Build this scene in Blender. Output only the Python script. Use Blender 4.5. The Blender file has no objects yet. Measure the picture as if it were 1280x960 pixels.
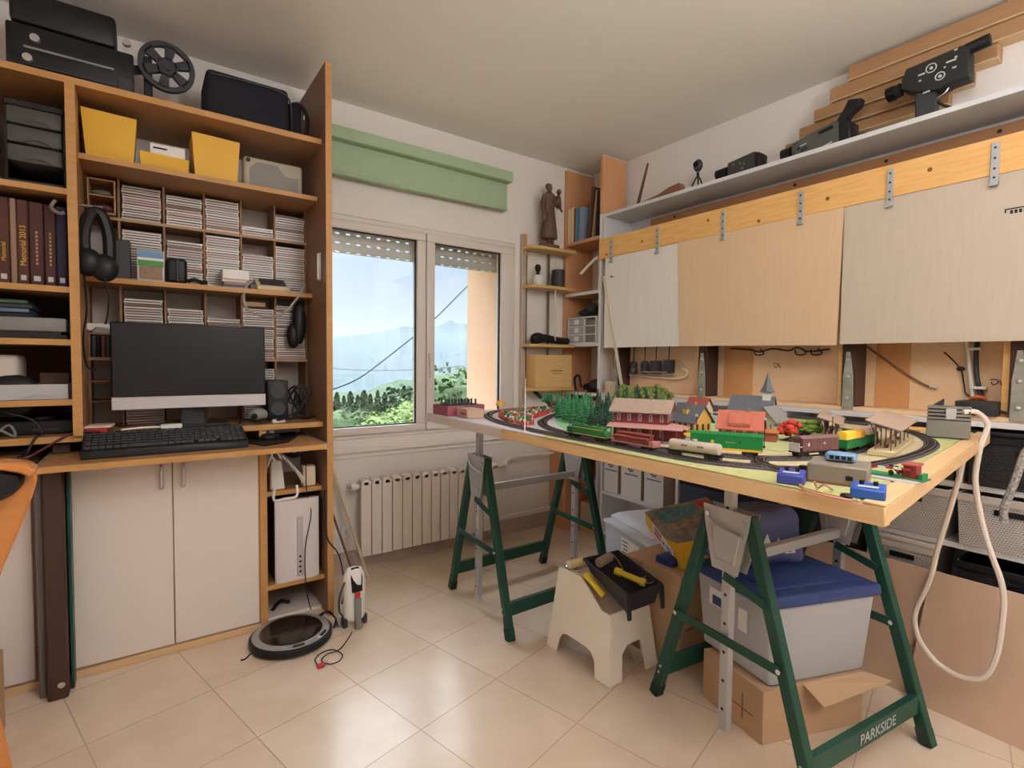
import bpy, bmesh, math, random
from mathutils import Vector, Matrix, noise
random.seed(7)
SC = bpy.context.scene
COL = SC.collection
V = Vector
PI = math.pi

# ------------------------------------------------------------------ camera
FPX = 652.1
CAM = V((0, 0, 1.13))
yaw, pitch, roll = math.radians(35.5), math.radians(-2.477), math.radians(0.593)
fwd = V((math.sin(yaw) * math.cos(pitch), math.cos(yaw) * math.cos(pitch), math.sin(pitch)))
r0 = V((math.cos(yaw), -math.sin(yaw), 0)); u0 = r0.cross(fwd)
cr = r0 * math.cos(roll) + u0 * math.sin(roll)
cu = u0 * math.cos(roll) - r0 * math.sin(roll)
cam_d = bpy.data.cameras.new('camera'); cam = bpy.data.objects.new('camera', cam_d); COL.objects.link(cam)
cam_d.sensor_width = 36.0; cam_d.lens = FPX / 1280 * 36.0; cam_d.clip_start = 0.05; cam_d.clip_end = 6000
m = Matrix((cr, cu, -fwd)).transposed().to_4x4(); m.translation = CAM
cam.matrix_world = m
SC.camera = cam

def at(px, py, ax, v):
    """point of the real plane ax = v that is seen at this place of the survey photograph"""
    d = cr * (px - 640) - cu * (py - 480) + fwd * FPX
    i = 'xyz'.index(ax)
    return CAM + d * ((v - CAM[i]) / d[i])

# ------------------------------------------------------------------ colour management, world, lamps
SC.view_settings.view_transform = 'Standard'
SC.view_settings.look = 'None'
SC.view_settings.gamma = 1.0
SC.view_settings.use_curve_mapping = False
SC.view_settings.exposure = 0.34
SC.cycles.use_denoising = True
SC.cycles.max_bounces = 9
SC.cycles.diffuse_bounces = 6
SC.cycles.transparent_max_bounces = 10
SC.cycles.sample_clamp_indirect = 6.0
SC.cycles.caustics_reflective = False
SC.cycles.caustics_refractive = False

SKY_GAIN = 8.0
W = bpy.data.worlds.new('world'); SC.world = W; W.use_nodes = True
nt = W.node_tree; nt.nodes.clear()
wo = nt.nodes.new('ShaderNodeOutputWorld'); wb = nt.nodes.new('ShaderNodeBackground')
tc = nt.nodes.new('ShaderNodeTexCoord'); sx = nt.nodes.new('ShaderNodeSeparateXYZ')
rp = nt.nodes.new('ShaderNodeValToRGB'); gr = nt.nodes.new('ShaderNodeMapRange')
nt.links.new(tc.outputs['Generated'], sx.inputs[0])
nt.links.new(sx.outputs['Z'], rp.inputs['Fac']); nt.links.new(sx.outputs['Z'], gr.inputs['Value'])
el = rp.color_ramp.elements
el[0].position = 0.0; el[0].color = (0.71, 0.80, 0.90, 1)
el[1].position = 0.33; el[1].color = (0.46, 0.64, 0.90, 1)
e = el.new(0.5); e.color = (0.86, 0.92, 1.0, 1)
gr.inputs['From Min'].default_value = 0.36; gr.inputs['From Max'].default_value = 0.6
gr.inputs['To Min'].default_value = 0.86; gr.inputs['To Max'].default_value = SKY_GAIN
nt.links.new(rp.outputs['Color'], wb.inputs['Color']); nt.links.new(gr.outputs['Result'], wb.inputs['Strength'])
nt.links.new(wb.outputs[0], wo.inputs['Surface'])

sun_d = bpy.data.lights.new('sun', 'SUN'); sun_d.energy = 1.5; sun_d.angle = 0.01; sun_d.color = (1, 0.95, 0.86)
sun = bpy.data.objects.new('sun', sun_d); COL.objects.link(sun)
sun.rotation_euler = V((0.42, 0.35, -0.84)).to_track_quat('-Z', 'Y').to_euler()

def area_lamp(name, loc, size, energy, color, rot=(0, 0, 0), shape='DISK'):
    d = bpy.data.lights.new(name, 'AREA'); d.shape = shape; d.size = size; d.energy = energy; d.color = color
    o = bpy.data.objects.new(name, d); COL.objects.link(o); o.location = loc; o.rotation_euler = rot
    return o
FILL_UPLIGHT = 50.0         # watts of the unseen fill uplighters added at the end
FILL_GLOBE_POWER = 16.0     # glow of the unseen fill globe added at the end

# ------------------------------------------------------------------ materials
def lin(c):
    return tuple(((x / 255) / 12.92 if x <= 10 else ((x / 255 + 0.055) / 1.055) ** 2.4) for x in c)
MATS = {}
def mat(name, rgb, rough=0.6, metal=0.0, spec=0.4, noise_amt=0.0, noise_scale=20, rgb2=None, bump=0.0, stretch=None, alpha=1.0, trans=0.0, emit=None, ior=1.45, coat=0.0):
    if name in MATS: return MATS[name]
    M = bpy.data.materials.new(name); M.use_nodes = True
    n = M.node_tree; b = n.nodes['Principled BSDF']
    c = lin(rgb)
    b.inputs['Base Color'].default_value = (*c, 1)
    b.inputs['Roughness'].default_value = rough; b.inputs['Metallic'].default_value = metal
    b.inputs['Specular IOR Level'].default_value = spec
    b.inputs['IOR'].default_value = ior
    b.inputs['Coat Weight'].default_value = coat
    if alpha < 1: b.inputs['Alpha'].default_value = alpha
    if trans: b.inputs['Transmission Weight'].default_value = trans
    if emit:
        b.inputs['Emission Color'].default_value = (*c, 1); b.inputs['Emission Strength'].default_value = emit
    if noise_amt > 0 or bump > 0:
        tcn = n.nodes.new('ShaderNodeTexCoord'); mp = n.nodes.new('ShaderNodeMapping'); nz = n.nodes.new('ShaderNodeTexNoise')
        nz.inputs['Scale'].default_value = noise_scale; nz.inputs['Detail'].default_value = 4
        if stretch: mp.inputs['Scale'].default_value = stretch
        n.links.new(tcn.outputs['Object'], mp.inputs[0]); n.links.new(mp.outputs[0], nz.inputs['Vector'])
        if noise_amt > 0:
            c2 = lin(rgb2) if rgb2 else tuple(x * 0.6 for x in c)
            mx = n.nodes.new('ShaderNodeMix'); mx.data_type = 'RGBA'
            mr = n.nodes.new('ShaderNodeMapRange')
            mr.inputs['From Min'].default_value = 0.35; mr.inputs['From Max'].default_value = 0.68
            mr.inputs['To Max'].default_value = noise_amt
            n.links.new(nz.outputs['Fac'], mr.inputs['Value']); n.links.new(mr.outputs['Result'], mx.inputs['Factor'])
            mx.inputs['A'].default_value = (*c, 1); mx.inputs['B'].default_value = (*c2, 1)
            n.links.new(mx.outputs['Result'], b.inputs['Base Color'])
        if bump > 0:
            bp = n.nodes.new('ShaderNodeBump'); bp.inputs['Strength'].default_value = bump; bp.inputs['Distance'].default_value = 0.004
            n.links.new(nz.outputs['Fac'], bp.inputs['Height']); n.links.new(bp.outputs[0], b.inputs['Normal'])
    MATS[name] = M
    return M

BEECH = mat('beech_laminate', (174, 130, 90), 0.45, noise_amt=0.55, noise_scale=6, rgb2=(156, 112, 74), stretch=(1, 8, 14))
BEECH_EDGE = mat('beech_edge', (190, 144, 88), 0.45, noise_amt=0.5, noise_scale=8, rgb2=(174, 122, 68), stretch=(1, 3, 10))
CORNERWOOD = mat('orange_laminate', (210, 156, 112), 0.4, noise_amt=0.5, noise_scale=5, rgb2=(196, 138, 94), stretch=(14, 14, 1.2))
DARKPANEL = mat('brown_laminate', (142, 106, 82), 0.5, noise_amt=0.4, noise_scale=4, rgb2=(124, 92, 70), stretch=(10, 10, 1))
PINE = mat('pine', (238, 190, 122), 0.5, noise_amt=0.6, noise_scale=7, rgb2=(222, 160, 88), stretch=(10, 1.2, 12))
PINET = mat('pine_table', (230, 194, 146), 0.5, noise_amt=0.6, noise_scale=7, rgb2=(216, 172, 120), stretch=(12, 1.2, 12))
PLY = mat('plywood', (238, 204, 166), 0.6, noise_amt=0.6, noise_scale=4, rgb2=(226, 184, 140), stretch=(4, 1.5, 5))
WALLM = mat('wall_paint', (232, 226, 220), 0.9, spec=0.1, bump=0.15, noise_scale=60)
CEILM = mat('ceiling_paint', (236, 232, 226), 0.95, spec=0.1, bump=0.1, noise_scale=50)
WHITEB = mat('white_board', (226, 226, 228), 0.4)
WHITEP = mat('white_plastic', (232, 230, 226), 0.35)
CREAM = mat('cream_plastic', (246, 240, 228), 0.45, noise_amt=0.3, noise_scale=5, rgb2=(236, 226, 210))
CABDOOR = mat('cabinet_door_white', (222, 212, 204), 0.5)
ALU = mat('aluminium', (200, 200, 202), 0.35, metal=0.8)
STEEL = mat('galvanised_steel', (186, 188, 190), 0.42, metal=0.35, noise_amt=0.4, noise_scale=14, rgb2=(164, 168, 172))
GREENM = mat('green_enamel', (26, 70, 58), 0.45, noise_amt=0.5, noise_scale=9, rgb2=(34, 86, 72))
BLACK = mat('black_plastic', (24, 24, 27), 0.45)
BLACKG = mat('black_gloss', (14, 14, 17), 0.18)
DGREY = mat('dark_grey_plastic', (58, 58, 62), 0.5)
MGREY = mat('mid_grey_plastic', (128, 126, 122), 0.5)
LGREY = mat('light_grey_plastic', (196, 194, 192), 0.5)
NAVY = mat('navy_cloth', (34, 35, 44), 0.9, noise_amt=0.4, noise_scale=40, rgb2=(27, 28, 36))
CARD = mat('cardboard', (190, 158, 126), 0.85, noise_amt=0.4, noise_scale=6, rgb2=(176, 144, 112), stretch=(1, 1, 4))
CARD_T = mat('cardboard_tan', (226, 194, 158), 0.85, noise_amt=0.4, noise_scale=8, rgb2=(216, 182, 146), stretch=(1, 9, 0.7))
CARD_G = mat('cardboard_grey', (204, 189, 172), 0.85, noise_amt=0.4, noise_scale=8, rgb2=(192, 176, 158), stretch=(1, 9, 0.7))
CARD_W = mat('cardboard_pale', (238, 232, 224), 0.85, noise_amt=0.4, noise_scale=8, rgb2=(228, 221, 212), stretch=(1, 9, 0.7))
CARD_B = mat('cardboard_brown', (186, 156, 134), 0.8, noise_amt=0.5, noise_scale=3, rgb2=(166, 136, 114), stretch=(1, 2, 1))
YELLOW = mat('yellow_plastic', (226, 176, 50), 0.45)
BLUE = mat('blue_plastic', (40, 62, 122), 0.4)
RED = mat('red_plastic', (190, 44, 44), 0.5)
WHITE = mat('white_paper', (240, 238, 234), 0.8)
INK = mat('dark_ink', (40, 40, 46), 0.8)
GOLD = mat('gold_lettering', (214, 172, 60), 0.5)
CHROME = mat('chrome', (220, 220, 222), 0.15, metal=1.0)
BRASSY = mat('brass', (190, 160, 90), 0.35, metal=0.8)
BROWNPOST = mat('brown_enamel', (72, 48, 42), 0.5, noise_amt=0.3, noise_scale=6, rgb2=(60, 40, 36))
CLEARP = mat('clear_plastic', (226, 232, 240), 0.25, alpha=0.45)
FROST = mat('frosted_plastic', (206, 208, 214), 0.35, alpha=0.72)
SMOKE = mat('smoked_plastic', (88, 86, 84), 0.35, alpha=0.8)
RUBBER = mat('rubber', (30, 28, 28), 0.8)

# ------------------------------------------------------------------ mesh collector
class MB:
    def __init__(s):
        s.bm = bmesh.new(); s.mats = []
    def mi(s, m):
        if m not in s.mats: s.mats.append(m)
        return s.mats.index(m)
    def _done(s, faces, m, bev=0, seg=1):
        i = s.mi(m)
        for f in faces: f.material_index = i
        if bev > 0:
            eds = list({e for f in faces for e in f.edges})
            r = bmesh.ops.bevel(s.bm, geom=eds, offset=bev, segments=seg, affect='EDGES', profile=0.5, clamp_overlap=True)
            for f in r['faces']: f.material_index = i
        return s
    def para(s, o, a, b, c, m, bev=0, seg=1):
        o, a, b, c = V(o), V(a), V(b), V(c)
        if a.cross(b).dot(c) < 0: a, b = b, a
        vs = [s.bm.verts.new(o + a * i + b * j + c * k) for k in (0, 1) for j in (0, 1) for i in (0, 1)]
        fs = [s.bm.faces.new([vs[i] for i in q]) for q in ((0, 2, 3, 1), (4, 5, 7, 6), (0, 1, 5, 4), (2, 6, 7, 3), (0, 4, 6, 2), (1, 3, 7, 5))]
        return s._done(fs, m, bev, seg)
    def box(s, x0, x1, y0, y1, z0, z1, m, bev=0, seg=1):
        x0, x1 = min(x0, x1), max(x0, x1); y0, y1 = min(y0, y1), max(y0, y1); z0, z1 = min(z0, z1), max(z0, z1)
        return s.para((x0, y0, z0), (x1 - x0, 0, 0), (0, y1 - y0, 0), (0, 0, z1 - z0), m, bev, seg)
    def beam(s, p, q, w, h, m, up=(0, 0, 1), bev=0):
        p, q = V(p), V(q); d = (q - p); n = d.normalized(); sd = n.cross(V(up))
        if sd.length < 1e-4: sd = n.cross(V((0, 1, 0)))
        sd.normalize(); uu = sd.cross(n)
        return s.para(p - sd * w / 2 - uu * h / 2, d, sd * w, uu * h, m, bev)
    def prism(s, pts, vec, m, bev=0):
        pts = [V(p) for p in pts]; vec = V(vec)
        nrm = V((0, 0, 0))
        for i in range(len(pts)): nrm += pts[i].cross(pts[(i + 1) % len(pts)])
        if nrm.dot(vec) > 0: pts = pts[::-1]
        a = [s.bm.verts.new(p) for p in pts]; b = [s.bm.verts.new(p + vec) for p in pts]
        n = len(pts)
        fs = [s.bm.faces.new(a), s.bm.faces.new(b[::-1])]
        for i in range(n): fs.append(s.bm.faces.new([a[i], b[i], b[(i + 1) % n], a[(i + 1) % n]][::-1]))
        bmesh.ops.recalc_face_normals(s.bm, faces=fs)
        return s._done(fs, m, bev)
    def cyl(s, p, q, r, m, r2=None, n=14, cap=True):
        p, q = V(p), V(q); r2 = r if r2 is None else r2
        d = (q - p).normalized(); a = d.orthogonal().normalized(); b = d.cross(a)
        A = [s.bm.verts.new(p + (a * math.cos(2 * PI * i / n) + b * math.sin(2 * PI * i / n)) * r) for i in range(n)]
        B = [s.bm.verts.new(q + (a * math.cos(2 * PI * i / n) + b * math.sin(2 * PI * i / n)) * r2) for i in range(n)]
        fs = [s.bm.faces.new([A[i], A[(i + 1) % n], B[(i + 1) % n], B[i]]) for i in range(n)]
        if cap: fs += [s.bm.faces.new(A[::-1]), s.bm.faces.new(B)]
        return s._done(fs, m)
    def tube(s, pts, r, m, n=8, smooth=4, closed=False):
        pts = [V(p) for p in pts]
        if smooth > 1 and len(pts) > 2:
            out = []; L = len(pts)
            rng = range(L if closed else L - 1)
            for i in rng:
                g = (lambda k: pts[k % L]) if closed else (lambda k: pts[max(0, min(L - 1, k))])
                p0, p1, p2, p3 = g(i - 1), g(i), g(i + 1), g(i + 2)
                for t in range(smooth):
                    t /= smooth
                    out.append(0.5 * ((2 * p1) + (p2 - p0) * t + (2 * p0 - 5 * p1 + 4 * p2 - p3) * t * t + (3 * p1 - p0 - 3 * p2 + p3) * t ** 3))
            if not closed: out.append(pts[-1])
            pts = out
        rs = r if isinstance(r, (list, tuple)) else None
        L = len(pts); rings = []; prev = None
        for i, p in enumerate(pts):
            if closed: d = pts[(i + 1) % L] - pts[i - 1]
            else: d = pts[min(i + 1, L - 1)] - pts[max(i - 1, 0)]
            if d.length < 1e-9: d = V((0, 0, 1))
            d.normalize()
            a = prev - d * prev.dot(d) if prev is not None else d.orthogonal()
            if a.length < 1e-6: a = d.orthogonal()
            a.normalize(); prev = a; b = d.cross(a)
            rr = r if rs is None else rs[0] + (rs[-1] - rs[0]) * i / max(1, L - 1)
            rings.append([s.bm.verts.new(p + (a * math.cos(2 * PI * k / n) + b * math.sin(2 * PI * k / n)) * rr) for k in range(n)])
        fs = []
        for i in range(L if closed else L - 1):
            A, B = rings[i], rings[(i + 1) % L]
            fs += [s.bm.faces.new([A[k], A[(k + 1) % n], B[(k + 1) % n], B[k]]) for k in range(n)]
        if not closed: fs += [s.bm.faces.new(rings[0][::-1]), s.bm.faces.new(rings[-1])]
        return s._done(fs, m)
    def lathe(s, c, prof, m, n=24, ax=(0, 0, 1), sc=(1, 1)):
        c = V(c); ax = V(ax).normalized(); a = ax.orthogonal().normalized() if abs(ax.z) < 0.99 else V((1, 0, 0)); b = ax.cross(a)
        rings = [[s.bm.verts.new(c + ax * z + (a * math.cos(2 * PI * k / n) * sc[0] + b * math.sin(2 * PI * k / n) * sc[1]) * max(r, 1e-4)) for k in range(n)] for r, z in prof]
        fs = []
        for A, B in zip(rings, rings[1:]):
            fs += [s.bm.faces.new([A[k], A[(k + 1) % n], B[(k + 1) % n], B[k]]) for k in range(n)]
        fs += [s.bm.faces.new(rings[0][::-1]), s.bm.faces.new(rings[-1])]
        bmesh.ops.recalc_face_normals(s.bm, faces=fs)
        return s._done(fs, m)
    def sph(s, c, r, m, u=12, v=8, mtx=None):
        r = (r, r, r) if not isinstance(r, (tuple, list)) else r
        M_ = Matrix.Translation(V(c)) @ (mtx.to_4x4() if mtx else Matrix()) @ Matrix.Diagonal((*r, 1))
        q = bmesh.ops.create_uvsphere(s.bm, u_segments=u, v_segments=v, radius=1, matrix=M_)
        return s._done(list({f for w in q['verts'] for f in w.link_faces}), m)
    def mesh(s, vs, faces, m):
        vv = [s.bm.verts.new(V(p)) for p in vs]
        return s._done([s.bm.faces.new([vv[i] for i in f]) for f in faces], m)
    def out(s, name, off=V((0, 0, 0)), sharp=38):
        me = bpy.data.meshes.new(name)
        if off.length > 0: bmesh.ops.translate(s.bm, verts=s.bm.verts[:], vec=-off)
        s.bm.to_mesh(me); s.bm.free()
        for x in s.mats: me.materials.append(x)
        me.shade_smooth(); me.set_sharp_from_angle(angle=math.radians(sharp))
        o = bpy.data.objects.new(name, me); COL.objects.link(o)
        return o
    def centre(s):
        vs = [v.co for v in s.bm.verts]
        lo = V([min(v[i] for v in vs) for i in range(3)]); hi = V([max(v[i] for v in vs) for i in range(3)])
        return V(((lo.x + hi.x) / 2, (lo.y + hi.y) / 2, lo.z))

OFF = {}
def tag(o, label, cat, group=None, kind=None):
    o['label'] = label; o['category'] = cat
    if group: o['group'] = group
    if kind: o['kind'] = kind
    return o
def thing(name, label, cat, loc=(0, 0, 0), rz=0.0, group=None, local=False):
    """an Empty at the thing's base; local=True when its parts are written in its own frame"""
    o = bpy.data.objects.new(name, None); COL.objects.link(o); o.empty_display_size = 0.02
    o.location = loc; o.rotation_euler = (0, 0, rz)
    OFF[o.name] = V((0, 0, 0)) if local else V(loc)
    return tag(o, label, cat, group)
def part(mb, name, parent, label=None, kind=None, sharp=38):
    o = mb.out(name, OFF[parent.name], sharp); o.parent = parent
    OFF[o.name] = OFF[parent.name]
    if label: o['label'] = label
    if kind: o['kind'] = kind
    return o
def solo(mb, name, label, cat, group=None, kind=None, sharp=38):
    c = mb.centre(); o = mb.out(name, c, sharp); o.location = c; OFF[o.name] = c
    return tag(o, label, cat, group, kind)
def struct(mb, name, label=None, parent=None):
    o = mb.out(name); o['kind'] = 'structure'; OFF[o.name] = V((0, 0, 0))
    if parent: o.parent = parent
    return o
def copy_tree(src, loc, rz=None, label=None, group=None, scale=None):
    def cp(o, par):
        c = o.copy(); COL.objects.link(c); OFF[c.name] = OFF.get(o.name, V((0, 0, 0)))
        if par: c.parent = par
        for ch in o.children: cp(ch, c)
        return c
    kids = cp(src, None); kids.location = loc
    if rz is not None: kids.rotation_euler = (0, 0, rz)
    if scale: kids.scale = scale if not isinstance(scale, (int, float)) else (scale,) * 3
    if label: kids['label'] = label
    if group: kids['group'] = group
    return kids
def text(body, o, xd, yd, size, m, parent, name='lettering', align='CENTER', depth=0.0004):
    cd = bpy.data.curves.new(name, 'FONT'); cd.body = body; cd.size = size; cd.extrude = depth
    cd.align_x = align; cd.align_y = 'CENTER'; cd.materials.append(m)
    t = bpy.data.objects.new(name, cd); COL.objects.link(t)
    xd = V(xd).normalized(); yd = V(yd); yd = (yd - xd * yd.dot(xd)).normalized(); zd = xd.cross(yd)
    M_ = Matrix((xd, yd, zd)).transposed().to_4x4(); M_.translation = V(o) - OFF[parent.name]
    bpy.context.view_layer.update()
    me = bpy.data.meshes.new_from_object(t); bpy.data.objects.remove(t)
    o2 = bpy.data.objects.new(name, me); COL.objects.link(o2); o2.parent = parent; o2.matrix_local = M_; OFF[o2.name] = V((0, 0, 0))
    return o2
# ------------------------------------------------------------------ room shell
XL, XR, YB, YW, ZC = -1.6, 2.66, -1.5, 2.77, 2.465
YO = 3.27                                   # outer face of the window wall
def floor_material():
    M = bpy.data.materials.new('floor_tiles'); M.use_nodes = True; n = M.node_tree; b = n.nodes['Principled BSDF']
    t = n.nodes.new('ShaderNodeTexCoord'); mp = n.nodes.new('ShaderNodeMapping'); mp.vector_type = 'TEXTURE'
    mp.inputs['Location'].default_value = (0.931, 1.832, 0); mp.inputs['Rotation'].default_value = (0, 0, math.radians(14))
    br = n.nodes.new('ShaderNodeTexBrick'); br.offset = 0.0
    br.inputs['Scale'].default_value = 1; br.inputs['Brick Width'].default_value = 0.342; br.inputs['Row Height'].default_value = 0.342
    br.inputs['Mortar Size'].default_value = 0.0022; br.inputs['Mortar Smooth'].default_value = 0.3
    br.inputs['Color1'].default_value = (*lin((230, 212, 192)), 1); br.inputs['Color2'].default_value = (*lin((224, 204, 182)), 1)
    br.inputs['Mortar'].default_value = (*lin((188, 166, 148)), 1)
    nz = n.nodes.new('ShaderNodeTexNoise'); nz.inputs['Scale'].default_value = 5; nz.inputs['Detail'].default_value = 6
    mr = n.nodes.new('ShaderNodeMapRange'); mr.inputs['From Min'].default_value = 0.4; mr.inputs['From Max'].default_value = 0.7; mr.inputs['To Max'].default_value = 0.5
    mx = n.nodes.new('ShaderNodeMix'); mx.data_type = 'RGBA'; mx.inputs['B'].default_value = (*lin((208, 182, 158)), 1)
    n.links.new(t.outputs['Object'], mp.inputs[0]); n.links.new(mp.outputs[0], br.inputs['Vector']); n.links.new(t.outputs['Object'], nz.inputs['Vector'])
    n.links.new(nz.outputs['Fac'], mr.inputs['Value']); n.links.new(mr.outputs['Result'], mx.inputs['Factor'])
    n.links.new(br.outputs['Color'], mx.inputs['A']); n.links.new(mx.outputs['Result'], b.inputs['Base Color'])
    b.inputs['Roughness'].default_value = 0.24; b.inputs['Specular IOR Level'].default_value = 0.5
    bp = n.nodes.new('ShaderNodeBump'); bp.inputs['Strength'].default_value = 0.3; bp.inputs['Distance'].default_value = 0.002; bp.invert = True
    n.links.new(br.outputs['Fac'], bp.inputs['Height']); n.links.new(bp.outputs[0], b.inputs['Normal'])
    return M
FLOORM = floor_material()
PINKR = mat('exterior_render', (232, 196, 168), 0.9, bump=0.3, noise_scale=80)
b = MB(); b.box(XL - .2, XR + .2, YB - .2, YO, -.15, 0, FLOORM); struct(b, 'floor')
b = MB(); b.box(XL - .2, XR + .2, YB - .2, YO + .3, ZC, ZC + .2, CEILM); struct(b, 'ceiling')
b = MB(); b.box(XL - .2, XL, YB, YW, 0, ZC, WALLM); struct(b, 'wall_left')
b = MB(); b.box(XR, XR + .2, YB, YO, 0, ZC, WALLM); struct(b, 'wall_right')
b = MB(); b.box(XL - .2, XR + .2, YB - .2, YB, 0, ZC, WALLM); struct(b, 'wall_back')
WX0, WX1, WZ0, WZ1 = 0.72, 1.99, 0.70, 1.89
def wall_ring(y0, y1, x0, x1, z0, z1, m, name):
    b = MB()
    b.box(XL - .2, x0, y0, y1, 0, ZC, m); b.box(x1, XR + .2, y0, y1, 0, ZC, m)
    b.box(x0, x1, y0, y1, 0, z0, m); b.box(x0, x1, y0, y1, z1, ZC, m)
    return struct(b, name)
wall_ring(YW, 2.85, WX0, WX1, WZ0, WZ1, WALLM, 'wall_window')
wall_ring(2.85, YO, 0.70, 1.93, 0.69, 1.96, PINKR, 'wall_outer')
b = MB(); b.box(XL, XR, YW - .012, YW, 0, .095, mat('skirting_stone', (196, 178, 166), .6, noise_amt=.6, noise_scale=14, rgb2=(170, 150, 138))); struct(b, 'baseboard_window')
b = MB(); b.box(.68, 2.0, YW - .018, YW, .628, .658, WALLM, .003); b.box(.68, 2.0, YW - .01, YW, .60, .612, WALLM, .002); struct(b, 'trim_1')

# window: frame, two sashes, glass, shutter
def glass_material():
    M = bpy.data.materials.new('window_glass'); M.use_nodes = True; n = M.node_tree; n.nodes.clear()
    o = n.nodes.new('ShaderNodeOutputMaterial'); mx = n.nodes.new('ShaderNodeMixShader'); t = n.nodes.new('ShaderNodeBsdfTransparent'); g = n.nodes.new('ShaderNodeBsdfGlossy')
    g.inputs['Roughness'].default_value = 0.02; t.inputs['Color'].default_value = (.97, .985, .98, 1); mx.inputs[0].default_value = 0.05
    n.links.new(t.outputs[0], mx.inputs[1]); n.links.new(g.outputs[0], mx.inputs[2]); n.links.new(mx.outputs[0], o.inputs[0])
    return M
GLASS = glass_material()
FRAME = mat('window_frame', (222, 214, 208), 0.4)
win = bpy.data.objects.new('window_1', None); COL.objects.link(win); win['kind'] = 'structure'; win.location = (1.355, 2.80, .70)
OFF['window_1'] = V((1.355, 2.80, .70))
b = MB()
for q in ((WX0, WX1, WZ0, .722), (WX0, WX1, 1.862, WZ1), (WX0, .742, .722, 1.862), (1.968, WX1, .722, 1.862)):
    b.box(q[0], q[1], 2.772, 2.835, q[2], q[3], FRAME, .003)
part(b, 'window_frame', win)
for (x0, x1, gx0, gx1) in ((.744, 1.351, .80, 1.298), (1.357, 1.966, 1.41, 1.878)):
    b = MB()
    z0, z1, g0, g1 = .724, 1.860, .766, 1.816
    for q in ((x0, x1, z0, g0), (x0, x1, g1, z1), (x0, gx0, g0, g1), (gx1, x1, g0, g1)):
        b.box(q[0], q[1], 2.758, 2.82, q[2], q[3], FRAME, .005, 2)
    for q in ((gx0, gx1, g0, g0 + .006), (gx0, gx1, g1 - .006, g1), (gx0, gx0 + .006, g0, g1), (gx1 - .006, gx1, g0, g1)):
        b.box(q[0], q[1], 2.775, 2.79, q[2], q[3], BLACK)
    s = part(b, 'sash', win)
    b = MB(); b.box(gx0, gx1, 2.793, 2.797, g0, g1, GLASS); part(b, 'pane', s)
b = MB(); b.box(1.366, 1.386, 2.746, 2.758, 1.10, 1.17, FRAME, .003); b.beam((1.376, 2.742, 1.15), (1.376, 2.738, 1.03), .014, .012, FRAME, (0, 1, 0), .003); part(b, 'window_handle', win)
SHUT = mat('shutter_slats', (206, 204, 196), .5)
b = MB(); z = 1.96
while z > 1.715:
    b.box(.71, 1.925, 2.875, 2.886, z - .04, z, SHUT, .004)
    if z > 1.75:
        k = .72
        while k < 1.9:
            b.box(k, k + .034, 2.878, 2.883, z - .05, z - .04, SHUT); k += .058
        z -= .05
    else: z -= .042
b.box(.71, 1.925, 2.873, 2.888, z, z + .002, SHUT)
part(b, 'roller_shutter', win)

# ------------------------------------------------------------------ outdoors
GRASS = mat('hillside_grass', (76, 90, 54), .9, noise_amt=.9, noise_scale=.4, rgb2=(112, 110, 88))
FAR = mat('mountain_forest', (58, 74, 78), .95, noise_amt=.8, noise_scale=.02, rgb2=(48, 62, 68))
def ridge(name, prof, y0, yr, y1, zb, seed, m, rough):
    """a hill range: profile (x, z) at depth yr, falling to zb at y0 and y1"""
    vs, fs = [], []; rows = 14; N = len(prof)
    for j in range(rows):
        y = y0 + (yr - y0) * j / 9 if j < 10 else yr + (y1 - yr) * (j - 9) / 4
        h = 1 - abs(y - yr) / ((yr - y0) if y < yr else (y1 - yr)); h = max(0, h) ** 0.85
        for x, z in prof:
            nn = noise.noise(V((x * .02, y * .02, seed))) * rough * (0 if abs(y - yr) < 1e-3 else 1)
            vs.append((x * (y / yr), y, zb + (z - zb) * h + nn * h))
    for j in range(rows - 1):
        for i in range(N - 1):
            a = j * N + i; fs.append((a, a + 1, a + N + 1, a + N))
    b = MB(); b.mesh(vs, fs, m)
    return struct(b, name)
def profile(px, y, ext, seed, amp, zedge):
    base = [at(x, yy, 'y', y) for x, yy in px]
    pts = []
    x0, x1 = base[0].x, base[-1].x
    for i in range(-24, 0): pts.append((x0 + i * ext, base[0].z + (zedge - base[0].z) * (-i / 24) + noise.noise(V((i * .7, seed, 0))) * amp))
    for p, q in zip(base, base[1:]):
        for k in range(4):
            t = k / 4; pts.append((p.x + (q.x - p.x) * t, p.z + (q.z - p.z) * t + noise.noise(V((p.x * .1 + k * 3.1, seed, 2))) * amp * .06))
    for i in range(0, 25): pts.append((x1 + i * ext, base[-1].z + (zedge - base[-1].z) * (i / 24) + noise.noise(V((i * .7, seed, 5))) * amp))
    return pts
ridge('hills', profile([(400, 424), (420, 422), (440, 419), (465, 417), (485, 413), (505, 408), (519, 409), (530, 411), (543, 408), (554, 405), (560, 401), (564, 400), (570, 404), (582, 405), (600, 412)], 1500, 60, 3, 30, 60), 500, 1500, 2200, -420, 3, FAR, 60)
ridge('middle_hills', profile([(400, 494), (420, 490), (440, 491), (460, 489), (480, 480), (500, 474), (520, 476), (545, 470), (582, 462), (610, 455)], 260, 9, 9, 6, 10), 90, 260, 420, -90, 8, mat('near_hill_forest', (58, 76, 58), .95, noise_amt=.9, noise_scale=.15, rgb2=(76, 90, 66)), 5)
vs, fs = [], []
for j in range(20):
    for i in range(20):
        y = 5 + j * 6; x = -60 + i * 9
        vs.append((x, y, -2.2 - (y - 5) * .16 + noise.noise(V((x * .08, y * .08, 1))) * 1.0))
for j in range(19):
    for i in range(19):
        a = j * 20 + i; fs.append((a, a + 1, a + 21, a + 20))
b = MB(); b.mesh(vs, fs, GRASS); struct(b, 'ground_slope')
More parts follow.
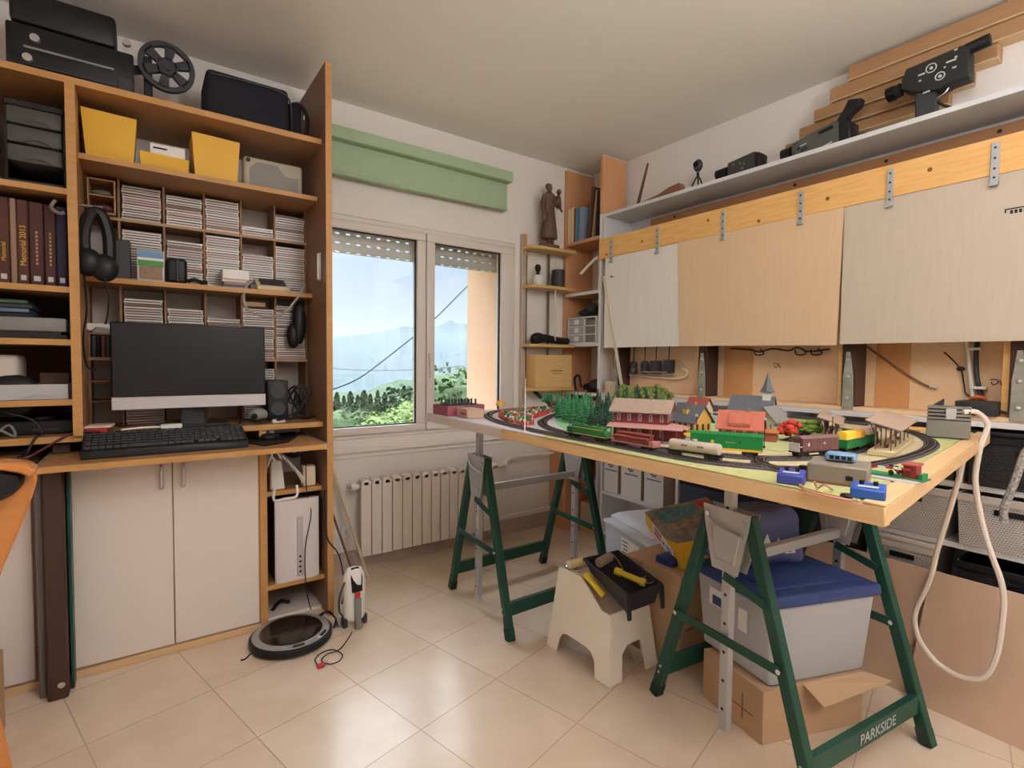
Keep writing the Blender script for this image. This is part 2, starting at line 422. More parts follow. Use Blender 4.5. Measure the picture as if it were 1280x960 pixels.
def ground(x, y): return -2.2 - (y - 5) * .16 - .6
LEAVES = {k: mat('leaves_' + k, c, .7, noise_amt=.9, noise_scale=3, rgb2=d, spec=.2) for k, c, d in (('bright', (98, 114, 66), (80, 98, 54)), ('dark', (50, 66, 50), (62, 78, 56)), ('mid', (76, 92, 62), (58, 76, 50)))}
BARK = mat('bark', (96, 78, 62), .9)
def tree_proto(name, label, kind, conif):
    t = thing(name, label, 'tree', (0, 0, 0), local=True, group='trees and bushes outside the window')
    b = MB(); b.cyl((0, 0, -.1), (0, 0, .5 if not conif else .9), .05, BARK, .02, 8); part(b, 'trunk', t)
    b = MB(); rr = random.Random(len(kind) * 7 + conif); vs, fs = [], []
    for i in range(4200):
        if conif:
            z = rr.random() ** 1.2; r = (.27 * (1 - z) + .012) * math.sqrt(rr.random()) * (1 + .25 * math.sin(z * 42))
            a = rr.random() * 2 * PI; c = V((r * math.cos(a), r * math.sin(a), .06 + .94 * z)); s = .020
        else:
            while True:
                c = V((rr.uniform(-1, 1), rr.uniform(-1, 1), rr.uniform(-1, 1)))
                if .3 < c.length < 1: break
            k = .75 + .5 * noise.noise(c * 2.3 + V((3 * conif, 7, len(kind))))
            c = V((c.x * .46 * k, c.y * .46 * k, .56 + c.z * .46 * k)); s = .023
        d = V((rr.gauss(0, 1), rr.gauss(0, 1), rr.gauss(0, 1) + .6)).normalized(); e1 = d.orthogonal().normalized() * s * rr.uniform(.6, 1.3); e2 = d.cross(e1) * .7
        n0 = len(vs); vs += [c - e1, c + e2, c + e1, c - e2]; fs.append((n0, n0 + 1, n0 + 2, n0 + 3))
    if not conif:
        n0 = len(b.bm.verts); b.sph((0, 0, .56), (.33, .33, .33), LEAVES[kind], 16, 12); b.bm.verts.ensure_lookup_table()
        for v in b.bm.verts[n0:]: v.co += (v.co - V((0, 0, .56))) * noise.noise(v.co * 6) * .5
    b.mesh(vs, fs, LEAVES[kind]); part(b, 'crown', t)
    return t
protos = {}
def plant(kind, conif, px, py, y, h, label):
    top = at(px, py, 'y', y)
    k = (kind, conif)
    name = 'conifer' if conif else ('bush' if h < 3.2 else 'leafy_tree')
    if k not in protos:
        protos[k] = tree_proto(name, label, kind, conif); o = protos[k]
    else: o = copy_tree(protos[k], (0, 0, 0))
    o.name = name; o['label'] = label; o.location = (top.x, y, top.z - h); o.rotation_euler = (0, 0, px * 1.7); o.scale = (h * (1 if conif else 1.15), h * (1 if conif else 1.15), h)
    o['category'] = 'bush' if name == 'bush' else 'tree'
dl = 'dark conifer in the distant row behind the left window pane'
for i, (px, py) in enumerate([(410, 494), (421, 491), (430, 495), (438, 490), (447, 494), (455, 489), (463, 493), (472, 488), (481, 491), (491, 487), (505, 483), (515, 486)]):
    plant('dark', 1, px, py, 36 + ((i * 5) % 12) * 4.2, 6.5, dl)
plant('bright', 0, 500, 503, 15, 2.4, 'bright green bush at the lower right of the left pane')
plant('bright', 0, 517, 494, 19, 3.0, 'tall bright bush beside the middle window stile')
plant('bright', 0, 482, 512, 8.5, 1.5, 'low bright bush left of the lower right bushes')
plant('mid', 0, 424, 506, 20, 2.6, 'green bush at the lower left corner of the left pane')
plant('mid', 0, 446, 508, 24, 2.6, 'mid green bush in front of the conifer row')
plant('bright', 0, 463, 515, 21.5, 2.2, 'small bright bush below the conifer row')
plant('dark', 0, 558, 456, 33, 9.5, 'tall dark leafy tree behind the right window pane')
plant('mid', 0, 582, 450, 22, 7.0, 'leafy tree touching the pink outer jamb')
plant('mid', 0, 543, 474, 92, 15.0, 'lower leafy tree beside the middle window stile')
plant('bright', 0, 568, 497, 19, 3.0, 'bright bush below the trees in the right pane')
plant('bright', 0, 547, 506, 11, 2.0, 'low bright bush outside, just above the wine red bottle box')
b = MB(); b.tube([at(x, y, 'y', 9) for x, y in ((360, 492), (400, 489), (421, 485), (450, 472), (480, 450), (518, 420), (545, 397), (582, 360), (630, 314))], .013, BLACK, 6)
solo(b, 'power_cable', 'thick black cable sagging across the sky outside the window', 'cable')
b = MB(); b.tube([at(x, y, 'y', 14) for x, y in ((340, 455), (420, 461), (470, 463), (520, 462), (590, 456), (640, 448))], .008, DGREY, 6)
solo(b, 'power_cable', 'thin level cable crossing the view below the thick one', 'cable')
# haze between the near trees and the mountains
M = bpy.data.materials.new('valley_haze'); M.use_nodes = True; n = M.node_tree; n.nodes.clear()
o_ = n.nodes.new('ShaderNodeOutputMaterial'); vsn = n.nodes.new('ShaderNodeVolumeScatter'); vsn.inputs['Density'].default_value = 0.00017; vsn.inputs['Color'].default_value = (.80, .90, 1, 1)
n.links.new(vsn.outputs[0], o_.inputs['Volume'])
b = MB(); b.box(-2500, 4500, 120, 1400, -500, 80, M); hz = b.out('haze'); hz['kind'] = 'stuff'; hz['label'] = 'pale blue haze lying over the far valley'; hz['category'] = 'haze'
# ------------------------------------------------------------------ the bookcase on the left
SX0 = -.97
bc = thing('bookcase', 'tall beech wall bookcase with shelves and a computer niche left of the window', 'bookcase', (-.15, 2.56, 0))
def bpart(x0, x1, y0, y1, z0, z1, m, name, edge=None):
    b = MB(); b.box(x0, x1, y0, y1, z0, z1, m)
    if edge:
        if edge == 'h': b.box(x0, x1, y0 - .0015, y0, z0, z1, BEECH_EDGE)
        else: b.box(x0, x1, y0 - .0015, y0, z0, z1, BEECH_EDGE)
    return part(b, name, bc)
DW = DARKPANEL
bpart(.657, .683, 2.302, 2.768, 0, 2.386, DW, 'side_panel', 'v')
bpart(-.192, -.165, 2.342, 2.768, .8555, 2.059, BEECH, 'upright', 'v')
bpart(SX0, SX0 + .026, 2.342, 2.768, 0, 2.059, BEECH, 'side_panel', 'v')
bpart(SX0, .657, 2.362, 2.768, 2.06, 2.083, BEECH, 'shelf', 'h')
bpart(-.1648, .6565, 2.432, 2.768, 1.835, 1.855, BEECH, 'shelf', 'h')
bpart(-.1648, .6565, 2.522, 2.768, 1.414, 1.434, BEECH, 'shelf', 'h')
bpart(SX0 + .026, .6565, 2.362, 2.768, .833, .855, BEECH, 'desk_board', 'h')
for z in (1.702, 1.37, 1.19, .983): bpart(SX0 + .026, -.1923, 2.352, 2.768, z - .02, z, BEECH, 'shelf', 'h')
b = MB(); b.box(SX0 + .026, -.192, 2.7685, 2.7695, .0, 2.06, mat('dark_back_panel', (84, 62, 48), .7)); part(b, 'back_panel', bc)
bpart(.395, .422, 2.342, 2.768, 0, .832, BEECH, 'upright', 'v')
bpart(.4225, .6565, 2.385, 2.768, .545, .565, BEECH, 'shelf', 'h')
bpart(.4225, .6565, 2.352, 2.768, .152, .172, BEECH, 'shelf', 'h')
b = MB(); b.box(.4225, .6565, 2.76, 2.768, 0, .15, CABDOOR); b.box(.4225, .6565, 2.40, 2.76, 0, .012, CABDOOR); part(b, 'niche_bottom', bc)
b = MB(); b.box(.648, .6568, 2.372, 2.386, 1.475, 1.60, ALU, .003); b.box(.640, .648, 2.374, 2.384, 1.48, 1.595, WHITEP, .002); part(b, 'handle', bc, 'pale vertical bar handle')
# pull-out keyboard tray and the flap on its left
b = MB(); b.box(-.262, .602, 2.13, 2.55, .77, .79, BEECH); b.box(-.262, .602, 2.1285, 2.13, .77, .79, BEECH_EDGE)
for x in (-.266, .602): b.box(x, x + .005, 2.13, 2.55, .769, .7935, ALU)
tr = part(b, 'keyboard_tray', bc)
b = MB(); b.box(-.93, -.345, 2.13, 2.55, .77, .79, BEECH); b.box(-.346, -.341, 2.13, 2.55, .769, .7935, ALU); part(b, 'side_tray', bc)

# CD rack behind the shelves
rk = thing('cd_rack', 'wooden grid rack of CD cells at the back of the bookcase', 'rack', (.24, 2.69, .86))
RX = [-.1645, -.062, .087, .231, .373, .512, .6485]
RACK = mat('rack_wood', (150, 112, 82), .6, noise_amt=.4, noise_scale=8)
for (z0, z1) in ((1.434, 1.835), (.856, 1.414)):
    for x in RX: 
        b = MB(); b.box(x, x + .008, 2.62, 2.766, z0, z1, RACK); part(b, 'divider', rk)
for z in (1.672, 1.118):
    b = MB(); b.box(-.1645, .6565, 2.618, 2.766, z, z + .012, RACK); b.box(-.1645, .6565, 2.6165, 2.618, z, z + .012, mat('rack_edge', (176, 146, 116), .6)); part(b, 'rack_shelf', rk)
for z in (1.03, .95, 1.22):
    b = MB(); b.box(RX[0] + .008, RX[1], 2.625, 2.766, z, z + .008, RACK); part(b, 'rack_shelf', rk)
b = MB(); b.box(-.1645, .6565, 2.766, 2.7685, .856, 1.834, mat('rack_back', (196, 186, 178), .8)); part(b, 'back_panel', rk)

CDM = [mat('cd_case_white', (226, 220, 212), .3), mat('cd_case_grey', (196, 190, 184), .3), mat('cd_case_rose', (206, 178, 172), .3), mat('cd_case_amber', (150, 116, 84), .4)]
CDBODY = mat('cd_case_dark', (66, 58, 56), .3)
def cd_mesh(m):
    b = MB(); b.box(-.064, .064, 0, .122, 0, .0098, CDBODY); b.box(-.0635, .0635, -.0012, .0005, .0022, .0084, m)
    b.box(-.064, -.058, -.0014, .004, .0005, .0094, m); b.box(.058, .064, -.0014, .004, .0005, .0094, m)
    o = b.out('cd_case'); me = o.data; bpy.data.objects.remove(o); return me
CDME = [cd_mesh(m) for m in CDM]
def cd_stack(cx, z, n, where, rr):
    lab = f'CD case in the stack {where}'
    for i in range(n):
        k = rr.choice((0, 0, 0, 0, 1, 1, 2)) if rr.random() > .05 else 3
        o = bpy.data.objects.new('cd_case', CDME[k]); COL.objects.link(o)
        o.location = (cx + rr.uniform(-.0025, .0025), 2.629 + rr.uniform(-.003, .003), z + i * .0104)
        tag(o, lab, 'CD', 'CD cases ' + where); OFF[o.name] = V(o.location)
rr = random.Random(3)
names = ['', 'first', 'second', 'third', 'fourth', 'last']
rows = [(1.684, [13, 12, 13, 4, 11], 'top'), (1.434, [20, 18, 22, 16, 21], 'second'), (1.130, [23, 20, 17, 22, 24], 'third'), (.856, [9, 9, 9, 22, 9], 'bottom')]
for z, ns, rn in rows:
    for c, n in enumerate(ns, 1):
        cx = (RX[c] + .008 + RX[c + 1]) / 2
        if rn == 'bottom' and c in (2, 3, 5): continue
        cd_stack(cx, z + .0004, n, f'in the {rn} rack row, {names[c]} CD column', rr)

# things on the top of the bookcase
t = thing('film_projector', 'black film projector with a big spoked reel on the bookcase top', 'projector', (-.16, 2.52, 2.083))
b = MB(); b.box(-.345, .0, 2.42, 2.62, 2.0835, 2.245, BLACK, .008, 2); part(b, 'body', t)
b = MB(); b.box(-.335, -.05, 2.42, 2.60, 2.25, 2.36, BLACK, .015, 2); part(b, 'top_housing', t)
b = MB(); b.box(-.30, -.06, 2.413, 2.42, 2.165, 2.172, MGREY); b.box(-.30, -.06, 2.413, 2.42, 2.11, 2.114, DGREY); b.box(-.05, -.006, 2.414, 2.42, 2.10, 2.15, DGREY, .003); part(b, 'trim_strip', t)
for x, z in ((-.27, 2.20), (-.02, 2.275), (-.29, 2.13)):
    b = MB(); b.cyl((x, 2.42, z), (x, 2.402, z), .013, mat('silver_knob', (190, 188, 182), .3, metal=.7), n=16); part(b, 'knob', t)
b = MB(); b.box(.03, .058, 2.50, 2.52, 2.083, 2.29, BLACK, .003); b.beam((-.02, 2.512, 2.22), (.105, 2.512, 2.268), .012, .03, BLACK); part(b, 'reel_arm', t)
def reel(c, R, th, m, parent):
    b = MB(); n = 48; vs = []; c = V(c)
    for yy in (-th / 2, th / 2):
        q = []
    def disc(y):
        # ring + hub + spokes as flat solids
        for a, z in ((R * .80, R), (R * .12, R * .36)):
            prof = []
            for i in range(n):
                a0, a1 = 2 * PI * i / n, 2 * PI * (i + 1) / n
                p = [V((math.cos(a0) * a, y, math.sin(a0) * a)), V((math.cos(a0) * z, y, math.sin(a0) * z)), V((math.cos(a1) * z, y, math.sin(a1) * z)), V((math.cos(a1) * a, y, math.sin(a1) * a))]
                b.prism([c + k for k in p], (0, .003, 0), m)
        for k in range(6):
            an = 2 * PI * (k + .35) / 6; d = V((math.cos(an), 0, math.sin(an))); s = V((-math.sin(an), 0, math.cos(an)))
            b.prism([c + d * R * .3 - s * R * .13 + V((0, y, 0)), c + d * R * .85 - s * R * .2 + V((0, y, 0)), c + d * R * .85 + s * R * .2 + V((0, y, 0)), c + d * R * .3 + s * R * .13 + V((0, y, 0))], (0, .003, 0), m)
    disc(-th / 2); disc(th / 2 - .003)
    b.cyl(c + V((0, -th / 2 - .006, 0)), c + V((0, th / 2, 0)), R * .16, m, n=20)
    return part(b, 'reel', parent)
reel((.105, 2.49, 2.262), .094, .018, DGREY, t)
t = thing('camera_bag', 'dark soft camera bag lying on the bookcase top beside the reel', 'bag', (.41, 2.54, 2.083))
b = MB(); b.box(.232, .545, 2.44, 2.66, 2.084, 2.29, NAVY, .022, 3); part(b, 'body', t)
b = MB(); b.box(.545, .60, 2.455, 2.64, 2.084, 2.255, mat('black_cloth', (26, 26, 30), .85), .02, 3); part(b, 'side_pocket', t)
b = MB(); b.tube([(.25, 2.438, 2.265), (.40, 2.436, 2.272), (.53, 2.438, 2.262), (.553, 2.45, 2.19), (.553, 2.45, 2.10)], .004, BLACK, 6); part(b, 'piping', t)
b = MB(); b.tube([(.56, 2.50, 2.25), (.60, 2.49, 2.262), (.628, 2.48, 2.20), (.615, 2.48, 2.10)], .009, BLACK, 6); b.box(.606, .618, 2.468, 2.476, 2.19, 2.215, CHROME, .003); part(b, 'strap', t, 'black strap with chrome buckle')

# yellow bins, grey case
def bin_box(x0, x1, z1, tap, y0=2.455, y1=2.62, z0=1.8555):
    b = MB(); t = .004
    B = [V((x0 + tap, y0 + .006, z0)), V((x1 - tap, y0 + .006, z0)), V((x1 - tap, y1, z0)), V((x0 + tap, y1, z0))]
    T = [V((x0, y0 - .006, z1)), V((x1, y0 - .006, z1 - .004)), V((x1, y1, z1)), V((x0, y1, z1))]
    c = sum((p for p in B), V()) / 4
    for i in range(4):
        j = (i + 1) % 4; n = (T[j] - B[i]).cross(T[i] - B[j]).normalized()
        mid = (B[i] + T[j]) / 2
        if n.dot(c - mid) < 0: n = -n
        b.prism([B[i], B[j], T[j], T[i]], n * t, YELLOW)
    b.prism(B, (0, 0, t), YELLOW)
    return b
solo(bin_box(-.158, .005, 2.025, .012), 'storage_bin', 'tall yellow plastic bin at the left end of the shelf', 'bin')
solo(bin_box(.012, .172, 1.912, .004), 'storage_bin', 'low yellow bin holding a white carton, between two tall bins', 'bin')
solo(bin_box(.182, .352, 2.025, .010), 'storage_bin', 'tall yellow plastic bin right of the white carton', 'bin')
t = thing('carton', 'white printed carton standing in the low yellow bin', 'carton', (.105, 2.52, 1.861))
b = MB(); b.para((.045, 2.47, 1.861), (.115, .0, -.000), (0, .10, 0), (0, 0, .095), WHITE, .002); part(b, 'box', t)
b = MB(); b.box(.055, .10, 2.4685, 2.4695, 1.936, 1.942, INK); part(b, 'print', t)
t = thing('organiser_case', 'grey plastic organiser case with rounded corners right of the yellow bins', 'case', (.485, 2.52, 1.8555))
b = MB(); b.box(.368, .605, 2.47, 2.53, 1.856, 1.985, mat('case_grey', (176, 166, 148), .5), .014, 3); part(b, 'shell', t)
b = MB(); b.prism([(.39, 2.468, 1.862), (.585, 2.468, 1.862), (.585, 2.468, 1.925), (.53, 2.468, 1.925), (.50, 2.468, 1.965), (.42, 2.468, 1.965), (.39, 2.468, 1.935)], (0, .004, 0), mat('case_panel', (132, 130, 122), .5)); part(b, 'front_panel', t)
b = MB(); b.cyl((.385, 2.472, 1.967), (.385, 2.466, 1.967), .009, BLACK); part(b, 'hole', t)

# rack cell: little wooden box
t = thing('wooden_box', 'small two-storey wooden box with pouches in the top left rack cell', 'box', (-.112, 2.66, 1.684))
b = MB()
for q in ((-.153, -.148, 1.6845, 1.815), (-.072, -.067, 1.6845, 1.815)): b.box(q[0], q[1], 2.585, 2.70, q[2], q[3], BEECH)
for z in (1.6845, 1.75, 1.811): b.box(-.148, -.072, 2.585, 2.70, z, z + .005, BEECH)
b.box(-.148, -.072, 2.697, 2.70, 1.69, 1.811, RACK); part(b, 'box', t)
solo(MB().sph((-.112, 2.62, 1.768), (.032, .025, .0125), MGREY), 'pouch', 'grey rolled pouch in the upper storey of the small box', 'pouch')
b = MB(); b.tube([(-.14, 2.61, 1.70), (-.11, 2.60, 1.715), (-.082, 2.61, 1.708)], .007, mat('purple_cloth', (110, 60, 84), .8)); b.box(-.143, -.077, 2.60, 2.64, 1.690, 1.695, RED); solo(b, 'pouch', 'purple red cloth in the lower storey of the small box', 'cloth')

# things on the shelf above the screen
t = thing('headphones', 'black over-ear headphones hanging on the bookcase upright', 'headphones', (-.11, 2.40, 1.43))
b = MB(); b.tube([(-.150, 2.40, 1.47), (-.155, 2.40, 1.56), (-.135, 2.40, 1.635), (-.105, 2.40, 1.64), (-.085, 2.40, 1.57), (-.083, 2.40, 1.48)], .02, BLACK, 8); part(b, 'headband', t)
for x, y, z in ((-.143, 2.385, 1.465), (-.098, 2.39, 1.45)):
    b = MB(); b.sph((x, y, z), (.042, .03, .05), BLACK, 16, 10); part(b, 'ear_cup', t)
b = MB(); b.tube([(-.10, 2.375, 1.42), (-.088, 2.38, 1.35), (-.092, 2.40, 1.29), (-.10, 2.41, 1.25)], .003, BLACK, 6); b.tube([(-.155, 2.39, 1.42), (-.150, 2.39, 1.30), (-.162, 2.39, 1.20), (-.155, 2.39, 1.10), (-.13, 2.40, 1.085)], .003, BLACK, 6); part(b, 'cord', t)
b = MB(); b.beam((-.165, 2.41, 1.667), (-.10, 2.41, 1.667), .008, .007, MGREY); solo(b, 'hook', 'metal hook on the upright holding the headphones', 'hook')
t = thing('speaker_box', 'flat dark grey box behind the headphones on the shelf', 'speaker', (-.055, 2.58, 1.434))
b = MB(); b.box(-.10, -.022, 2.545, 2.60, 1.4345, 1.585, DGREY, .004); part(b, 'body', t)
t = thing('picture_card', 'small picture box showing a green field under a blue sky', 'box', (.035, 2.55, 1.434))
b = MB(); b.box(-.003, .087, 2.535, 2.56, 1.4345, 1.555, LGREY, .001); part(b, 'box', t)
b = MB(); b.box(.0, .084, 2.534, 2.535, 1.525, 1.552, mat('picture_blue', (110, 150, 190), .5)); b.box(.0, .084, 2.534, 2.535, 1.515, 1.525, WHITE); b.box(.0, .084, 2.534, 2.535, 1.492, 1.515, mat('picture_green', (76, 140, 72), .5)); b.box(.004, .080, 2.534, 2.535, 1.44, 1.492, mat('picture_brown', (150, 122, 98), .5, noise_amt=.8, noise_scale=60)); part(b, 'picture', t)
t = thing('camera_pouch', 'black padded camera pouch right of the picture box', 'pouch', (.14, 2.56, 1.434))
b = MB(); b.box(.092, .165, 2.535, 2.61, 1.4345, 1.535, BLACK, .014, 3); part(b, 'body', t)
b = MB(); b.box(.125, .137, 2.528, 2.536, 1.44, 1.53, DGREY, .003); part(b, 'strap', t)
b = MB(); b.tube([(.165, 2.545, 1.445), (.19, 2.54, 1.455), (.215, 2.545, 1.446), (.235, 2.54, 1.45), (.21, 2.55, 1.442)], .0075, BLACK, 6); solo(b, 'cable_coil', 'coiled black cable lying beside the black pouch', 'cable')
b = MB()
for i, (m_, dx) in enumerate(((BLUE, 0), (CDM[3], .004), (CDM[2], -.002))): b.box(.293 + dx, .385 + dx, 2.535, 2.61, 1.4345 + i * .012, 1.4455 + i * .012, m_)
solo(b, 'booklet_pile', 'small pile of coloured booklets under a white carton', 'booklets')
solo(MB().box(.292, .394, 2.533, 2.61, 1.471, 1.512, WHITE, .002), 'carton', 'small white carton lying on coloured booklets above the screen', 'carton')
t = thing('desk_telephone', 'beige desk telephone with a dark keypad on the shelf end', 'telephone', (.49, 2.56, 1.434))
BEIGE = mat('beige_plastic', (214, 196, 164), .5)
b = MB(); b.prism([(.425, 2.525, 1.4345), (.425, 2.525, 1.452), (.425, 2.61, 1.495), (.425, 2.61, 1.4345)], (.135, 0, 0), BEIGE, .003); part(b, 'body', t)
b = MB(); b.para((.44, 2.53, 1.4575), (.105, 0, 0), (0, .065, .033), (0, -.002, .004), DGREY, .001); part(b, 'keypad', t)
b = MB(); b.tube([(.41, 2.53, 1.47), (.385, 2.53, 1.45), (.37, 2.52, 1.40), (.38, 2.50, 1.345), (.44, 2.49, 1.315), (.52, 2.49, 1.33), (.58, 2.50, 1.40), (.62, 2.51, 1.47)], .0055, mat('grey_cord', (158, 148, 138), .6), 6); part(b, 'cord', t)
b = MB(); b.box(.40, .455, 2.55, 2.60, 1.4345, 1.46, MGREY, .008, 2); solo(b, 'adapter', 'grey plug adapter left of the beige telephone', 'adapter')
b = MB(); b.sph((.61, 2.575, 1.30), (.032, .03, .10), BLACK); b.sph((.585, 2.58, 1.24), (.03, .025, .06), BLACK); solo(b, 'cloth_bag', 'black cloth pouch hanging at the right end of the rack', 'pouch')
b = MB(); b.box(.38, .47, 2.60, 2.625, 1.365, 1.385, CARD, .001); solo(b, 'carton', 'flat brown carton on the CD stack under the telephone', 'carton')

# rack left column: discs standing upright, white clips
for i, (m_, w) in enumerate(((DGREY, .012), (INK, .010), (mat('case_red', (120, 52, 46), .5), .011), (DGREY, .010), (INK, .012))):
    b = MB(); x = -.152 + i * .0145; b.box(x, x + w, 2.63, 2.75, 1.1305, 1.215, m_, .001)
    solo(b, 'disc_case', 'disc case standing upright in the left rack cell' if i != 2 else 'red disc case standing upright among dark ones', 'disc case', 'upright disc cases')
b = MB(); b.cyl((-.155, 2.60, 1.248), (-.155, 2.66, 1.248), .014, WHITEP); b.beam((-.15, 2.61, 1.255), (-.075, 2.61, 1.25), .02, .02, WHITEP, bev=.004); solo(b, 'plug_lead', 'white plug lying above the upright disc cases', 'plug')

# ------------------------------------------------------------------ left column contents
t = thing('drawer_tower', 'black desktop drawer tower with three smoked drawers, upper left', 'drawers', (-.28, 2.50, 1.702))
b = MB(); b.box(-.352, -.198, 2.40, 2.64, 1.96, 1.985, BLACK, .004); b.box(-.352, -.346, 2.41, 2.64, 1.7025, 1.96, BLACK); b.box(-.204, -.198, 2.41, 2.64, 1.7025, 1.96, BLACK); b.box(-.346, -.204, 2.62, 2.64, 1.7025, 1.96, BLACK); b.box(-.346, -.204, 2.40, 2.62, 1.7025, 1.722, DGREY, .003); part(b, 'housing', t)
for i in range(3):
    z = 1.9585 - i * .062
    b = MB(); b.box(-.345, -.205, 2.392, 2.60, z - .056, z, SMOKE, .006, 2); b.tube([(-.31, 2.39, z - .055), (-.285, 2.388, z - .043), (-.255, 2.388, z - .043), (-.23, 2.39, z - .055)], .003, SMOKE, 6); part(b, 'drawer', t)
b = MB(); b.tube([(-.40, 2.38, 1.71), (-.37, 2.36, 1.75), (-.36, 2.37, 1.79), (-.385, 2.38, 1.81)], .008, BLACK); b.box(-.40, -.362, 2.38, 2.43, 1.7025, 1.735, DGREY, .004); solo(b, 'headset', 'black headset beside the drawer tower at the left edge', 'headset')
BOOKB = [mat('book_brown', (84, 48, 40), .6, noise_amt=.5, noise_scale=9), mat('book_maroon', (74, 40, 38), .6, noise_amt=.5, noise_scale=9), mat('book_taupe', (146, 118, 102), .7), mat('book_navy', (34, 32, 52), .6)]
x = -.475
bk = [(.032, 1, .285, None, 'first maroon album, cut by the left edge of the photo'), (.034, 0, .285, None, 'brown album next to the leftmost maroon one'), (.034, 1, .284, None, 'maroon album left of the gold-titled ones'), (.032, 0, .283, 'Memorial', 'brown album with a short gold title beside a pale spine'), (.017, 2, .282, None, 'thin pale taupe album among the brown ones'), (.030, 0, .281, 'Memorial 2013', 'brown album with the long bold gold title'), (.038, 1, .279, '-', 'wide maroon album right of the bold gold title'), (.031, 1, .277, '-', 'narrow maroon album beside the dark blue one'), (.030, 3, .276, None, 'dark blue album against the bookcase upright')]
for w, k, h, ttl, lab in bk:
    t = thing('album', lab, 'book', (x + w / 2, 2.48, 1.3705))
    b = MB(); b.box(x, x + w - .0015, 2.385, 2.57, 1.3705, 1.3705 + h, BOOKB[k], .003); part(b, 'cover', t)
    if k != 2:
        b = MB(); b.box(x + w * .25, x + w * .7, 2.3838, 2.3846, 1.385, 1.402, LGREY); part(b, 'emblem', t)
    if ttl == '-':
        b = MB()
        for i in range(9): b.box(x + w * .42, x + w * .58, 2.3838, 2.3846, 1.44 + i * .013, 1.448 + i * .013, mat('faded_gold', (170, 140, 104), .6))
        part(b, 'title_marks', t)
    elif ttl: text(ttl, (x + w / 2, 2.3842, 1.50 if len(ttl) > 9 else 1.475), (0, 0, 1), (-1, 0, 0), .022 if len(ttl) > 9 else .016, GOLD, t)
    x += w
x = -.192
b = MB(); b.tube([(-.225, 2.37, 1.66), (-.235, 2.36, 1.635), (-.215, 2.35, 1.615), (-.20, 2.35, 1.62)], .006, mat('grey_strap', (120, 112, 110), .7)); solo(b, 'strap_loop', 'grey strap loop hanging over the dark blue album', 'strap')
# folders
t = thing('paper_tray', 'light grey paper tray with folders on the middle left shelf', 'tray', (-.36, 2.5, 1.1905))
b = MB(); b.box(-.60, -.205, 2.37, 2.66, 1.1905, 1.205, BLACK); b.box(-.60, -.205, 2.37, 2.66, 1.215, 1.262, MGREY, .006, 2); b.box(-.60, -.22, 2.38, 2.60, 1.205, 1.215, BLACK); part(b, 'tray', t)
for i, (m_, lab, x1) in enumerate(((BLACK, 'black folder at the bottom of the pile on the paper tray', -.29), (mat('folder_blue', (96, 118, 140), .5), 'blue grey folder in the pile on the paper tray', -.30), (DGREY, 'dark folder above the blue grey one', -.292), (mat('folder_green', (70, 92, 66), .5), 'green folder on top of the pile', -.305))):
    b = MB(); z = 1.2625 + i * .0145; b.box(-.60, x1, 2.375 + .004 * i, 2.59, z, z + .013, m_, .003); solo(b, 'folder', lab, 'folder')
t = thing('clear_drawer_tray', 'shallow clear plastic tray on the lower left shelf', 'tray', (-.36, 2.5, .9835))
b = MB(); b.box(-.62, -.205, 2.372, 2.376, .984, 1.035, FROST); b.box(-.62, -.205, 2.376, 2.62, .984, .988, FROST); b.box(-.209, -.205, 2.376, 2.62, .988, 1.035, FROST); b.box(-.62, -.209, 2.616, 2.62, .988, 1.03, FROST); part(b, 'tray', t)
b = MB(); b.tube([(-.33, 2.370, .989), (-.30, 2.370, 1.0), (-.26, 2.370, 1.0), (-.235, 2.370, .989)], .003, LGREY); part(b, 'grip', t)
t = thing('scanner', 'white device with a dark curved front, standing in the clear tray', 'device', (-.42, 2.5, .989))
b = MB(); b.box(-.52, -.335, 2.42, 2.58, .989, 1.135, mat('off_white_plastic', (200, 192, 184), .4), .02, 3); part(b, 'body', t)
b = MB(); b.sph((-.36, 2.43, .995), (.085, .03, .075), BLACK, 20, 10); part(b, 'dark_front', t)
solo(MB().box(-.30, -.22, 2.56, 2.60, .989, 1.07, mat('brown_card_box', (110, 84, 72), .7), .002), 'carton', 'small brown carton at the back of the clear tray', 'carton')
t = thing('disc_player', 'black electronics box under the lowest left shelf', 'device', (-.3, 2.55, .8555))
b = MB(); b.box(-.60, -.20, 2.45, 2.70, .856, .905, BLACK, .004); b.box(-.31, -.24, 2.448, 2.45, .868, .876, DGREY); part(b, 'body', t)
b = MB(); b.cyl((-.285, 2.52, .905), (-.285, 2.52, .915), .035, DGREY, n=20); part(b, 'dial', t)
b = MB(); b.tube([(-.42, 2.40, .97), (-.36, 2.385, .94), (-.30, 2.375, .915), (-.275, 2.372, .87), (-.29, 2.355, .858), (-.32, 2.34, .79)], .004, BLACK); b.tube([(-.40, 2.40, .862), (-.36, 2.39, .90), (-.345, 2.39, .86), (-.38, 2.385, .885)], .004, MGREY); solo(b, 'lead_tangle', 'black and grey leads trailing off the lowest left shelf', 'cable')

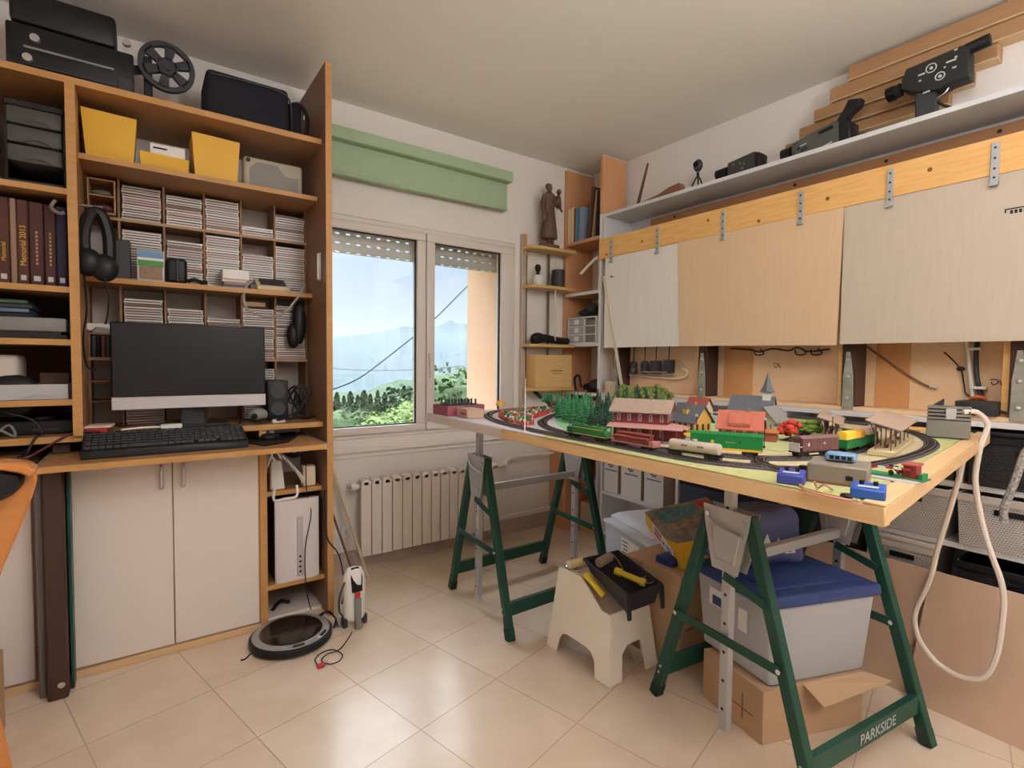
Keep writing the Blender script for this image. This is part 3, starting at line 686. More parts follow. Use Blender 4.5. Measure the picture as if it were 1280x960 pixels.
# ------------------------------------------------------------------ screen, keyboard, desk things
t = thing('monitor', 'large black flat screen with a silver lower bezel on the desk', 'monitor', (.173, 2.50, .8555))
b = MB(); b.box(-.088, .434, 2.42, 2.455, .935, 1.262, BLACK, .004); part(b, 'housing', t)
b = MB(); b.box(-.083, .429, 2.4165, 2.42, .985, 1.257, mat('screen_black', (22, 22, 28), .25)); part(b, 'screen', t)
b = MB(); b.box(-.088, .434, 2.414, 2.42, .934, .982, mat('silver_bezel', (196, 192, 194), .4, metal=.3), .002); part(b, 'lower_bezel', t)
b = MB(); b.prism([(.13, 2.47, .862), (.216, 2.47, .862), (.20, 2.455, 1.10), (.146, 2.455, 1.10)], (0, .012, 0), DGREY); b.box(.05, .30, 2.43, 2.56, .856, .864, DGREY, .003); part(b, 'stand', t)
t = thing('keyboard', 'black full size keyboard on the pull-out tray', 'keyboard', (.105, 2.35, .7905))
K0, K1 = V((-.185, 2.225, .791)), V((.305, 2.225, .791))
b = MB(); b.prism([(-.165, 2.205, .7905), (-.165, 2.205, .818), (-.165, 2.358, .858), (-.165, 2.358, .7905)], (.50, 0, 0), BLACK, .003); part(b, 'body', t)
b = MB(); rr = random.Random(5)
for r_ in range(6):
    yy = 2.218 + r_ * .0225; zz = .8195 + (yy - 2.205) * .261; x = -.157
    while x < .322:
        w = .019
        if r_ == 0 and -.055 < x < .025: w = .115
        if .150 < x < .162 or .230 < x < .242: x += .012; continue
        b.prism([(x, yy, zz), (x, yy + .019, zz + .0048), (x, yy + .016, zz + .0125), (x, yy + .003, zz + .0095)], (min(w, .326 - x) - .002, 0, 0), mat('key_black', (34, 34, 38), .5)); x += w + .001
part(b, 'keys', t)
solo(MB().prism([at(x, y, 'z', .791) for x, y in ((303, 553), (330, 544), (368, 541), (372, 546), (360, 553), (330, 558))], (0, 0, .005), BLACK), 'mouse_pad', 'black mouse pad at the right end of the tray', 'mouse pad')
t = thing('mouse', 'black and grey computer mouse on the mouse pad', 'mouse', tuple(at(335, 548, 'z', .796)))
c = at(335, 548, 'z', .796); b = MB(); b.sph(c + V((0, 0, .008)), (.048, .055, .024), BLACK, 18, 10); part(b, 'body', t)
b = MB(); b.sph(c + V((.01, -.008, .022)), (.018, .026, .013), MGREY); part(b, 'top', t)
t = thing('desktop_speaker', 'black upright speaker box right of the screen', 'speaker', (.49, 2.55, .8555))
b = MB(); b.box(.452, .54, 2.48, 2.60, .856, 1.035, BLACK, .006, 2); part(b, 'cabinet', t)
for z in (.91, .985):
    b = MB(); b.cyl((.496, 2.48, z), (.496, 2.475, z), .03, DGREY, n=20); part(b, 'cone', t)
b = MB(); rr = random.Random(8); pts = []
for i in range(16): pts.append((.59 + .05 * math.sin(i * 2.1) * rr.uniform(.4, 1), 2.52 + .05 * math.cos(i * 1.7), .870 + (.14 * abs(math.sin(i * .9)))))
b.tube(pts, .005, DGREY, 6, 4); solo(b, 'cable_tangle', 'tangled grey cables in the corner right of the desk speaker', 'cables')
b = MB(); pts = [(.33 + i * .028, 2.40 + .02 * math.sin(i * 1.9), .866 + .01 * abs(math.sin(i * 1.3))) for i in range(12)]; b.tube(pts, .006, BLACK, 6, 4); solo(b, 'cable_tangle', 'black cables along the front edge of the desk board', 'cables')
t = thing('webcam', 'grey rounded webcam lying below the right end of the screen', 'webcam', (.41, 2.41, .8555))
b = MB(); b.sph((.405, 2.42, .892), (.038, .028, .03), MGREY); part(b, 'body', t)
b = MB(); b.cyl((.385, 2.392, .89), (.385, 2.386, .89), .012, BLACKG); part(b, 'lens', t)
solo(MB().box(.455, .51, 2.39, 2.43, .8555, .872, LGREY, .004), 'card_reader', 'small silver card reader in front of the desk speaker', 'card reader')
b = MB(); b.box(.06, .13, 2.385, 2.42, .8555, .875, WHITEP, .003); b.tube([(.06, 2.40, .865), (.0, 2.395, .867), (-.06, 2.40, .862)], .004, WHITEP); solo(b, 'usb_hub', 'white stick-shaped hub with a lead behind the keyboard', 'hub')
b = MB(); b.box(-.162, -.10, 2.39, 2.46, .8555, .875, RED, .003); b.para((-.165, 2.385, .8752), (.075, .0, 0), (.01, .08, 0), (0, 0, .008), mat('pink_paper', (214, 190, 176), .7)); solo(b, 'notepad', 'red notepad under pink papers at the left end of the desk', 'notepad')
b = MB(); b.tube([(-.12, 2.385, .862), (-.2, 2.36, .862), (-.30, 2.33, .80), (-.36, 2.30, .796), (-.45, 2.28, .796)], .004, mat('dark_red_cord', (92, 40, 36), .6)); solo(b, 'lead', 'dark red lead running from the desk to the left tray', 'cable')

# ------------------------------------------------------------------ cabinet under the desk
t = thing('cabinet', 'white two-door cabinet under the keyboard tray', 'cabinet', (.095, 2.55, 0))
b = MB(); b.box(-.205, .393, 2.36, 2.768, .028, .76, CABDOOR); part(b, 'carcass', t)
b = MB(); b.box(-.207, .393, 2.335, 2.768, 0, .027, mat('plinth_tan', (206, 172, 132), .5), .002); part(b, 'plinth', t)
b = MB(); b.box(-.2075, -.2045, 2.338, 2.36, .03, .755, mat('door_edge_brown', (120, 72, 56), .6)); part(b, 'edge_strip', t)
b = MB(); b.box(.3895, .3925, 2.338, 2.36, .03, .755, mat('door_edge_tan', (196, 150, 104), .6)); part(b, 'edge_strip', t)
for x0, x1, hx in ((-.204, .0915, .058), (.0945, .389, .127)):
    b = MB(); b.box(x0, x1, 2.341, 2.359, .032, .755, CABDOOR, .002); d = part(b, 'door', t)
    b = MB(); b.tube([(hx, 2.341, .645), (hx, 2.322, .648), (hx, 2.320, .685), (hx, 2.322, .722), (hx, 2.341, .725)], .006, ALU, 8); part(b, 'handle', d)
# niche contents
t = thing('computer_tower', 'white and silver desktop computer tower in the open niche', 'computer', (.54, 2.56, .172))
TOW = mat('tower_white', (214, 206, 204), .4)
b = MB(); b.box(.455, .635, 2.372, 2.74, .1725, .522, DGREY, .004); part(b, 'case', t)
b = MB(); b.prism([(.455, 2.372, .1725), (.455, 2.358, .1725), (.48, 2.346, .1725), (.61, 2.346, .1725), (.635, 2.358, .1725), (.635, 2.372, .1725)], (0, 0, .352), TOW); part(b, 'front', t)
b = MB(); b.box(.540, .566, 2.343, 2.347, .19, .45, mat('tower_strip', (176, 170, 170), .35), .002); s_ = part(b, 'port_strip', t)
for z in (.21, .232, .254, .276):
    b = MB(); b.cyl((.553, 2.3435, z), (.553, 2.3415, z), .005, BLACK, n=10); part(b, 'port', s_)
b = MB(); b.cyl((.553, 2.3435, .43), (.553, 2.3415, .43), .004, LGREY, n=10); part(b, 'button', s_)
t = thing('power_strip', 'white power strip standing on the upper niche shelf', 'power strip', (.475, 2.43, .5655))
b = MB(); b.prism([(.447, 2.40, .566), (.505, 2.40, .566), (.50, 2.43, .69), (.455, 2.43, .69)], (0, .03, 0), WHITEP, .004); part(b, 'body', t)
b = MB(); b.tube([(.47, 2.42, .69), (.44, 2.40, .72), (.43, 2.39, .67), (.46, 2.38, .74), (.49, 2.40, .70)], .005, WHITEP); part(b, 'lead', t)
b = MB(); b.tube([(.46, 2.385, .575), (.455, 2.37, .53), (.50, 2.37, .53), (.545, 2.37, .535), (.55, 2.385, .58)], .006, WHITEP); part(b, 'lead', t)
b = MB(); b.box(.58, .635, 2.40, 2.45, .5655, .655, mat('cream_adapter', (220, 204, 180), .5), .006, 2); solo(b, 'adapter', 'cream plug adapter at the right of the upper niche shelf', 'adapter')
b = MB()
for i in range(5): b.tube([(.50 + .01 * i, 2.42 + .01 * i, .71 - .012 * i), (.54 + .006 * i, 2.41, .66 - .01 * i), (.585, 2.395 + .004 * i, .60 - .006 * i)], .0055, WHITEP, 6)
b.tube([(.50, 2.46, .74), (.55, 2.45, .70), (.62, 2.47, .72)], .012, BLACK); b.tube([(.47, 2.50, .72), (.53, 2.48, .76), (.60, 2.5, .69)], .01, BLACK); solo(b, 'cable_bundle', 'bundle of white and black cables on the upper niche shelf', 'cables')
b = MB(); b.tube([(.585, 2.37, .72), (.585, 2.36, .55), (.60, 2.345, .46), (.575, 2.338, .33), (.57, 2.335, .22), (.58, 2.34, .10), (.60, 2.36, .02)], .0022, BLACK); solo(b, 'lead', 'thin black lead hanging in front of the white computer', 'cable')
b = MB(); b.tube([(.648, 2.31, .56), (.652, 2.30, .36), (.70, 2.28, .27), (.72, 2.27, .12), (.70, 2.28, .01)], .003, BLACK); solo(b, 'lead', 'black lead hanging over the bookcase panel front down to the floor', 'cable')
b = MB(); b.tube([(.46, 2.46, .013), (.50, 2.50, .03), (.54, 2.49, .02)], .008, BLACK); solo(b, 'lead', 'short black lead on the floor of the niche', 'cable')

# ------------------------------------------------------------------ left of the cabinet
t = thing('side_cabinet', 'white-doored side cabinet at the left edge under the left tray', 'cabinet', (-.66, 2.55, 0))
b = MB(); b.box(-.94, -.305, 2.36, 2.768, .028, .76, CABDOOR); part(b, 'carcass', t)
b = MB(); b.box(-.94, -.292, 2.335, 2.768, 0, .027, MATS['plinth_tan'], .002); part(b, 'plinth', t)
b = MB(); b.box(-.93, -.306, 2.341, 2.359, .032, .755, CABDOOR, .002); part(b, 'door', t)
b = MB(); b.box(-.3048, -.293, 2.338, 2.768, .028, .76, mat('taupe_edge', (128, 92, 76), .6)); part(b, 'edge_strip', t)
t = thing('folded_trestle', 'folded trestle with a dark brown rail standing left of the cabinet', 'trestle', (-.29, 2.32, 0))
b = MB(); b.box(-.264, -.211, 2.22, 2.275, .0, .767, BROWNPOST, .004); r_ = part(b, 'rail', t)
b = MB(); b.cyl((-.228, 2.22, .05), (-.228, 2.216, .05), .010, CHROME, n=12); part(b, 'bolt', r_)
b = MB(); b.box(-.209, -.199, 2.27, 2.332, 0, .765, GREENM, .003); part(b, 'leg', t)
b = MB(); b.box(-.288, -.268, 2.26, 2.31, .0, .765, mat('grey_enamel', (112, 104, 102), .5), .003); part(b, 'leg', t)
b = MB(); b.box(-.291, -.2085, 2.38, 2.5, .0, .76, BLACK, .003); part(b, 'cross_brace', t)
solo(MB().box(-.255, -.205, 2.40, 2.50, .7905, .825, BROWNPOST, .003), 'wooden_block', 'dark brown block on the left end of the keyboard tray', 'block')
# chair and carton at the left edge
t = thing('armchair', 'bent plywood chair with black upholstery, cut by the left edge', 'chair', (-.42, 1.35, 0))
CHW = mat('chair_plywood', (196, 130, 74), .35, noise_amt=.5, noise_scale=5, rgb2=(178, 110, 56), stretch=(1, 1, 8))
ol = [(x, y) for x, y in ((-110, 588), (-60, 580), (0, 577), (30, 580), (44, 588), (46, 600), (36, 632), (20, 672), (2, 712), (-12, 760), (-50, 800), (-110, 800))]
b = MB(); b.prism([at(x, y, 'y', 1.40) for x, y in ol], (0, .018, 0), CHW, .004); b.prism([at(x, y, 'y', 1.34) for x, y in ((-110, 590), (0, 579), (30, 581), (44, 589), (38, 598), (26, 592), (0, 588), (-110, 600))], (0, .06, 0), CHW, .003); part(b, 'backrest', t)
b = MB(); b.prism([at(x, y, 'y', 1.36) for x, y in ((-110, 598), (0, 588), (26, 592), (30, 603), (20, 616), (0, 628), (-110, 640))], (0, .036, 0), BLACK, .006); part(b, 'back_pad', t)
q = at(0, 700, 'y', 1.4)
b = MB(); b.box(-.66, -.235, .98, 1.40, .43, .45, CHW, .004); b.box(-.64, -.26, 1.0, 1.38, .45, .49, BLACK, .015, 2); part(b, 'seat', t)
for x, y, x2, y2 in ((-.25, 1.38, -.215, 1.42), (-.64, 1.38, -.68, 1.42), (-.27, 1.02, -.24, .97), (-.64, 1.02, -.68, .97)):
    b = MB(); b.tube([(x, y, .43), (x + (x2 - x) * .6, y + (y2 - y) * .6, .22), (x2, y2, .0)], .017, CHW, 8); part(b, 'leg', t)
t = thing('cardboard_carton', 'brown cardboard carton on the floor at the left edge', 'carton', (-.45, 2.0, 0))
b = MB(); b.box(-.70, -.352, 1.86, 2.15, 0, .245, CARD, .003); part(b, 'box', t)
b = MB(); b.para((-.3515, 1.90, .09), (0, .06, 0), (0, 0, .05), (.0008, 0, 0), WHITE); part(b, 'sticker', t)
# ------------------------------------------------------------------ window blind, radiator
t = thing('fabric_blind', 'folded sage green fabric blind above the window', 'blind', (1.28, 2.72, 2.06))
SAGE = mat('sage_fabric', (168, 190, 158), .85, noise_amt=.3, noise_scale=30, rgb2=(156, 178, 146), spec=.15)
b = MB(); b.box(.69, 1.90, 2.665, 2.768, 2.235, 2.30, SAGE, .01, 2); part(b, 'pelmet', t)
b = MB(); b.box(.69, 1.88, 2.705, 2.735, 2.075, 2.235, SAGE, .008, 2); b.box(.69, 1.88, 2.699, 2.74, 2.066, 2.088, SAGE, .008, 2); part(b, 'folded_fabric', t)
b = MB(); b.box(2.028, 2.062, 2.74, 2.768, .80, 1.955, mat('strap_guide_grey', (196, 184, 172), .6), .003); b.box(2.03, 2.06, 2.735, 2.74, 1.82, 1.955, mat('strap_tan', (190, 146, 104), .7)); b.box(2.036, 2.054, 2.736, 2.74, .85, 1.82, mat('strap_taupe', (176, 158, 144), .8)); solo(b, 'shutter_strap', 'tan roller shutter strap in its guide right of the window', 'strap')
t = thing('radiator', 'white sectional radiator under the window', 'radiator', (1.37, 2.70, .06))
RADW = mat('radiator_white', (232, 222, 212), .35)
nS = 15; x0, x1 = .935, 1.815; w = (x1 - x0) / nS
for i in range(nS):
    b = MB(); x = x0 + i * w
    b.box(x + .002, x + w - .002, 2.668, 2.674, .085, .485, RADW, .002); b.box(x + .018, x + w - .018, 2.674, 2.735, .09, .48, RADW); b.box(x + .006, x + w - .006, 2.668, 2.74, .455, .497, RADW, .012, 3); b.box(x + .010, x + w - .010, 2.674, 2.74, .085, .115, RADW, .006, 2)
    part(b, 'radiator_section', t)
b = MB(); b.cyl((x0 - .02, 2.70, .46), (x0, 2.70, .46), .014, WHITEP); b.cyl((x0 - .045, 2.70, .46), (x0 - .018, 2.70, .46), .02, WHITEP); b.cyl((x0 - .035, 2.70, .46), (x0 - .035, 2.765, .46), .008, RADW); part(b, 'air_valve', t)
b = MB(); b.cyl((x1, 2.705, .47), (x1 + .05, 2.705, .47), .013, RADW); b.sph((x1 + .06, 2.70, .475), (.022, .02, .024), RADW); b.tube([(x1 + .06, 2.70, .48), (x1 + .09, 2.705, .505), (x1 + .16, 2.72, .51), (2.298, 2.725, .51)], .011, RADW); part(b, 'valve_pipe', t)
b = MB(); b.tube([(x1, 2.705, .13), (x1 + .12, 2.715, .135), (2.298, 2.725, .137)], .011, RADW); part(b, 'return_pipe', t)

# ------------------------------------------------------------------ rod shelves in the corner
t = thing('corner_shelves', 'four small pine shelves on thin rods beside the window', 'shelf', (2.2, 2.70, .93))
PINES = mat('pine_shelf', (206, 170, 110), .5, noise_amt=.5, noise_scale=6, rgb2=(188, 148, 90), stretch=(3, 14, 14))
for z in (1.872, 1.625, 1.245, .960):
    b = MB(); b.prism([(2.03, 2.66, z - .02), (2.10, 2.632, z - .02), (2.396, 2.632, z - .02), (2.396, 2.767, z - .02), (2.03, 2.767, z - .02)], (0, 0, .02), PINES, .002); part(b, 'shelf', t)
for x in (2.062, 2.252):
    b = MB(); b.cyl((x, 2.745, .94), (x, 2.745, 1.87), .008, mat('olive_rod', (104, 96, 60), .5)); part(b, 'rod', t)
# carved figure
def remeshed(mb, name, vox, m):
    o = mb.out(name); md = o.modifiers.new('r', 'REMESH'); md.mode = 'VOXEL'; md.voxel_size = vox
    sm = o.modifiers.new('s', 'SMOOTH'); sm.factor = .5; sm.iterations = 2
    bpy.context.view_layer.update()
    me = bpy.data.meshes.new_from_object(o.evaluated_get(bpy.context.evaluated_depsgraph_get()))
    me.materials.clear(); me.materials.append(m); me.shade_smooth()
    bpy.data.objects.remove(o)
    return me
fx, fy, fz = 2.19, 2.672, 1.8725
WOODF = mat('carved_wood', (104, 78, 62), .5, noise_amt=.5, noise_scale=30, rgb2=(80, 58, 48))
b = MB()
b.lathe((fx, fy, fz), [(.048, .055), (.062, .06), (.060, .10), (.050, .17), (.040, .24), (.036, .262), (.042, .28), (.047, .31), (.040, .345), (.018, .36), (.014, .372)], WOODF, 18, sc=(1, .75))
b.sph((fx - .004, fy - .004, fz + .388), (.020, .022, .026), WOODF); b.sph((fx - .012, fy + .002, fz + .395), (.019, .02, .02), WOODF)
b.tube([(fx - .042, fy - .005, fz + .335), (fx - .062, fy - .01, fz + .27), (fx - .066, fy - .03, fz + .215), (fx - .055, fy - .045, fz + .195)], [.017, .011], WOODF, 8)
b.sph((fx - .060, fy - .03, fz + .185), (.022, .022, .032), WOODF)
b.tube([(fx + .042, fy - .005, fz + .335), (fx + .062, fy - .02, fz + .275), (fx + .05, fy - .045, fz + .27), (fx + .03, fy - .05, fz + .275)], [.017, .011], WOODF, 8)
b.lathe((fx + .055, fy - .025, fz + .26), [(.012, .0), (.022, .02), (.02, .05), (.016, .075), (.006, .085)], WOODF, 12); b.sph((fx + .055, fy - .03, fz + .365), (.017, .018, .02), WOODF)
b.tube([(fx + .045, fy - .045, fz + .325), (fx + .025, fy - .05, fz + .33)], .008, WOODF); b.tube([(fx + .06, fy - .03, fz + .27), (fx + .072, fy - .045, fz + .235)], .008, WOODF)
b.box(fx - .012, fx + .003, fy - .02, fy + .01, fz + .02, fz + .06, WOODF); b.box(fx + .016, fx + .03, fy - .02, fy + .01, fz + .02, fz + .06, WOODF)
fig = thing('carved_figure', 'dark carved wooden statuette of a person carrying a child on the top shelf', 'statuette', (fx, fy, fz))
me = remeshed(b, 'tmp', .0045, WOODF); o = bpy.data.objects.new('figure', me); COL.objects.link(o)
me.transform(Matrix.Translation(-V((fx, fy, fz)))); o.parent = fig
b = MB(); b.prism([(fx - .09, fy - .03, fz + .0005), (fx - .02, fy - .036, fz + .0005), (fx + .07, fy - .03, fz + .0005), (fx + .07, fy + .04, fz + .0005), (fx - .06, fy + .05, fz + .0005)], (0, 0, .022), WOODF, .004); part(b, 'base', fig)
t = thing('ornament', 'small white ornament with a black round head on the second corner shelf', 'ornament', (2.10, 2.68, 1.6255))
b = MB(); b.box(2.085, 2.13, 2.66, 2.70, 1.6255, 1.69, WHITEP, .004); part(b, 'base', t)
b = MB(); b.lathe((2.108, 2.68, 1.69), [(.012, 0), (.010, .02), (.018, .035), (.02, .05), (.014, .066), (.004, .07)], BLACK, 14); part(b, 'head', t)
b = MB(); b.lathe((2.29, 2.69, 1.6255), [(.042, 0), (.043, .01), (.043, .115), (.038, .118)], DGREY, 20); solo(b, 'canister', 'dark grey canister on the second corner shelf beside the bookcase', 'canister')
b = MB(); b.tube([(2.08, 2.69, 1.265), (2.16, 2.68, 1.285), (2.26, 2.68, 1.275), (2.38, 2.69, 1.27)], [.03, .022], BLACK, 10); b.sph((2.12, 2.685, 1.29), (.055, .035, .03), BLACK); solo(b, 'umbrella', 'folded black umbrella lying on the third corner shelf', 'umbrella')
b = MB(); b.tube([(2.215, 2.629, 1.60), (2.22, 2.627, 1.48), (2.222, 2.627, 1.36), (2.218, 2.63, 1.30), (2.23, 2.64, 1.27)], .0045, mat('cream_cord', (216, 196, 166), .7)); solo(b, 'cord', 'cream cord hanging from the second corner shelf', 'cord')
t = thing('wooden_box', 'pale wooden wine box with faint printing on the lowest corner shelf', 'box', (2.24, 2.69, .9605))
b = MB(); b.box(2.07, 2.385, 2.645, 2.755, .9605, 1.175, mat('box_wood', (214, 180, 122), .6, noise_amt=.5, noise_scale=5, rgb2=(200, 160, 104), stretch=(2, 14, 14)), .003); part(b, 'box', t)
b = MB(); b.box(2.20, 2.30, 2.644, 2.645, 1.068, 1.074, mat('print_brown', (120, 92, 66), .8)); b.box(2.21, 2.29, 2.644, 2.645, 1.052, 1.056, MATS['print_brown']); part(b, 'print', t)
b = MB(); b.beam((2.11, 2.70, .93), (2.16, 2.69, .89), .03, .02, BLACK, bev=.004); b.beam((2.10, 2.72, .94), (2.12, 2.70, .925), .008, .008, BLACK); solo(b, 'clip', 'dark clip hanging under the lowest corner shelf', 'clip')

# ------------------------------------------------------------------ corner bookcase
t = thing('corner_bookcase', 'tall narrow orange wood bookcase in the corner behind the model table', 'bookcase', (2.5, 2.58, 0))
def cpart(x0, x1, y0, y1, z0, z1, m, name, bev=.001):
    b = MB(); b.box(x0, x1, y0, y1, z0, z1, m, bev); return part(b, name, t)
cpart(2.40, 2.655, 2.742, 2.766, .87, 2.44, CORNERWOOD, 'side_panel')
cpart(2.40, 2.612, 2.398, 2.420, 2.07, 2.437, CORNERWOOD, 'side_panel')
b = MB(); b.box(2.40, 2.612, 2.398, 2.420, 2.4372, 2.441, WHITEB); b.box(2.40, 2.612, 2.398, 2.420, 0, 2.0695, WHITEB, .001); part(b, 'white_side', t)
cpart(2.40, 2.655, 2.4205, 2.7415, 1.918, 1.94, CORNERWOOD, 'shelf')
for z in (1.595, 1.255, .93):
    b = MB(); b.box(2.402, 2.655, 2.4205, 2.7415, z - .02, z, CORNERWOOD); b.box(2.4, 2.402, 2.4205, 2.7415, z - .02, z, WHITEB); part(b, 'shelf', t)
cpart(2.30, 2.655, 2.600, 2.766, 0, .868, CORNERWOOD, 'lower_cupboard')
cpart(2.40, 2.655, 2.4205, 2.5995, .29, .31, CORNERWOOD, 'shelf'); cpart(2.40, 2.655, 2.4205, 2.5995, .0, .02, CORNERWOOD, 'shelf')
bk = [('cream spined thin book, first against the far side panel', (226, 212, 176), .018, .235, 0), ('pale yellow thin book second from the far side panel', (214, 192, 130), .018, .235, 0), ('cream book third from the far side panel', (222, 206, 168), .020, .238, 0), ('thin rust red book beside the cream ones', (150, 84, 66), .016, .228, 0), ('teal blue book leaning towards the cream ones', (88, 140, 170), .024, .225, .06), ('wide grey blue book with a blue edge, leaning', (140, 156, 172), .036, .22, .10)]
y = 2.735
for lab, c, w, h, tl in bk:
    b = MB(); y1 = y - w
    b.para((2.408, y1, 1.9405), (.20, 0, 0), (0, w - .0015, 0), (0, -tl * h * .5, h), mat('book_' + lab.split()[0] + lab.split()[1], c, .6), .001)
    solo(b, 'book', lab, 'book', 'books on the corner bookcase shelf'); y = y1 - .0005 - tl * .09
b = MB(); b.para((2.41, 2.535, 1.9405), (.15, 0, 0), (0, .012, 0), (0, -.038, .33), mat('frame_brown', (92, 66, 54), .5), .001); solo(b, 'framed_picture', 'thin brown frame leaning on the bookcase shelf', 'frame')
b = MB(); b.para((2.415, 2.500, 1.9405), (.15, 0, 0), (0, .010, 0), (0, -.034, .30), mat('frame_pale', (170, 130, 100), .5), .001); solo(b, 'framed_picture', 'pale wooden frame leaning between brown and black ones', 'frame')
b = MB(); b.para((2.42, 2.445, 1.9405), (.16, 0, 0), (0, .034, 0), (0, -.012, .295), BLACK, .002); solo(b, 'album', 'black album standing against the near side panel', 'album')
b = MB(); b.tube([(2.41, 2.60, 1.72), (2.42, 2.50, 1.79), (2.42, 2.45, 1.81)], .010, CREAM); b.tube([(2.42, 2.46, 1.81), (2.42, 2.42, 1.85), (2.43, 2.425, 1.875)], .005, CHROME); b.tube([(2.43, 2.46, 1.81), (2.46, 2.47, 1.74), (2.46, 2.48, 1.60)], .009, CREAM); solo(b, 'clothes_hanger', 'cream clothes hanger hanging in the corner bookcase', 'hanger')
t = thing("storage_tower", 'small white drawer tower with three clear drawers in the corner bookcase', 'drawers', (2.46, 2.57, 1.2555))
b = MB(); 
for z in (1.2555, 1.311, 1.367, 1.424): b.box(2.405, 2.55, 2.445, 2.715, z, z + .007, WHITEP)
for yy in (2.445, 2.555, 2.711): b.box(2.405, 2.55, yy, yy + .005, 1.2625, 1.424, WHITEP)
b.box(2.545, 2.55, 2.45, 2.711, 1.2625, 1.424, LGREY); part(b, 'housing', t)
for i, z in enumerate((1.264, 1.320, 1.376)):
    b = MB(); b.box(2.406, 2.54, 2.563, 2.709, z, z + .045, FROST, .004); d = part(b, 'drawer', t)
    b = MB(); b.box(2.404, 2.406, 2.605, 2.65, z + .006, z + .04, WHITE); part(b, 'paper', d)
b = MB(); b.box(2.41, 2.54, 2.455, 2.55, 1.2625, 1.37, MGREY, .004); b.box(2.41, 2.54, 2.455, 2.55, 1.374, 1.41, mat('grey_olive', (128, 124, 112), .5), .004); part(b, 'side_drawer', t)
b = MB(); b.sph((2.47, 2.56, 1.462), (.055, .11, .030), BLACK); b.sph((2.46, 2.52, 1.485), (.05, .06, .035), DGREY); b.cyl((2.43, 2.46, 1.468), (2.43, 2.445, 1.468), .034, BLACK); solo(b, 'hair_dryer', 'black rounded device on top of the small drawer tower', 'device')
b = MB(); b.tube([(2.42, 2.64, .935), (2.42, 2.655, 1.02), (2.43, 2.62, 1.035), (2.43, 2.60, .96)], .008, BLACK); b.sph((2.47, 2.54, .962), (.055, .07, .03), BLACK); b.sph((2.46, 2.49, .985), (.05, .045, .035), DGREY); solo(b, 'camera_bag', 'black bag with a strap loop on the lower bookcase shelf', 'bag')
b = MB(); b.prism([(2.325, 2.43, .36), (2.325, 2.585, .36), (2.325, 2.575, .70), (2.325, 2.44, .70)], (.07, 0, 0), BLACK, .015); b.sph((2.33, 2.50, .52), (.02, .045, .13), mat('bag_slate', (86, 88, 110), .7)); b.tube([(2.36, 2.45, .70), (2.36, 2.47, .80), (2.37, 2.53, .80), (2.36, 2.56, .70)], .006, BLACK); solo(b, 'shopping_bag', 'black and slate bag hanging beside the white shelf unit', 'bag')
b = MB(); b.prism([(2.284, 2.655, .85), (2.284, 2.74, .85), (2.284, 2.73, .60), (2.284, 2.69, .58)], (.014, 0, 0), mat('slate_cloth', (92, 92, 98), .9), .004); solo(b, 'cloth', 'slate grey cloth hanging on the orange lower cupboard', 'cloth')
for k, (z, c, lab) in enumerate(((.3105, (196, 150, 140), 'pink box on the low orange shelf in the corner'), (.0205, (198, 180, 160), 'pale carton at the bottom of the corner bookcase'))):
    solo(MB().box(2.42, 2.60, 2.44, 2.58, z, z + (.05 if k == 0 else .17), mat('low_box_%d' % k, c, .7), .003), 'carton', lab, 'box')

# ------------------------------------------------------------------ white storage unit along the right wall
YE = -.35
t = thing('storage_unit', 'long white shelf unit along the right wall behind the model table', 'shelf unit', (2.53, 1.0, 0))
def spart(y0, y1, z0, z1, name, x0=2.40, x1=2.655, m=WHITEB):
    b = MB(); b.box(x0, x1, y0, y1, z0, z1, m, .001); return part(b, name, t)
spart(YE, 2.395, .917, .937, 'top_board', 2.395)
for y in (2.377, 1.80, 1.222, .862, .62 - .03): spart(y - .018, y, 0 if y > .7 else .7105, .9165, 'upright')
spart(YE, YE + .018, 0, .9165, 'upright')
for (ya, yb) in ((1.8005, 2.3585), (1.2225, 1.7815)):
    spart(ya, yb, .69, .71, 'shelf'); spart(ya, yb, .29, .31, 'shelf')
spart(.8625, 1.2035, .69, .71, 'shelf'); spart(.8625, 1.2035, .29, .31, 'shelf')
for z in (.71, .49, .285): spart(YE + .0185, .8435, z - .02, z, 'shelf')
spart(YE + .0185, 2.3585, .03, .05, 'shelf')
# upper shelf box
t = thing('upper_shelf', 'long white upper shelf box fixed on the right wall, with a batten under it', 'shelf', (2.53, 1.0, 1.79))
SHG = mat('shelf_white_matt', (214, 214, 216), .55)
for q in ((YE, 2.392, 2.046, 2.066, 2.40, 'shelf_board'), (2.374, 2.392, 1.79, 2.0455, 2.40, 'end_panel')):
    b = MB(); b.box(q[4], 2.655, q[0], q[1], q[2], q[3], SHG, .001); part(b, q[5], t)
b = MB(); b.box(2.645, 2.6555, YE, 2.3735, 1.79, 2.0455, SHG); part(b, 'back_panel', t)
b = MB(); b.box(2.60, 2.6445, YE, 2.18, 1.975, 2.02, mat('batten_brown', (168, 122, 84), .6, noise_amt=.5, noise_scale=6, rgb2=(146, 102, 68), stretch=(8, 1, 8)), .001)
bt = part(b, 'batten', t)
for y in (2.0, 1.30, .92, .56):
    b = MB(); b.cyl((2.60, y, 1.998), (2.597, y, 1.998), .007, BLACK, n=10); part(b, 'screw', bt)
b = MB(); b.box(2.42, 2.644, 2.23, 2.30, 1.84, 1.862, BROWNPOST, .002); b.tube([(2.44, 2.25, 1.88), (2.47, 2.20, 1.93), (2.52, 2.17, 1.90)], .006, BLACK); solo(b, 'bracket', 'dark bracket inside the left end of the upper shelf box', 'bracket')
t = thing('pine_beam', 'long pine beam with metal straps under the upper shelf', 'beam', (2.39, 1.0, 1.78))
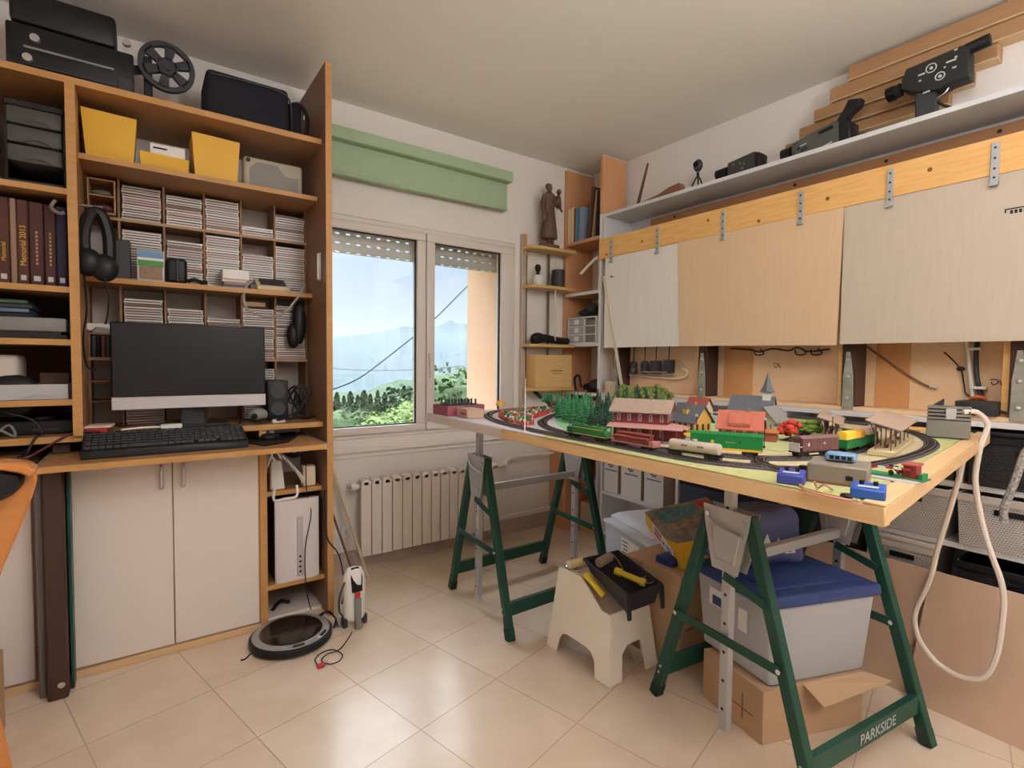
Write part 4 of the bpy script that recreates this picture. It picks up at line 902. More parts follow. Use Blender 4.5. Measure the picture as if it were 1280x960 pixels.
b = MB(); b.box(2.375, 2.397, YE, 2.40, 1.780, 1.905, PINE, .002); be = part(b, 'beam', t)
for (y, z) in ((2.05, 1.83), (1.62, 1.86), (1.05, 1.83), (.70, 1.85), (2.33, 1.80), (1.35, 1.80)):
    b = MB(); b.cyl((2.3752, y, z), (2.3742, y, z), .008, mat('knot', (150, 92, 46), .6), n=10); part(b, 'knot', be)
for y in (2.29, 1.937, 1.533, 1.158, .823, .519, .24, -.05):
    b = MB(); b.box(2.369, 2.3745, y - .011, y + .011, 1.752, 1.888, STEEL, .001)
    for z in (1.77, 1.80, 1.835, 1.87): b.cyl((2.369, y, z), (2.367, y, z), .004, DGREY, n=8)
    b.box(2.362, 2.3745, y - .012, y + .012, 1.742, 1.754, STEEL, .001); part(b, 'metal_strap', t)
# cardboard sheets
t = thing('cardboard_sheet', 'pale grey cardboard sheet nearest the window below the pine beam', 'cardboard', (2.385, 2.05, 1.22))
b = MB(); b.box(2.379, 2.3835, 2.16, 2.345, 1.222, 1.7795, CARD_W); b.box(2.3795, 2.3840, 1.772, 2.1585, 1.222, 1.7795, CARD_W); part(b, 'sheet', t)
b = MB(); b.box(2.3782, 2.379, 2.27, 2.30, 1.655, 1.660, INK); b.box(2.3782, 2.379, 2.285, 2.297, 1.660, 1.664, INK); part(b, 'mark', t)
t = thing('cardboard_sheet', 'tan cardboard sheet in the middle below the pine beam', 'cardboard', (2.37, 1.4, 1.22))
b = MB(); b.prism([(2.373, 1.80, 1.7795), (2.373, .985, 1.7795), (2.373, .995, 1.212), (2.373, 1.775, 1.222)], (.0045, 0, 0), CARD_T); part(b, 'sheet', t)
t = thing('cardboard_sheet', 'grey brown cardboard sheet at the right below the pine beam', 'cardboard', (2.38, .3, 1.22))
b = MB(); b.box(2.379, 2.3835, YE, .984, 1.216, 1.7795, CARD_G); part(b, 'sheet', t)
b = MB(); b.box(2.3782, 2.379, .42, .49, 1.655, 1.659, INK); b.box(2.3782, 2.379, .486, .49, 1.645, 1.655, INK)
for i in range(5): b.box(2.3782, 2.379, .425 + i * .011, .432 + i * .011, 1.640, 1.652, INK)
part(b, 'mark', t)
# folded wooden board on the wall
t = thing('folded_board', 'folded plywood board with brown posts on the white unit', 'board', (2.5, 1.0, .937))
b = MB(); b.box(2.525, 2.537, YE, 2.40, .9555, 1.7795, PLY); part(b, 'plywood', t)
b = MB(); b.box(2.42, 2.5245, YE, 2.40, .9375, .955, PLY, .002); part(b, 'ledge', t)
OGREY = mat('hinge_grey', (164, 162, 150), .5, metal=.2, noise_amt=.6, noise_scale=25, rgb2=(128, 128, 118))
for px in (766, 873, 1053, 1263):
    y1 = at(px, 440, 'x', 2.42).y; 
    b = MB(); b.box(2.42, 2.5245, y1 - .052, y1, .9555, 1.40, BROWNPOST, .002); p_ = part(b, 'post', t)
    b = MB(); b.prism([(2.413, y1 - .018, 1.185), (2.413, y1 - .032, 1.185), (2.413, y1 - .046, 1.08), (2.413, y1 - .050, .945), (2.413, y1 - .006, .945), (2.413, y1 - .008, 1.08)], (.0065, 0, 0), OGREY, .001)
    for z in (1.15, 1.08, .99): b.sph((2.412, y1 - .027, z), (.005, .008, .008), STEEL, 10, 6)
    part(b, 'strap_hinge', p_)
    b = MB(); b.box(2.44, 2.5245, y1 + .0005, y1 + .022, .9555, 1.40, PINE, .001); part(b, 'batten', t)
PLYD = mat('plywood_dark', (214, 158, 106), .6, noise_amt=.5, noise_scale=4, rgb2=(202, 142, 90), stretch=(4, 5, 1.5))
for y0, y1 in ((1.44, 1.60), (.78, .90)):
    b = MB(); b.box(2.521, 2.5248, y0, y1, .9555, 1.40, PLYD); part(b, 'veneer_patch', t)
b = MB()
for (px, py, s) in ((925, 510 - 40, 0), (970, 458, 1), (1243, 479, 1)):
    c = at(px, py, 'x', 2.5245)
    b.tube([c + V((-.001, .012, .012)), c + V((-.001, -.004, .014)), c + V((-.001, -.010, .002)), c + V((-.001, .004, -.006)), c + V((-.001, .008, .004))], .0016, INK, 5); b.tube([c + V((-.001, -.014, .012)), c + V((-.001, -.02, -.008))], .0016, INK, 5)
part(b, 'pencil_marks', t)
# four adapters hanging in front of the board
b = MB()
ys = [at(q, 457, 'x', 2.49).y for q in (792, 806, 820, 836)]
for i, y in enumerate(ys):
    lab = ['rounded black adapter hanging leftmost on the plywood', 'small rounded adapter hanging second from the left', 'square black adapter hanging third from the left', 'square black adapter hanging nearest the brown post'][i]
    t = thing('plug_adapter', lab, 'adapter', (2.49, y, 1.06), group='plug adapters hanging on the folded board')
    b = MB(); z0 = 1.058 + .004 * i
    if i < 2: b.lathe((2.49, y, z0), [(.020, 0), (.026, .008), (.026, .03), (.022, .038), (.026, .046), (.024, .07), (.012, .08)], DGREY, 16)
    else: b.box(2.465, 2.515, y - .026, y + .026, z0, z0 + .078, DGREY, .006, 2)
    part(b, 'body', t)
    b = MB(); b.tube([(2.49, y, z0 + .077), (2.492, y + .002, z0 + .11), (2.495, y + .001, 1.26)], .003, BLACK); part(b, 'lead', t)
b = MB(); b.tube([(2.518, 2.26, 1.055), (2.512, 2.10, 1.045), (2.512, 1.93, 1.04), (2.514, 1.84, 1.05), (2.516, 1.825, 1.085), (2.516, 1.86, 1.10)], .006, CREAM); b.tube([(2.46, 2.12, 1.075), (2.46, 1.92, 1.078)], .002, LGREY); solo(b, 'cord', 'cream cord looped under the hanging adapters', 'cord')
b = MB(); b.tube([(2.512, 1.56, 1.21), (2.512, 1.45, 1.20), (2.51, 1.40, 1.19), (2.512, 1.34, 1.205), (2.512, 1.26, 1.195), (2.51, 1.22, 1.21), (2.512, 1.17, 1.19), (2.512, 1.08, 1.20)], .004, BROWNPOST); 
for y in (1.40, 1.20, 1.13): b.tube([(2.512, y, 1.205), (2.509, y - .02, 1.18), (2.509, y + .02, 1.175), (2.511, y + .03, 1.20)], .003, BLACK)
solo(b, 'wiring', 'thin dark wires along the plywood under the tan sheet', 'wires')
b = MB(); b.tube([at(1082, 432, 'x', 2.515), at(1110, 452, 'x', 2.515), at(1150, 478, 'x', 2.515), at(1162, 483, 'x', 2.515)], .004, mat('brown_wire', (130, 92, 62), .6)); b.cyl(at(1162, 483, 'x', 2.515), at(1172, 485, 'x', 2.515), .006, LGREY); solo(b, 'wire', 'brown wire with a pale connector crossing the plywood', 'wire')
b = MB(); b.tube([at(1180, 440, 'x', 2.518), at(1200, 460, 'x', 2.518), at(1205, 480, 'x', 2.518), at(1208, 493, 'x', 2.518), at(1222, 496, 'x', 2.518)], .0025, BLACK); b.sph(at(1201, 461, 'x', 2.515), (.005, .014, .009), BROWNPOST); solo(b, 'wire', 'thin black wire with a small junction beside the white cable', 'wire')
b = MB(); b.tube([at(1209, 424, 'x', 2.505), at(1211, 450, 'x', 2.505), at(1214, 480, 'x', 2.505), at(1217, 506, 'x', 2.505)], .0065, WHITEP); solo(b, 'cable', 'white cable running up behind the grey brown cardboard', 'cable')
t = thing('cable', 'thick black cable held by two white clips on the plywood', 'cable', (2.505, .58, 1.02))
b = MB(); b.tube([at(1222, 424, 'x', 2.505), at(1220, 445, 'x', 2.505), at(1221, 470, 'x', 2.505), at(1225, 490, 'x', 2.505), at(1228, 496, 'x', 2.505)], .008, DGREY); part(b, 'cable', t)
for q in ((1219, 436), (1225, 485)):
    c = at(*q, 'x', 2.5); b = MB(); b.box(c.x - .012, c.x + .02, c.y - .018, c.y + .018, c.z - .005, c.z + .005, WHITEP, .002); part(b, 'clip', t)
b = MB(); c = at(1222, 500, 'x', 2.50); b.tube([c + V((0, .02, 0)), c + V((-.01, .0, .012)), c + V((0, -.02, .004)), c + V((.005, .0, -.006))], .007, mat('orange_wire', (220, 110, 60), .5)); b.tube([at(1228, 509, 'x', 2.46), at(1245, 506, 'x', 2.46), at(1258, 504, 'x', 2.46)], .004, LGREY); solo(b, 'wire', 'orange and pale wires at the foot of the plywood', 'wires')

c = at(768, 492, 'x', 2.44)
t = thing('lattice_pot', 'small beige lattice pot on the white unit behind the model conifers', 'pot', (2.45, c.y, .9375))
b = MB(); b.lathe((2.405, c.y, .9375), [(.030, 0), (.034, .004), (.042, .075), (.040, .075), (.032, .008)], mat('pot_beige', (196, 182, 156), .6), 20); part(b, 'pot', t)
for k in range(10):
    an = k * PI / 5; b = MB(); b.beam((2.405 + .0335 * math.cos(an), c.y + .0335 * math.sin(an), .95), (2.405 + .0385 * math.cos(an + .35), c.y + .0385 * math.sin(an + .35), .99), .003, .003, mat('pot_dark', (110, 98, 82), .7)); part(b, 'lattice_bar', t)
b = MB(); b.prism([at(753, 345, 'x', 2.372), at(755.5, 345, 'x', 2.372), at(779.5, 488, 'x', 2.372), at(776, 488, 'x', 2.372)], (.006, 0, 0), mat('strip_cream', (222, 208, 190), .6)); solo(b, 'wooden_strip', 'thin cream strip leaning against the edge of the pale cardboard', 'strip')

# ------------------------------------------------------------------ things on the upper shelf
ZS = 2.0665
def slab(pts, x, w, m, bev=.002):
    q = [at(px, py, 'x', x) for px, py in pts]
    for v in q: v.z = max(v.z, ZS + .0006)
    b = MB(); b.prism(q, (w, 0, 0), m, bev); return b
t = thing('film_camera', 'large black film camera with pistol grip on the upper shelf', 'camera', (2.51, .74, ZS))
part(slab([(1126, 112), (1127, 100), (1133, 86), (1150, 79), (1203, 56), (1211, 61), (1211, 95.6), (1187, 104), (1174, 112), (1144, 115)], 2.47, .07, mat('camera_black', (38, 38, 38), .5), .003), 'body', t)
b = slab([(1143, 116), (1170, 112), (1170, 141), (1170, 158), (1143, 166)], 2.485, .04, DGREY, .005); part(b, 'grip', t)
b = MB(); c0 = at(1127, 112, 'x', 2.505); c1 = at(1110, 120, 'x', 2.505); b.cyl(c0, c0.lerp(c1, .5), .026, BLACK); b.cyl(c0.lerp(c1, .5), c1, .030, BLACKG); b.cyl(c1, c1.lerp(c0, -.08), .024, mat('lens_glass', (30, 34, 48), .08)); part(b, 'lens', t)
b = MB()
for (px, py, r) in ((1164, 85, .016), (1175, 95, .014)):
    c = at(px, py, 'x', 2.4695); pts = [c + V((0, math.cos(k * PI / 8) * r, math.sin(k * PI / 8) * r)) for k in range(16)]; b.tube(pts, .0022, LGREY, 5, 1, closed=True); b.sph(c, (.001, .006, .006), LGREY)
for (px, py, w) in ((1152, 93, .022), (1158, 115, .022), (1189, 76, .03), (1195, 62, .01), (1193, 84, .012), (1181, 84, .006), (1150, 101, .008), (1195, 71, .008)):
    c = at(px, py, 'x', 2.4695); b.box(c.x - .0006, c.x, c.y - w / 2, c.y + w / 2, c.z - .003, c.z + .003, LGREY)
part(b, 'dials_and_print', t)
b = MB(); c = at(1211, 62, 'x', 2.50); b.cyl(c + V((0, .02, .0)), c + V((0, -.06, .008)), .022, BLACK); part(b, 'viewfinder', t)
b = MB(); b.tube([at(1172, 122, 'x', 2.50), at(1182, 115, 'x', 2.50), at(1187, 106, 'x', 2.5)], .004, CHROME); b.tube([at(1172, 126, 'x', 2.50), at(1180, 132, 'x', 2.51), at(1200, 135, 'x', 2.53), at(1225, 128, 'x', 2.55), at(1240, 120, 'x', 2.55)], .005, BLACK); part(b, 'cable_release', t)
solo(MB().box(2.46, 2.55, .66, .80, ZS, ZS + .006, PINE, .001), 'wooden_plate', 'thin wooden plate under the large film camera', 'plate')
t = thing('camcorder', 'grey camcorder with a raised viewfinder on the upper shelf', 'camcorder', (2.50, 1.16, ZS))
CG = mat('camcorder_grey', (84, 84, 80), .45)
part(slab([(989, 214), (989, 180), (1010, 168), (1023, 161), (1043, 151), (1049, 150), (1049, 196)], 2.46, .085, CG, .004), 'body', t)
part(slab([(1048, 196), (1048, 149), (1062, 149), (1062, 192)], 2.455, .095, BLACK, .004), 'battery', t)
b = MB(); c0 = at(990, 192, 'x', 2.50); c1 = at(979, 196, 'x', 2.50); b.cyl(c0, c1, .032, BLACK, n=18); b.cyl(c1, c1.lerp(c0, -.1), .024, MATS['lens_glass']); part(b, 'lens', t)
part(slab([(1042, 156), (1055, 135), (1060, 124), (1077, 122), (1074, 132), (1064, 140), (1056, 152)], 2.48, .04, BLACK, .003), 'viewfinder', t)
b = MB()
for (px0, py0, px1, py1) in ((1023, 167, 1041, 158), (1022, 187, 1040, 177), (1000, 183, 1008, 179)):
    p, q = at(px0, py0, 'x', 2.4595), at(px1, py1, 'x', 2.4595); b.beam(p, q, .001, .016 if py0 == 167 else .005, BLACK if py0 == 167 else LGREY)
for (px, py) in ((1003, 188), (1007, 185), (998, 186)): c = at(px, py, 'x', 2.46); b.cyl(c, c + V((-.002, 0, 0)), .006, BLACK, n=10)
part(b, 'controls', t)
t = thing('camcorder', 'small dark camcorder resting on a wooden wedge', 'camcorder', (2.50, 1.52, ZS))
part(slab([(909, 204), (942, 189), (950, 190), (949, 214), (930, 219), (909, 222)], 2.465, .06, mat('camcorder_dark', (64, 64, 60), .45), .004), 'body', t)
part(slab([(943, 190), (950, 190.5), (949, 215), (943, 214)], 2.46, .07, BLACK, .003), 'battery', t)
b = MB(); c0 = at(911, 215, 'x', 2.495); c1 = at(897, 220, 'x', 2.495); b.cyl(c0, c1, .028, BLACK, n=18); b.cyl(c1, c1.lerp(c0, -.06), .02, MATS['lens_glass']); part(b, 'lens', t)
b = MB()
for (px, py) in ((925, 204), (930, 205), (917, 206), (928, 210)): c = at(px, py, 'x', 2.465); b.cyl(c, c + V((-.003, 0, 0)), .005, MGREY, n=8)
part(b, 'controls', t)
ya, yb = at(948, 212, 'x', 2.49).y, at(905, 225, 'x', 2.49).y
solo(MB().prism([(2.47, ya, ZS), (2.47, yb, ZS), (2.47, (ya + yb) / 2, ZS + .026), (2.47, ya, ZS + .030)], (.05, 0, 0), PINE), 'wooden_wedge', 'small wooden wedge under the small camcorder', 'wedge')
c = at(872, 232, 'x', 2.50); t = thing('mini_tripod', 'tiny black tripod with a round camera head on the upper shelf', 'tripod', (c.x, c.y, ZS))
for k in range(3):
    an = .5 + k * 2 * PI / 3; b = MB(); b.tube([(c.x, c.y, ZS + .085), (c.x + .018 * math.cos(an), c.y + .018 * math.sin(an), ZS + .06), (c.x + .04 * math.cos(an), c.y + .04 * math.sin(an), ZS + .0)], .0042, BLACK); part(b, 'leg', t)
b = MB(); b.cyl((c.x, c.y, ZS + .08), (c.x, c.y, ZS + .105), .007, BLACK); b.sph((c.x, c.y, ZS + .142), (.022, .026, .034), DGREY, 14, 8); b.cyl((c.x - .015, c.y, ZS + .145), (c.x - .026, c.y, ZS + .145), .014, BLACKG); part(b, 'camera_head', t)
b = MB(); p, q = at(796, 262, 'x', 2.50), at(810, 204, 'x', 2.50); p.z = ZS + .006; b.tube([p, p.lerp(q, .5), q], [.011, .006], mat('dark_wood', (92, 62, 48), .5)); b.sph(p + V((0, 0, .012)), (.014, .02, .018), MATS['dark_wood']); solo(b, 'wooden_stick', 'dark wooden stick leaning against the wall at the shelf end', 'stick')
ya, yb = at(800, 255, 'x', 2.48).y, at(853, 238, 'x', 2.48).y
b = MB(); b.prism([(2.46, ya, ZS + .022), (2.46, (ya + yb) / 2, ZS + .040), (2.46, yb + .08, ZS + .062), (2.46, yb + .01, ZS + .068), (2.46, yb, ZS + .03), (2.46, yb + .03, ZS + .0005), (2.46, (ya + yb) / 2, ZS + .0005), (2.46, ya, ZS + .0005)], (.05, 0, 0), mat('paddle_wood', (132, 92, 68), .5), .003); solo(b, 'wooden_bellows', 'brown tapered wooden bellows lying at the left shelf end', 'bellows')
# battens on the wall
for k, (z0, z1, ya, yb, lab) in enumerate(((2.392, 2.452, 1.075, .10, 'topmost of the wall battens under the ceiling'), (2.330, 2.386, 1.15, .30, 'second wall batten from the top'), (2.272, 2.322, 1.222, .575, 'third wall batten, behind the film camera'), (2.218, 2.264, 1.29, .65, 'fourth wall batten from the top'), (2.168, 2.210, 1.36, .72, 'lowest wall batten, behind the grey camcorder'))):
    xo = .008 * (4 - k)
    b = MB(); b.box(2.612 - xo, 2.659, yb, ya, z0, z1, mat('batten_oak', (170, 130, 92), .55, noise_amt=.5, noise_scale=6, rgb2=(152, 112, 76), stretch=(8, 1.2, 10)), .002); b.box(2.611 - xo, 2.659, yb, ya, z0 - .003, z0, mat('batten_lit_underside', (222, 190, 146), .6))  # paler strip paints the bounced light on each batten's underside
    solo(b, 'wall_batten', lab, 'batten', 'wooden battens stepped on the right wall')
b = MB(); b.box(2.645, 2.659, 1.02, 1.05, 2.10, 2.168, BROWNPOST, .002); solo(b, 'bracket', 'small brown bracket under the lowest wall batten', 'bracket')

# ------------------------------------------------------------------ in the storage unit
def lattice(name, c1, c2, sc):
    M = bpy.data.materials.new(name); M.use_nodes = True; n = M.node_tree; b = n.nodes['Principled BSDF']
    t = n.nodes.new('ShaderNodeTexCoord'); mp = n.nodes.new('ShaderNodeMapping'); mp.inputs['Scale'].default_value = (sc, sc, sc * .8); mp.inputs['Rotation'].default_value = (0, 0, 0)
    br = n.nodes.new('ShaderNodeTexBrick'); br.offset = .5; br.inputs['Scale'].default_value = 1; br.inputs['Brick Width'].default_value = 1; br.inputs['Row Height'].default_value = .8; br.inputs['Mortar Size'].default_value = .26; br.inputs['Mortar Smooth'].default_value = .4
    sp = n.nodes.new('ShaderNodeSeparateXYZ'); cb = n.nodes.new('ShaderNodeCombineXYZ'); ad = n.nodes.new('ShaderNodeMath')
    n.links.new(t.outputs['Object'], mp.inputs[0]); n.links.new(mp.outputs[0], sp.inputs[0]); n.links.new(sp.outputs['X'], ad.inputs[0]); n.links.new(sp.outputs['Y'], ad.inputs[1])
    n.links.new(ad.outputs[0], cb.inputs['X']); n.links.new(sp.outputs['Z'], cb.inputs['Y']); n.links.new(cb.outputs[0], br.inputs['Vector'])
    br.inputs['Color1'].default_value = (*lin(c2), 1); br.inputs['Color2'].default_value = (*lin(c2), 1); br.inputs['Mortar'].default_value = (*lin(c1), 1)
    n.links.new(br.outputs['Color'], b.inputs['Base Color']); b.inputs['Roughness'].default_value = .5
    bp = n.nodes.new('ShaderNodeBump'); bp.inputs['Strength'].default_value = .6; bp.inputs['Distance'].default_value = .003
    n.links.new(br.outputs['Fac'], bp.inputs['Height']); n.links.new(bp.outputs[0], b.inputs['Normal'])
    MATS[name] = M; return M
LATW = lattice('lattice_grey', (200, 194, 190), (138, 133, 130), 120); LATB = lattice('lattice_black', (40, 40, 42), (14, 14, 15), 95)
def basket(y0, y1, z0, h, m, plain, label, lid=False, x0=2.385):
    t = thing('lattice_basket', label, 'basket', (2.51, (y0 + y1) / 2, z0), group='plastic lattice baskets')
    b = MB(); tp = .008
    B = [(x0 + tp, y0 + tp), (2.64 - tp, y0 + tp), (2.64 - tp, y1 - tp), (x0 + tp, y1 - tp)]; T = [(x0, y0), (2.64, y0), (2.64, y1), (x0, y1)]
    for i in range(4):
        j = (i + 1) % 4; p = [V((*B[i], z0)), V((*B[j], z0)), V((*T[j], z0 + h - .03)), V((*T[i], z0 + h - .03))]
        nn = (p[1] - p[0]).cross(p[3] - p[0]).normalized(); cc = V((2.51, (y0 + y1) / 2, z0 + h / 2))
        if nn.dot(cc - p[0]) < 0: nn = -nn
        b.prism(p, nn * .004, m)
    b.prism([V((*q, z0)) for q in B], (0, 0, .004), m); bd = part(b, 'body', t)
    b = MB(); z = z0 + h - .03
    for q in ((x0 - .004, x0 + .006, y0 - .004, y1 + .004), (2.634, 2.644, y0 - .004, y1 + .004), (x0 + .006, 2.634, y0 - .004, y0 + .006), (x0 + .006, 2.634, y1 - .006, y1 + .004)): b.box(*q, z, z + .028, plain, .003)
    part(b, 'rim', t)
    ym = (y0 + y1) / 2; b = MB(); b.box(x0 - .0055, x0 - .003, ym - .04, ym + .04, z0 + h - .062, z0 + h - .042, BLACK, .001); part(b, 'hand_hole', t)
    if lid: b = MB(); b.box(x0 - .008, 2.646, y0 - .008, y1 + .008, z + .0285, z + .045, plain, .006, 2); part(b, 'lid', t)
GR = mat('basket_grey', (200, 192, 186), .5)
basket(.607, .835, .4905, .19, LATW, GR, 'light grey lattice basket under the table corner, middle shelf')
basket(.30, .578, .4905, .19, LATW, GR, 'light grey lattice basket at the right edge, middle shelf')
basket(.64, .835, .2855, .165, LATW, GR, 'light grey lidded lattice basket behind the leaning cardboard', True)
basket(.22, .575, .2855, .15, LATB, BLACK, 'black lattice basket low at the right edge')
basket(.23, .56, .7105, .18, LATB, BLACK, 'black lattice basket on the upper shelf right of the table corner', True)
basket(.885, 1.195, .3105, .22, LATB, BLACK, 'black lattice basket behind the far trestle frame')
# white printed boxes
for i, (pa, pb) in enumerate(((751.5, 772), (776, 801), (805, 829))):
    ya, yb = at(pa, 613, 'x', 2.41).y, at(pb, 620, 'x', 2.41).y; ya = min(ya, 2.352)
    lab = ['white printed box leftmost on the low white shelf', 'white printed box in the middle of three', 'white printed box rightmost of three, beside the white divider'][i]
    t = thing('archive_box', lab, 'box', (2.5, (ya + yb) / 2, .3105), group='white printed boxes')
    b = MB(); b.box(2.412, 2.62, yb, ya, .3105, .62, mat('box_side_tan', (196, 172, 144), .8), .001); b.box(2.409, 2.412, yb, ya, .3105, .62, mat('box_white', (232, 230, 226), .6), .001); part(b, 'box', t)
    ym = (ya + yb) / 2; b = MB(); FN = mat('faint_print', (74, 82, 100), .8)
    for k in range(9):
        an = k * 2 * PI / 9; b.sph((2.4085, ym + .022 * math.cos(an), .50 + .026 * math.sin(an)), (.0008, .007, .007), FN, 6, 4)
    b.box(2.408, 2.409, ym - .006, ym + .006, .485, .515, FN)
    for k in range(11): b.box(2.408, 2.409, ym - .052 + k * .0095, ym - .045 + k * .0095, .448, .455, FN)
    part(b, 'print', t)
t = thing('storage_box', 'dark navy translucent storage box on the low white shelf', 'box', (2.5, 1.5, .3105))
b = MB(); b.box(2.41, 2.63, 1.25, 1.77, .3105, .47, mat('navy_translucent', (62, 72, 96), .3, alpha=.9), .008, 2); part(b, 'body', t)
b = MB(); b.box(2.402, 2.64, 1.24, 1.778, .4705, .505, mat('navy_dark', (38, 44, 60), .35), .008, 2); part(b, 'lid', t)
t = thing('storage_box', 'black storage box on top of the navy translucent one', 'box', (2.5, 1.5, .5055))
b = MB(); b.box(2.42, 2.63, 1.27, 1.75, .5055, .64, BLACK, .008, 2); part(b, 'body', t)
t = thing('train_set_box', 'flat grey box on the white unit shelf behind the church', 'box', (2.5, 1.1, .7105))
b = MB(); b.box(2.42, 2.62, .90, 1.19, .7105, .80, MGREY, .004); part(b, 'box', t)
b = MB(); b.box(2.42, 2.62, .92, 1.17, .8005, .84, LGREY, .004); part(b, 'lid', t)
solo(MB().box(2.42, 2.62, .60, .84, .7105, .86, mat('brown_box', (96, 84, 78), .7), .003), 'carton', 'dark brown carton on the white unit behind the model station roofs', 'carton')
# leaning cardboard sheets low on the right
def lean(y0, y1, xb, xt, zt, label, m, dz=0):
    b = MB(); b.prism([(xb, y0, 0), (xb, y1, 0), (xt, y1, zt), (xt, y0, zt + dz)], (.005, 0, .002), m); solo(b, 'cardboard_sheet', label, 'cardboard')
lean(.60, 1.13, 2.13, 2.335, .385, 'brown cardboard sheet leaning behind the trestle', CARD_B)
lean(-.20, .625, 2.10, 2.31, .392, 'large brown cardboard sheet leaning at the lower right', CARD_B)
# ------------------------------------------------------------------ the model railway table
ZT = .900
TC = [V((.985, .33, 0)), V((1.02, 2.07, 0)), V((2.375, 2.09, 0)), V((2.375, .497, 0))]
def tz(p, z=ZT): return V((p[0], p[1], z))
MATG = mat('grass_mat', (190, 190, 132), .95, noise_amt=.7, noise_scale=60, rgb2=(170, 172, 112))
SAND = mat('sand_mat', (206, 190, 156), .95, noise_amt=.6, noise_scale=50, rgb2=(190, 172, 138))
PAPER = mat('lilac_grey_board', (214, 208, 214), .8)
MINT = mat('mint_felt', (150, 214, 160), .95, noise_amt=.5, noise_scale=60, rgb2=(128, 196, 140))
t = thing('layout_table', 'big wooden model railway tabletop standing on two green trestles', 'table', (1.7, 1.2, .84))
b = MB(); b.prism([tz(p, .88) for p in (TC[0] + V((.0222, .0335, 0)), TC[1] + V((.0222, -.0222, 0)), TC[2] + V((-.0222, -.0222, 0)), TC[3] + V((-.0222, .0335, 0)))], (0, 0, .018), PLY); part(b, 'board', t)
def rim(p, q, w, z0, z1, m, name, lab=None):
    p, q = V(p), V(q); n = V((-(q - p).y, (q - p).x, 0)).normalized(); c = V((1.7, 1.2, 0))
    if (c - p).dot(n) < 0: n = -n
    b = MB(); b.prism([tz(p, z0), tz(q, z0), tz(q + n * w, z0), tz(p + n * w, z0)], (0, 0, z1 - z0), m, .002); return part(b, name, t, lab)
mid = TC[0].lerp(TC[1], .66)
rim(TC[0], mid, .022, .865, .8978, PINET, 'skirt_board', 'bare pine front skirt')
rim(mid, TC[1], .022, .865, .8978, mat('skirt_white', (216, 204, 196), .6), 'skirt_board', 'white painted front skirt')
rim(TC[0] + V((.022, .0027, 0)), TC[3], .030, .865, .8978, PINET, 'skirt_board')
n = V((-.118, .993, 0))
b = MB(); b.prism([tz(TC[0] + V((.0, -.0, 0)), .8985), tz(TC[3], .8985), tz(TC[3] + n * .034, .8985), tz(TC[0] + V((.0, .034, 0)), .8985)], (0, 0, .004), PINET, .001); part(b, 'end_rim', t)
rim(TC[3] + n * .06, TC[2], .022, .865, .8978, PINET, 'skirt_board'); rim(TC[1] + V((.025, 0, 0)), TC[2] - V((.025, 0, 0)), .022, .865, .8978, PINET, 'skirt_board')
def patch(pts, m, name, z=.8985, h=.0012):
    b = MB(); b.prism([V((x, y, z)) for x, y in pts], (0, 0, h), m); return part(b, name, t)
patch([(.987, .368), (1.0, 1.15), (1.10, 1.22), (2.36, 1.22), (2.36, .54)], SAND, 'sand_mat')
patch([(1.003, 1.17), (1.021, 2.066), (2.36, 2.075), (2.36, 1.221), (1.10, 1.221)], PAPER, 'paper_mat')
patch([(.988, .372), (1.0, 1.25), (1.03, 1.25), (1.032, .66), (1.10, .56), (1.26, .50), (1.50, .475), (1.78, .505), (2.02, .585), (2.12, .66), (2.24, .72), (2.30, .60), (2.10, .505), (1.99, .492)], MATG, 'grass_mat', .8998)
patch([(1.17, 1.20), (1.16, 1.30), (1.24, 1.45), (1.36, 1.60), (1.60, 1.70), (1.85, 1.62), (2.0, 1.38), (2.0, 1.10), (1.30, 1.14)], MINT, 'felt_mat', .8998)
patch([(1.42, .95), (1.50, 1.10), (1.95, 1.05), (1.98, .80), (1.60, .66), (1.36, .70)], mat('green_mat', (190, 196, 140), .95, noise_amt=.7, noise_scale=60, rgb2=(166, 178, 118)), 'grass_mat', .9000)
ZG = .9012

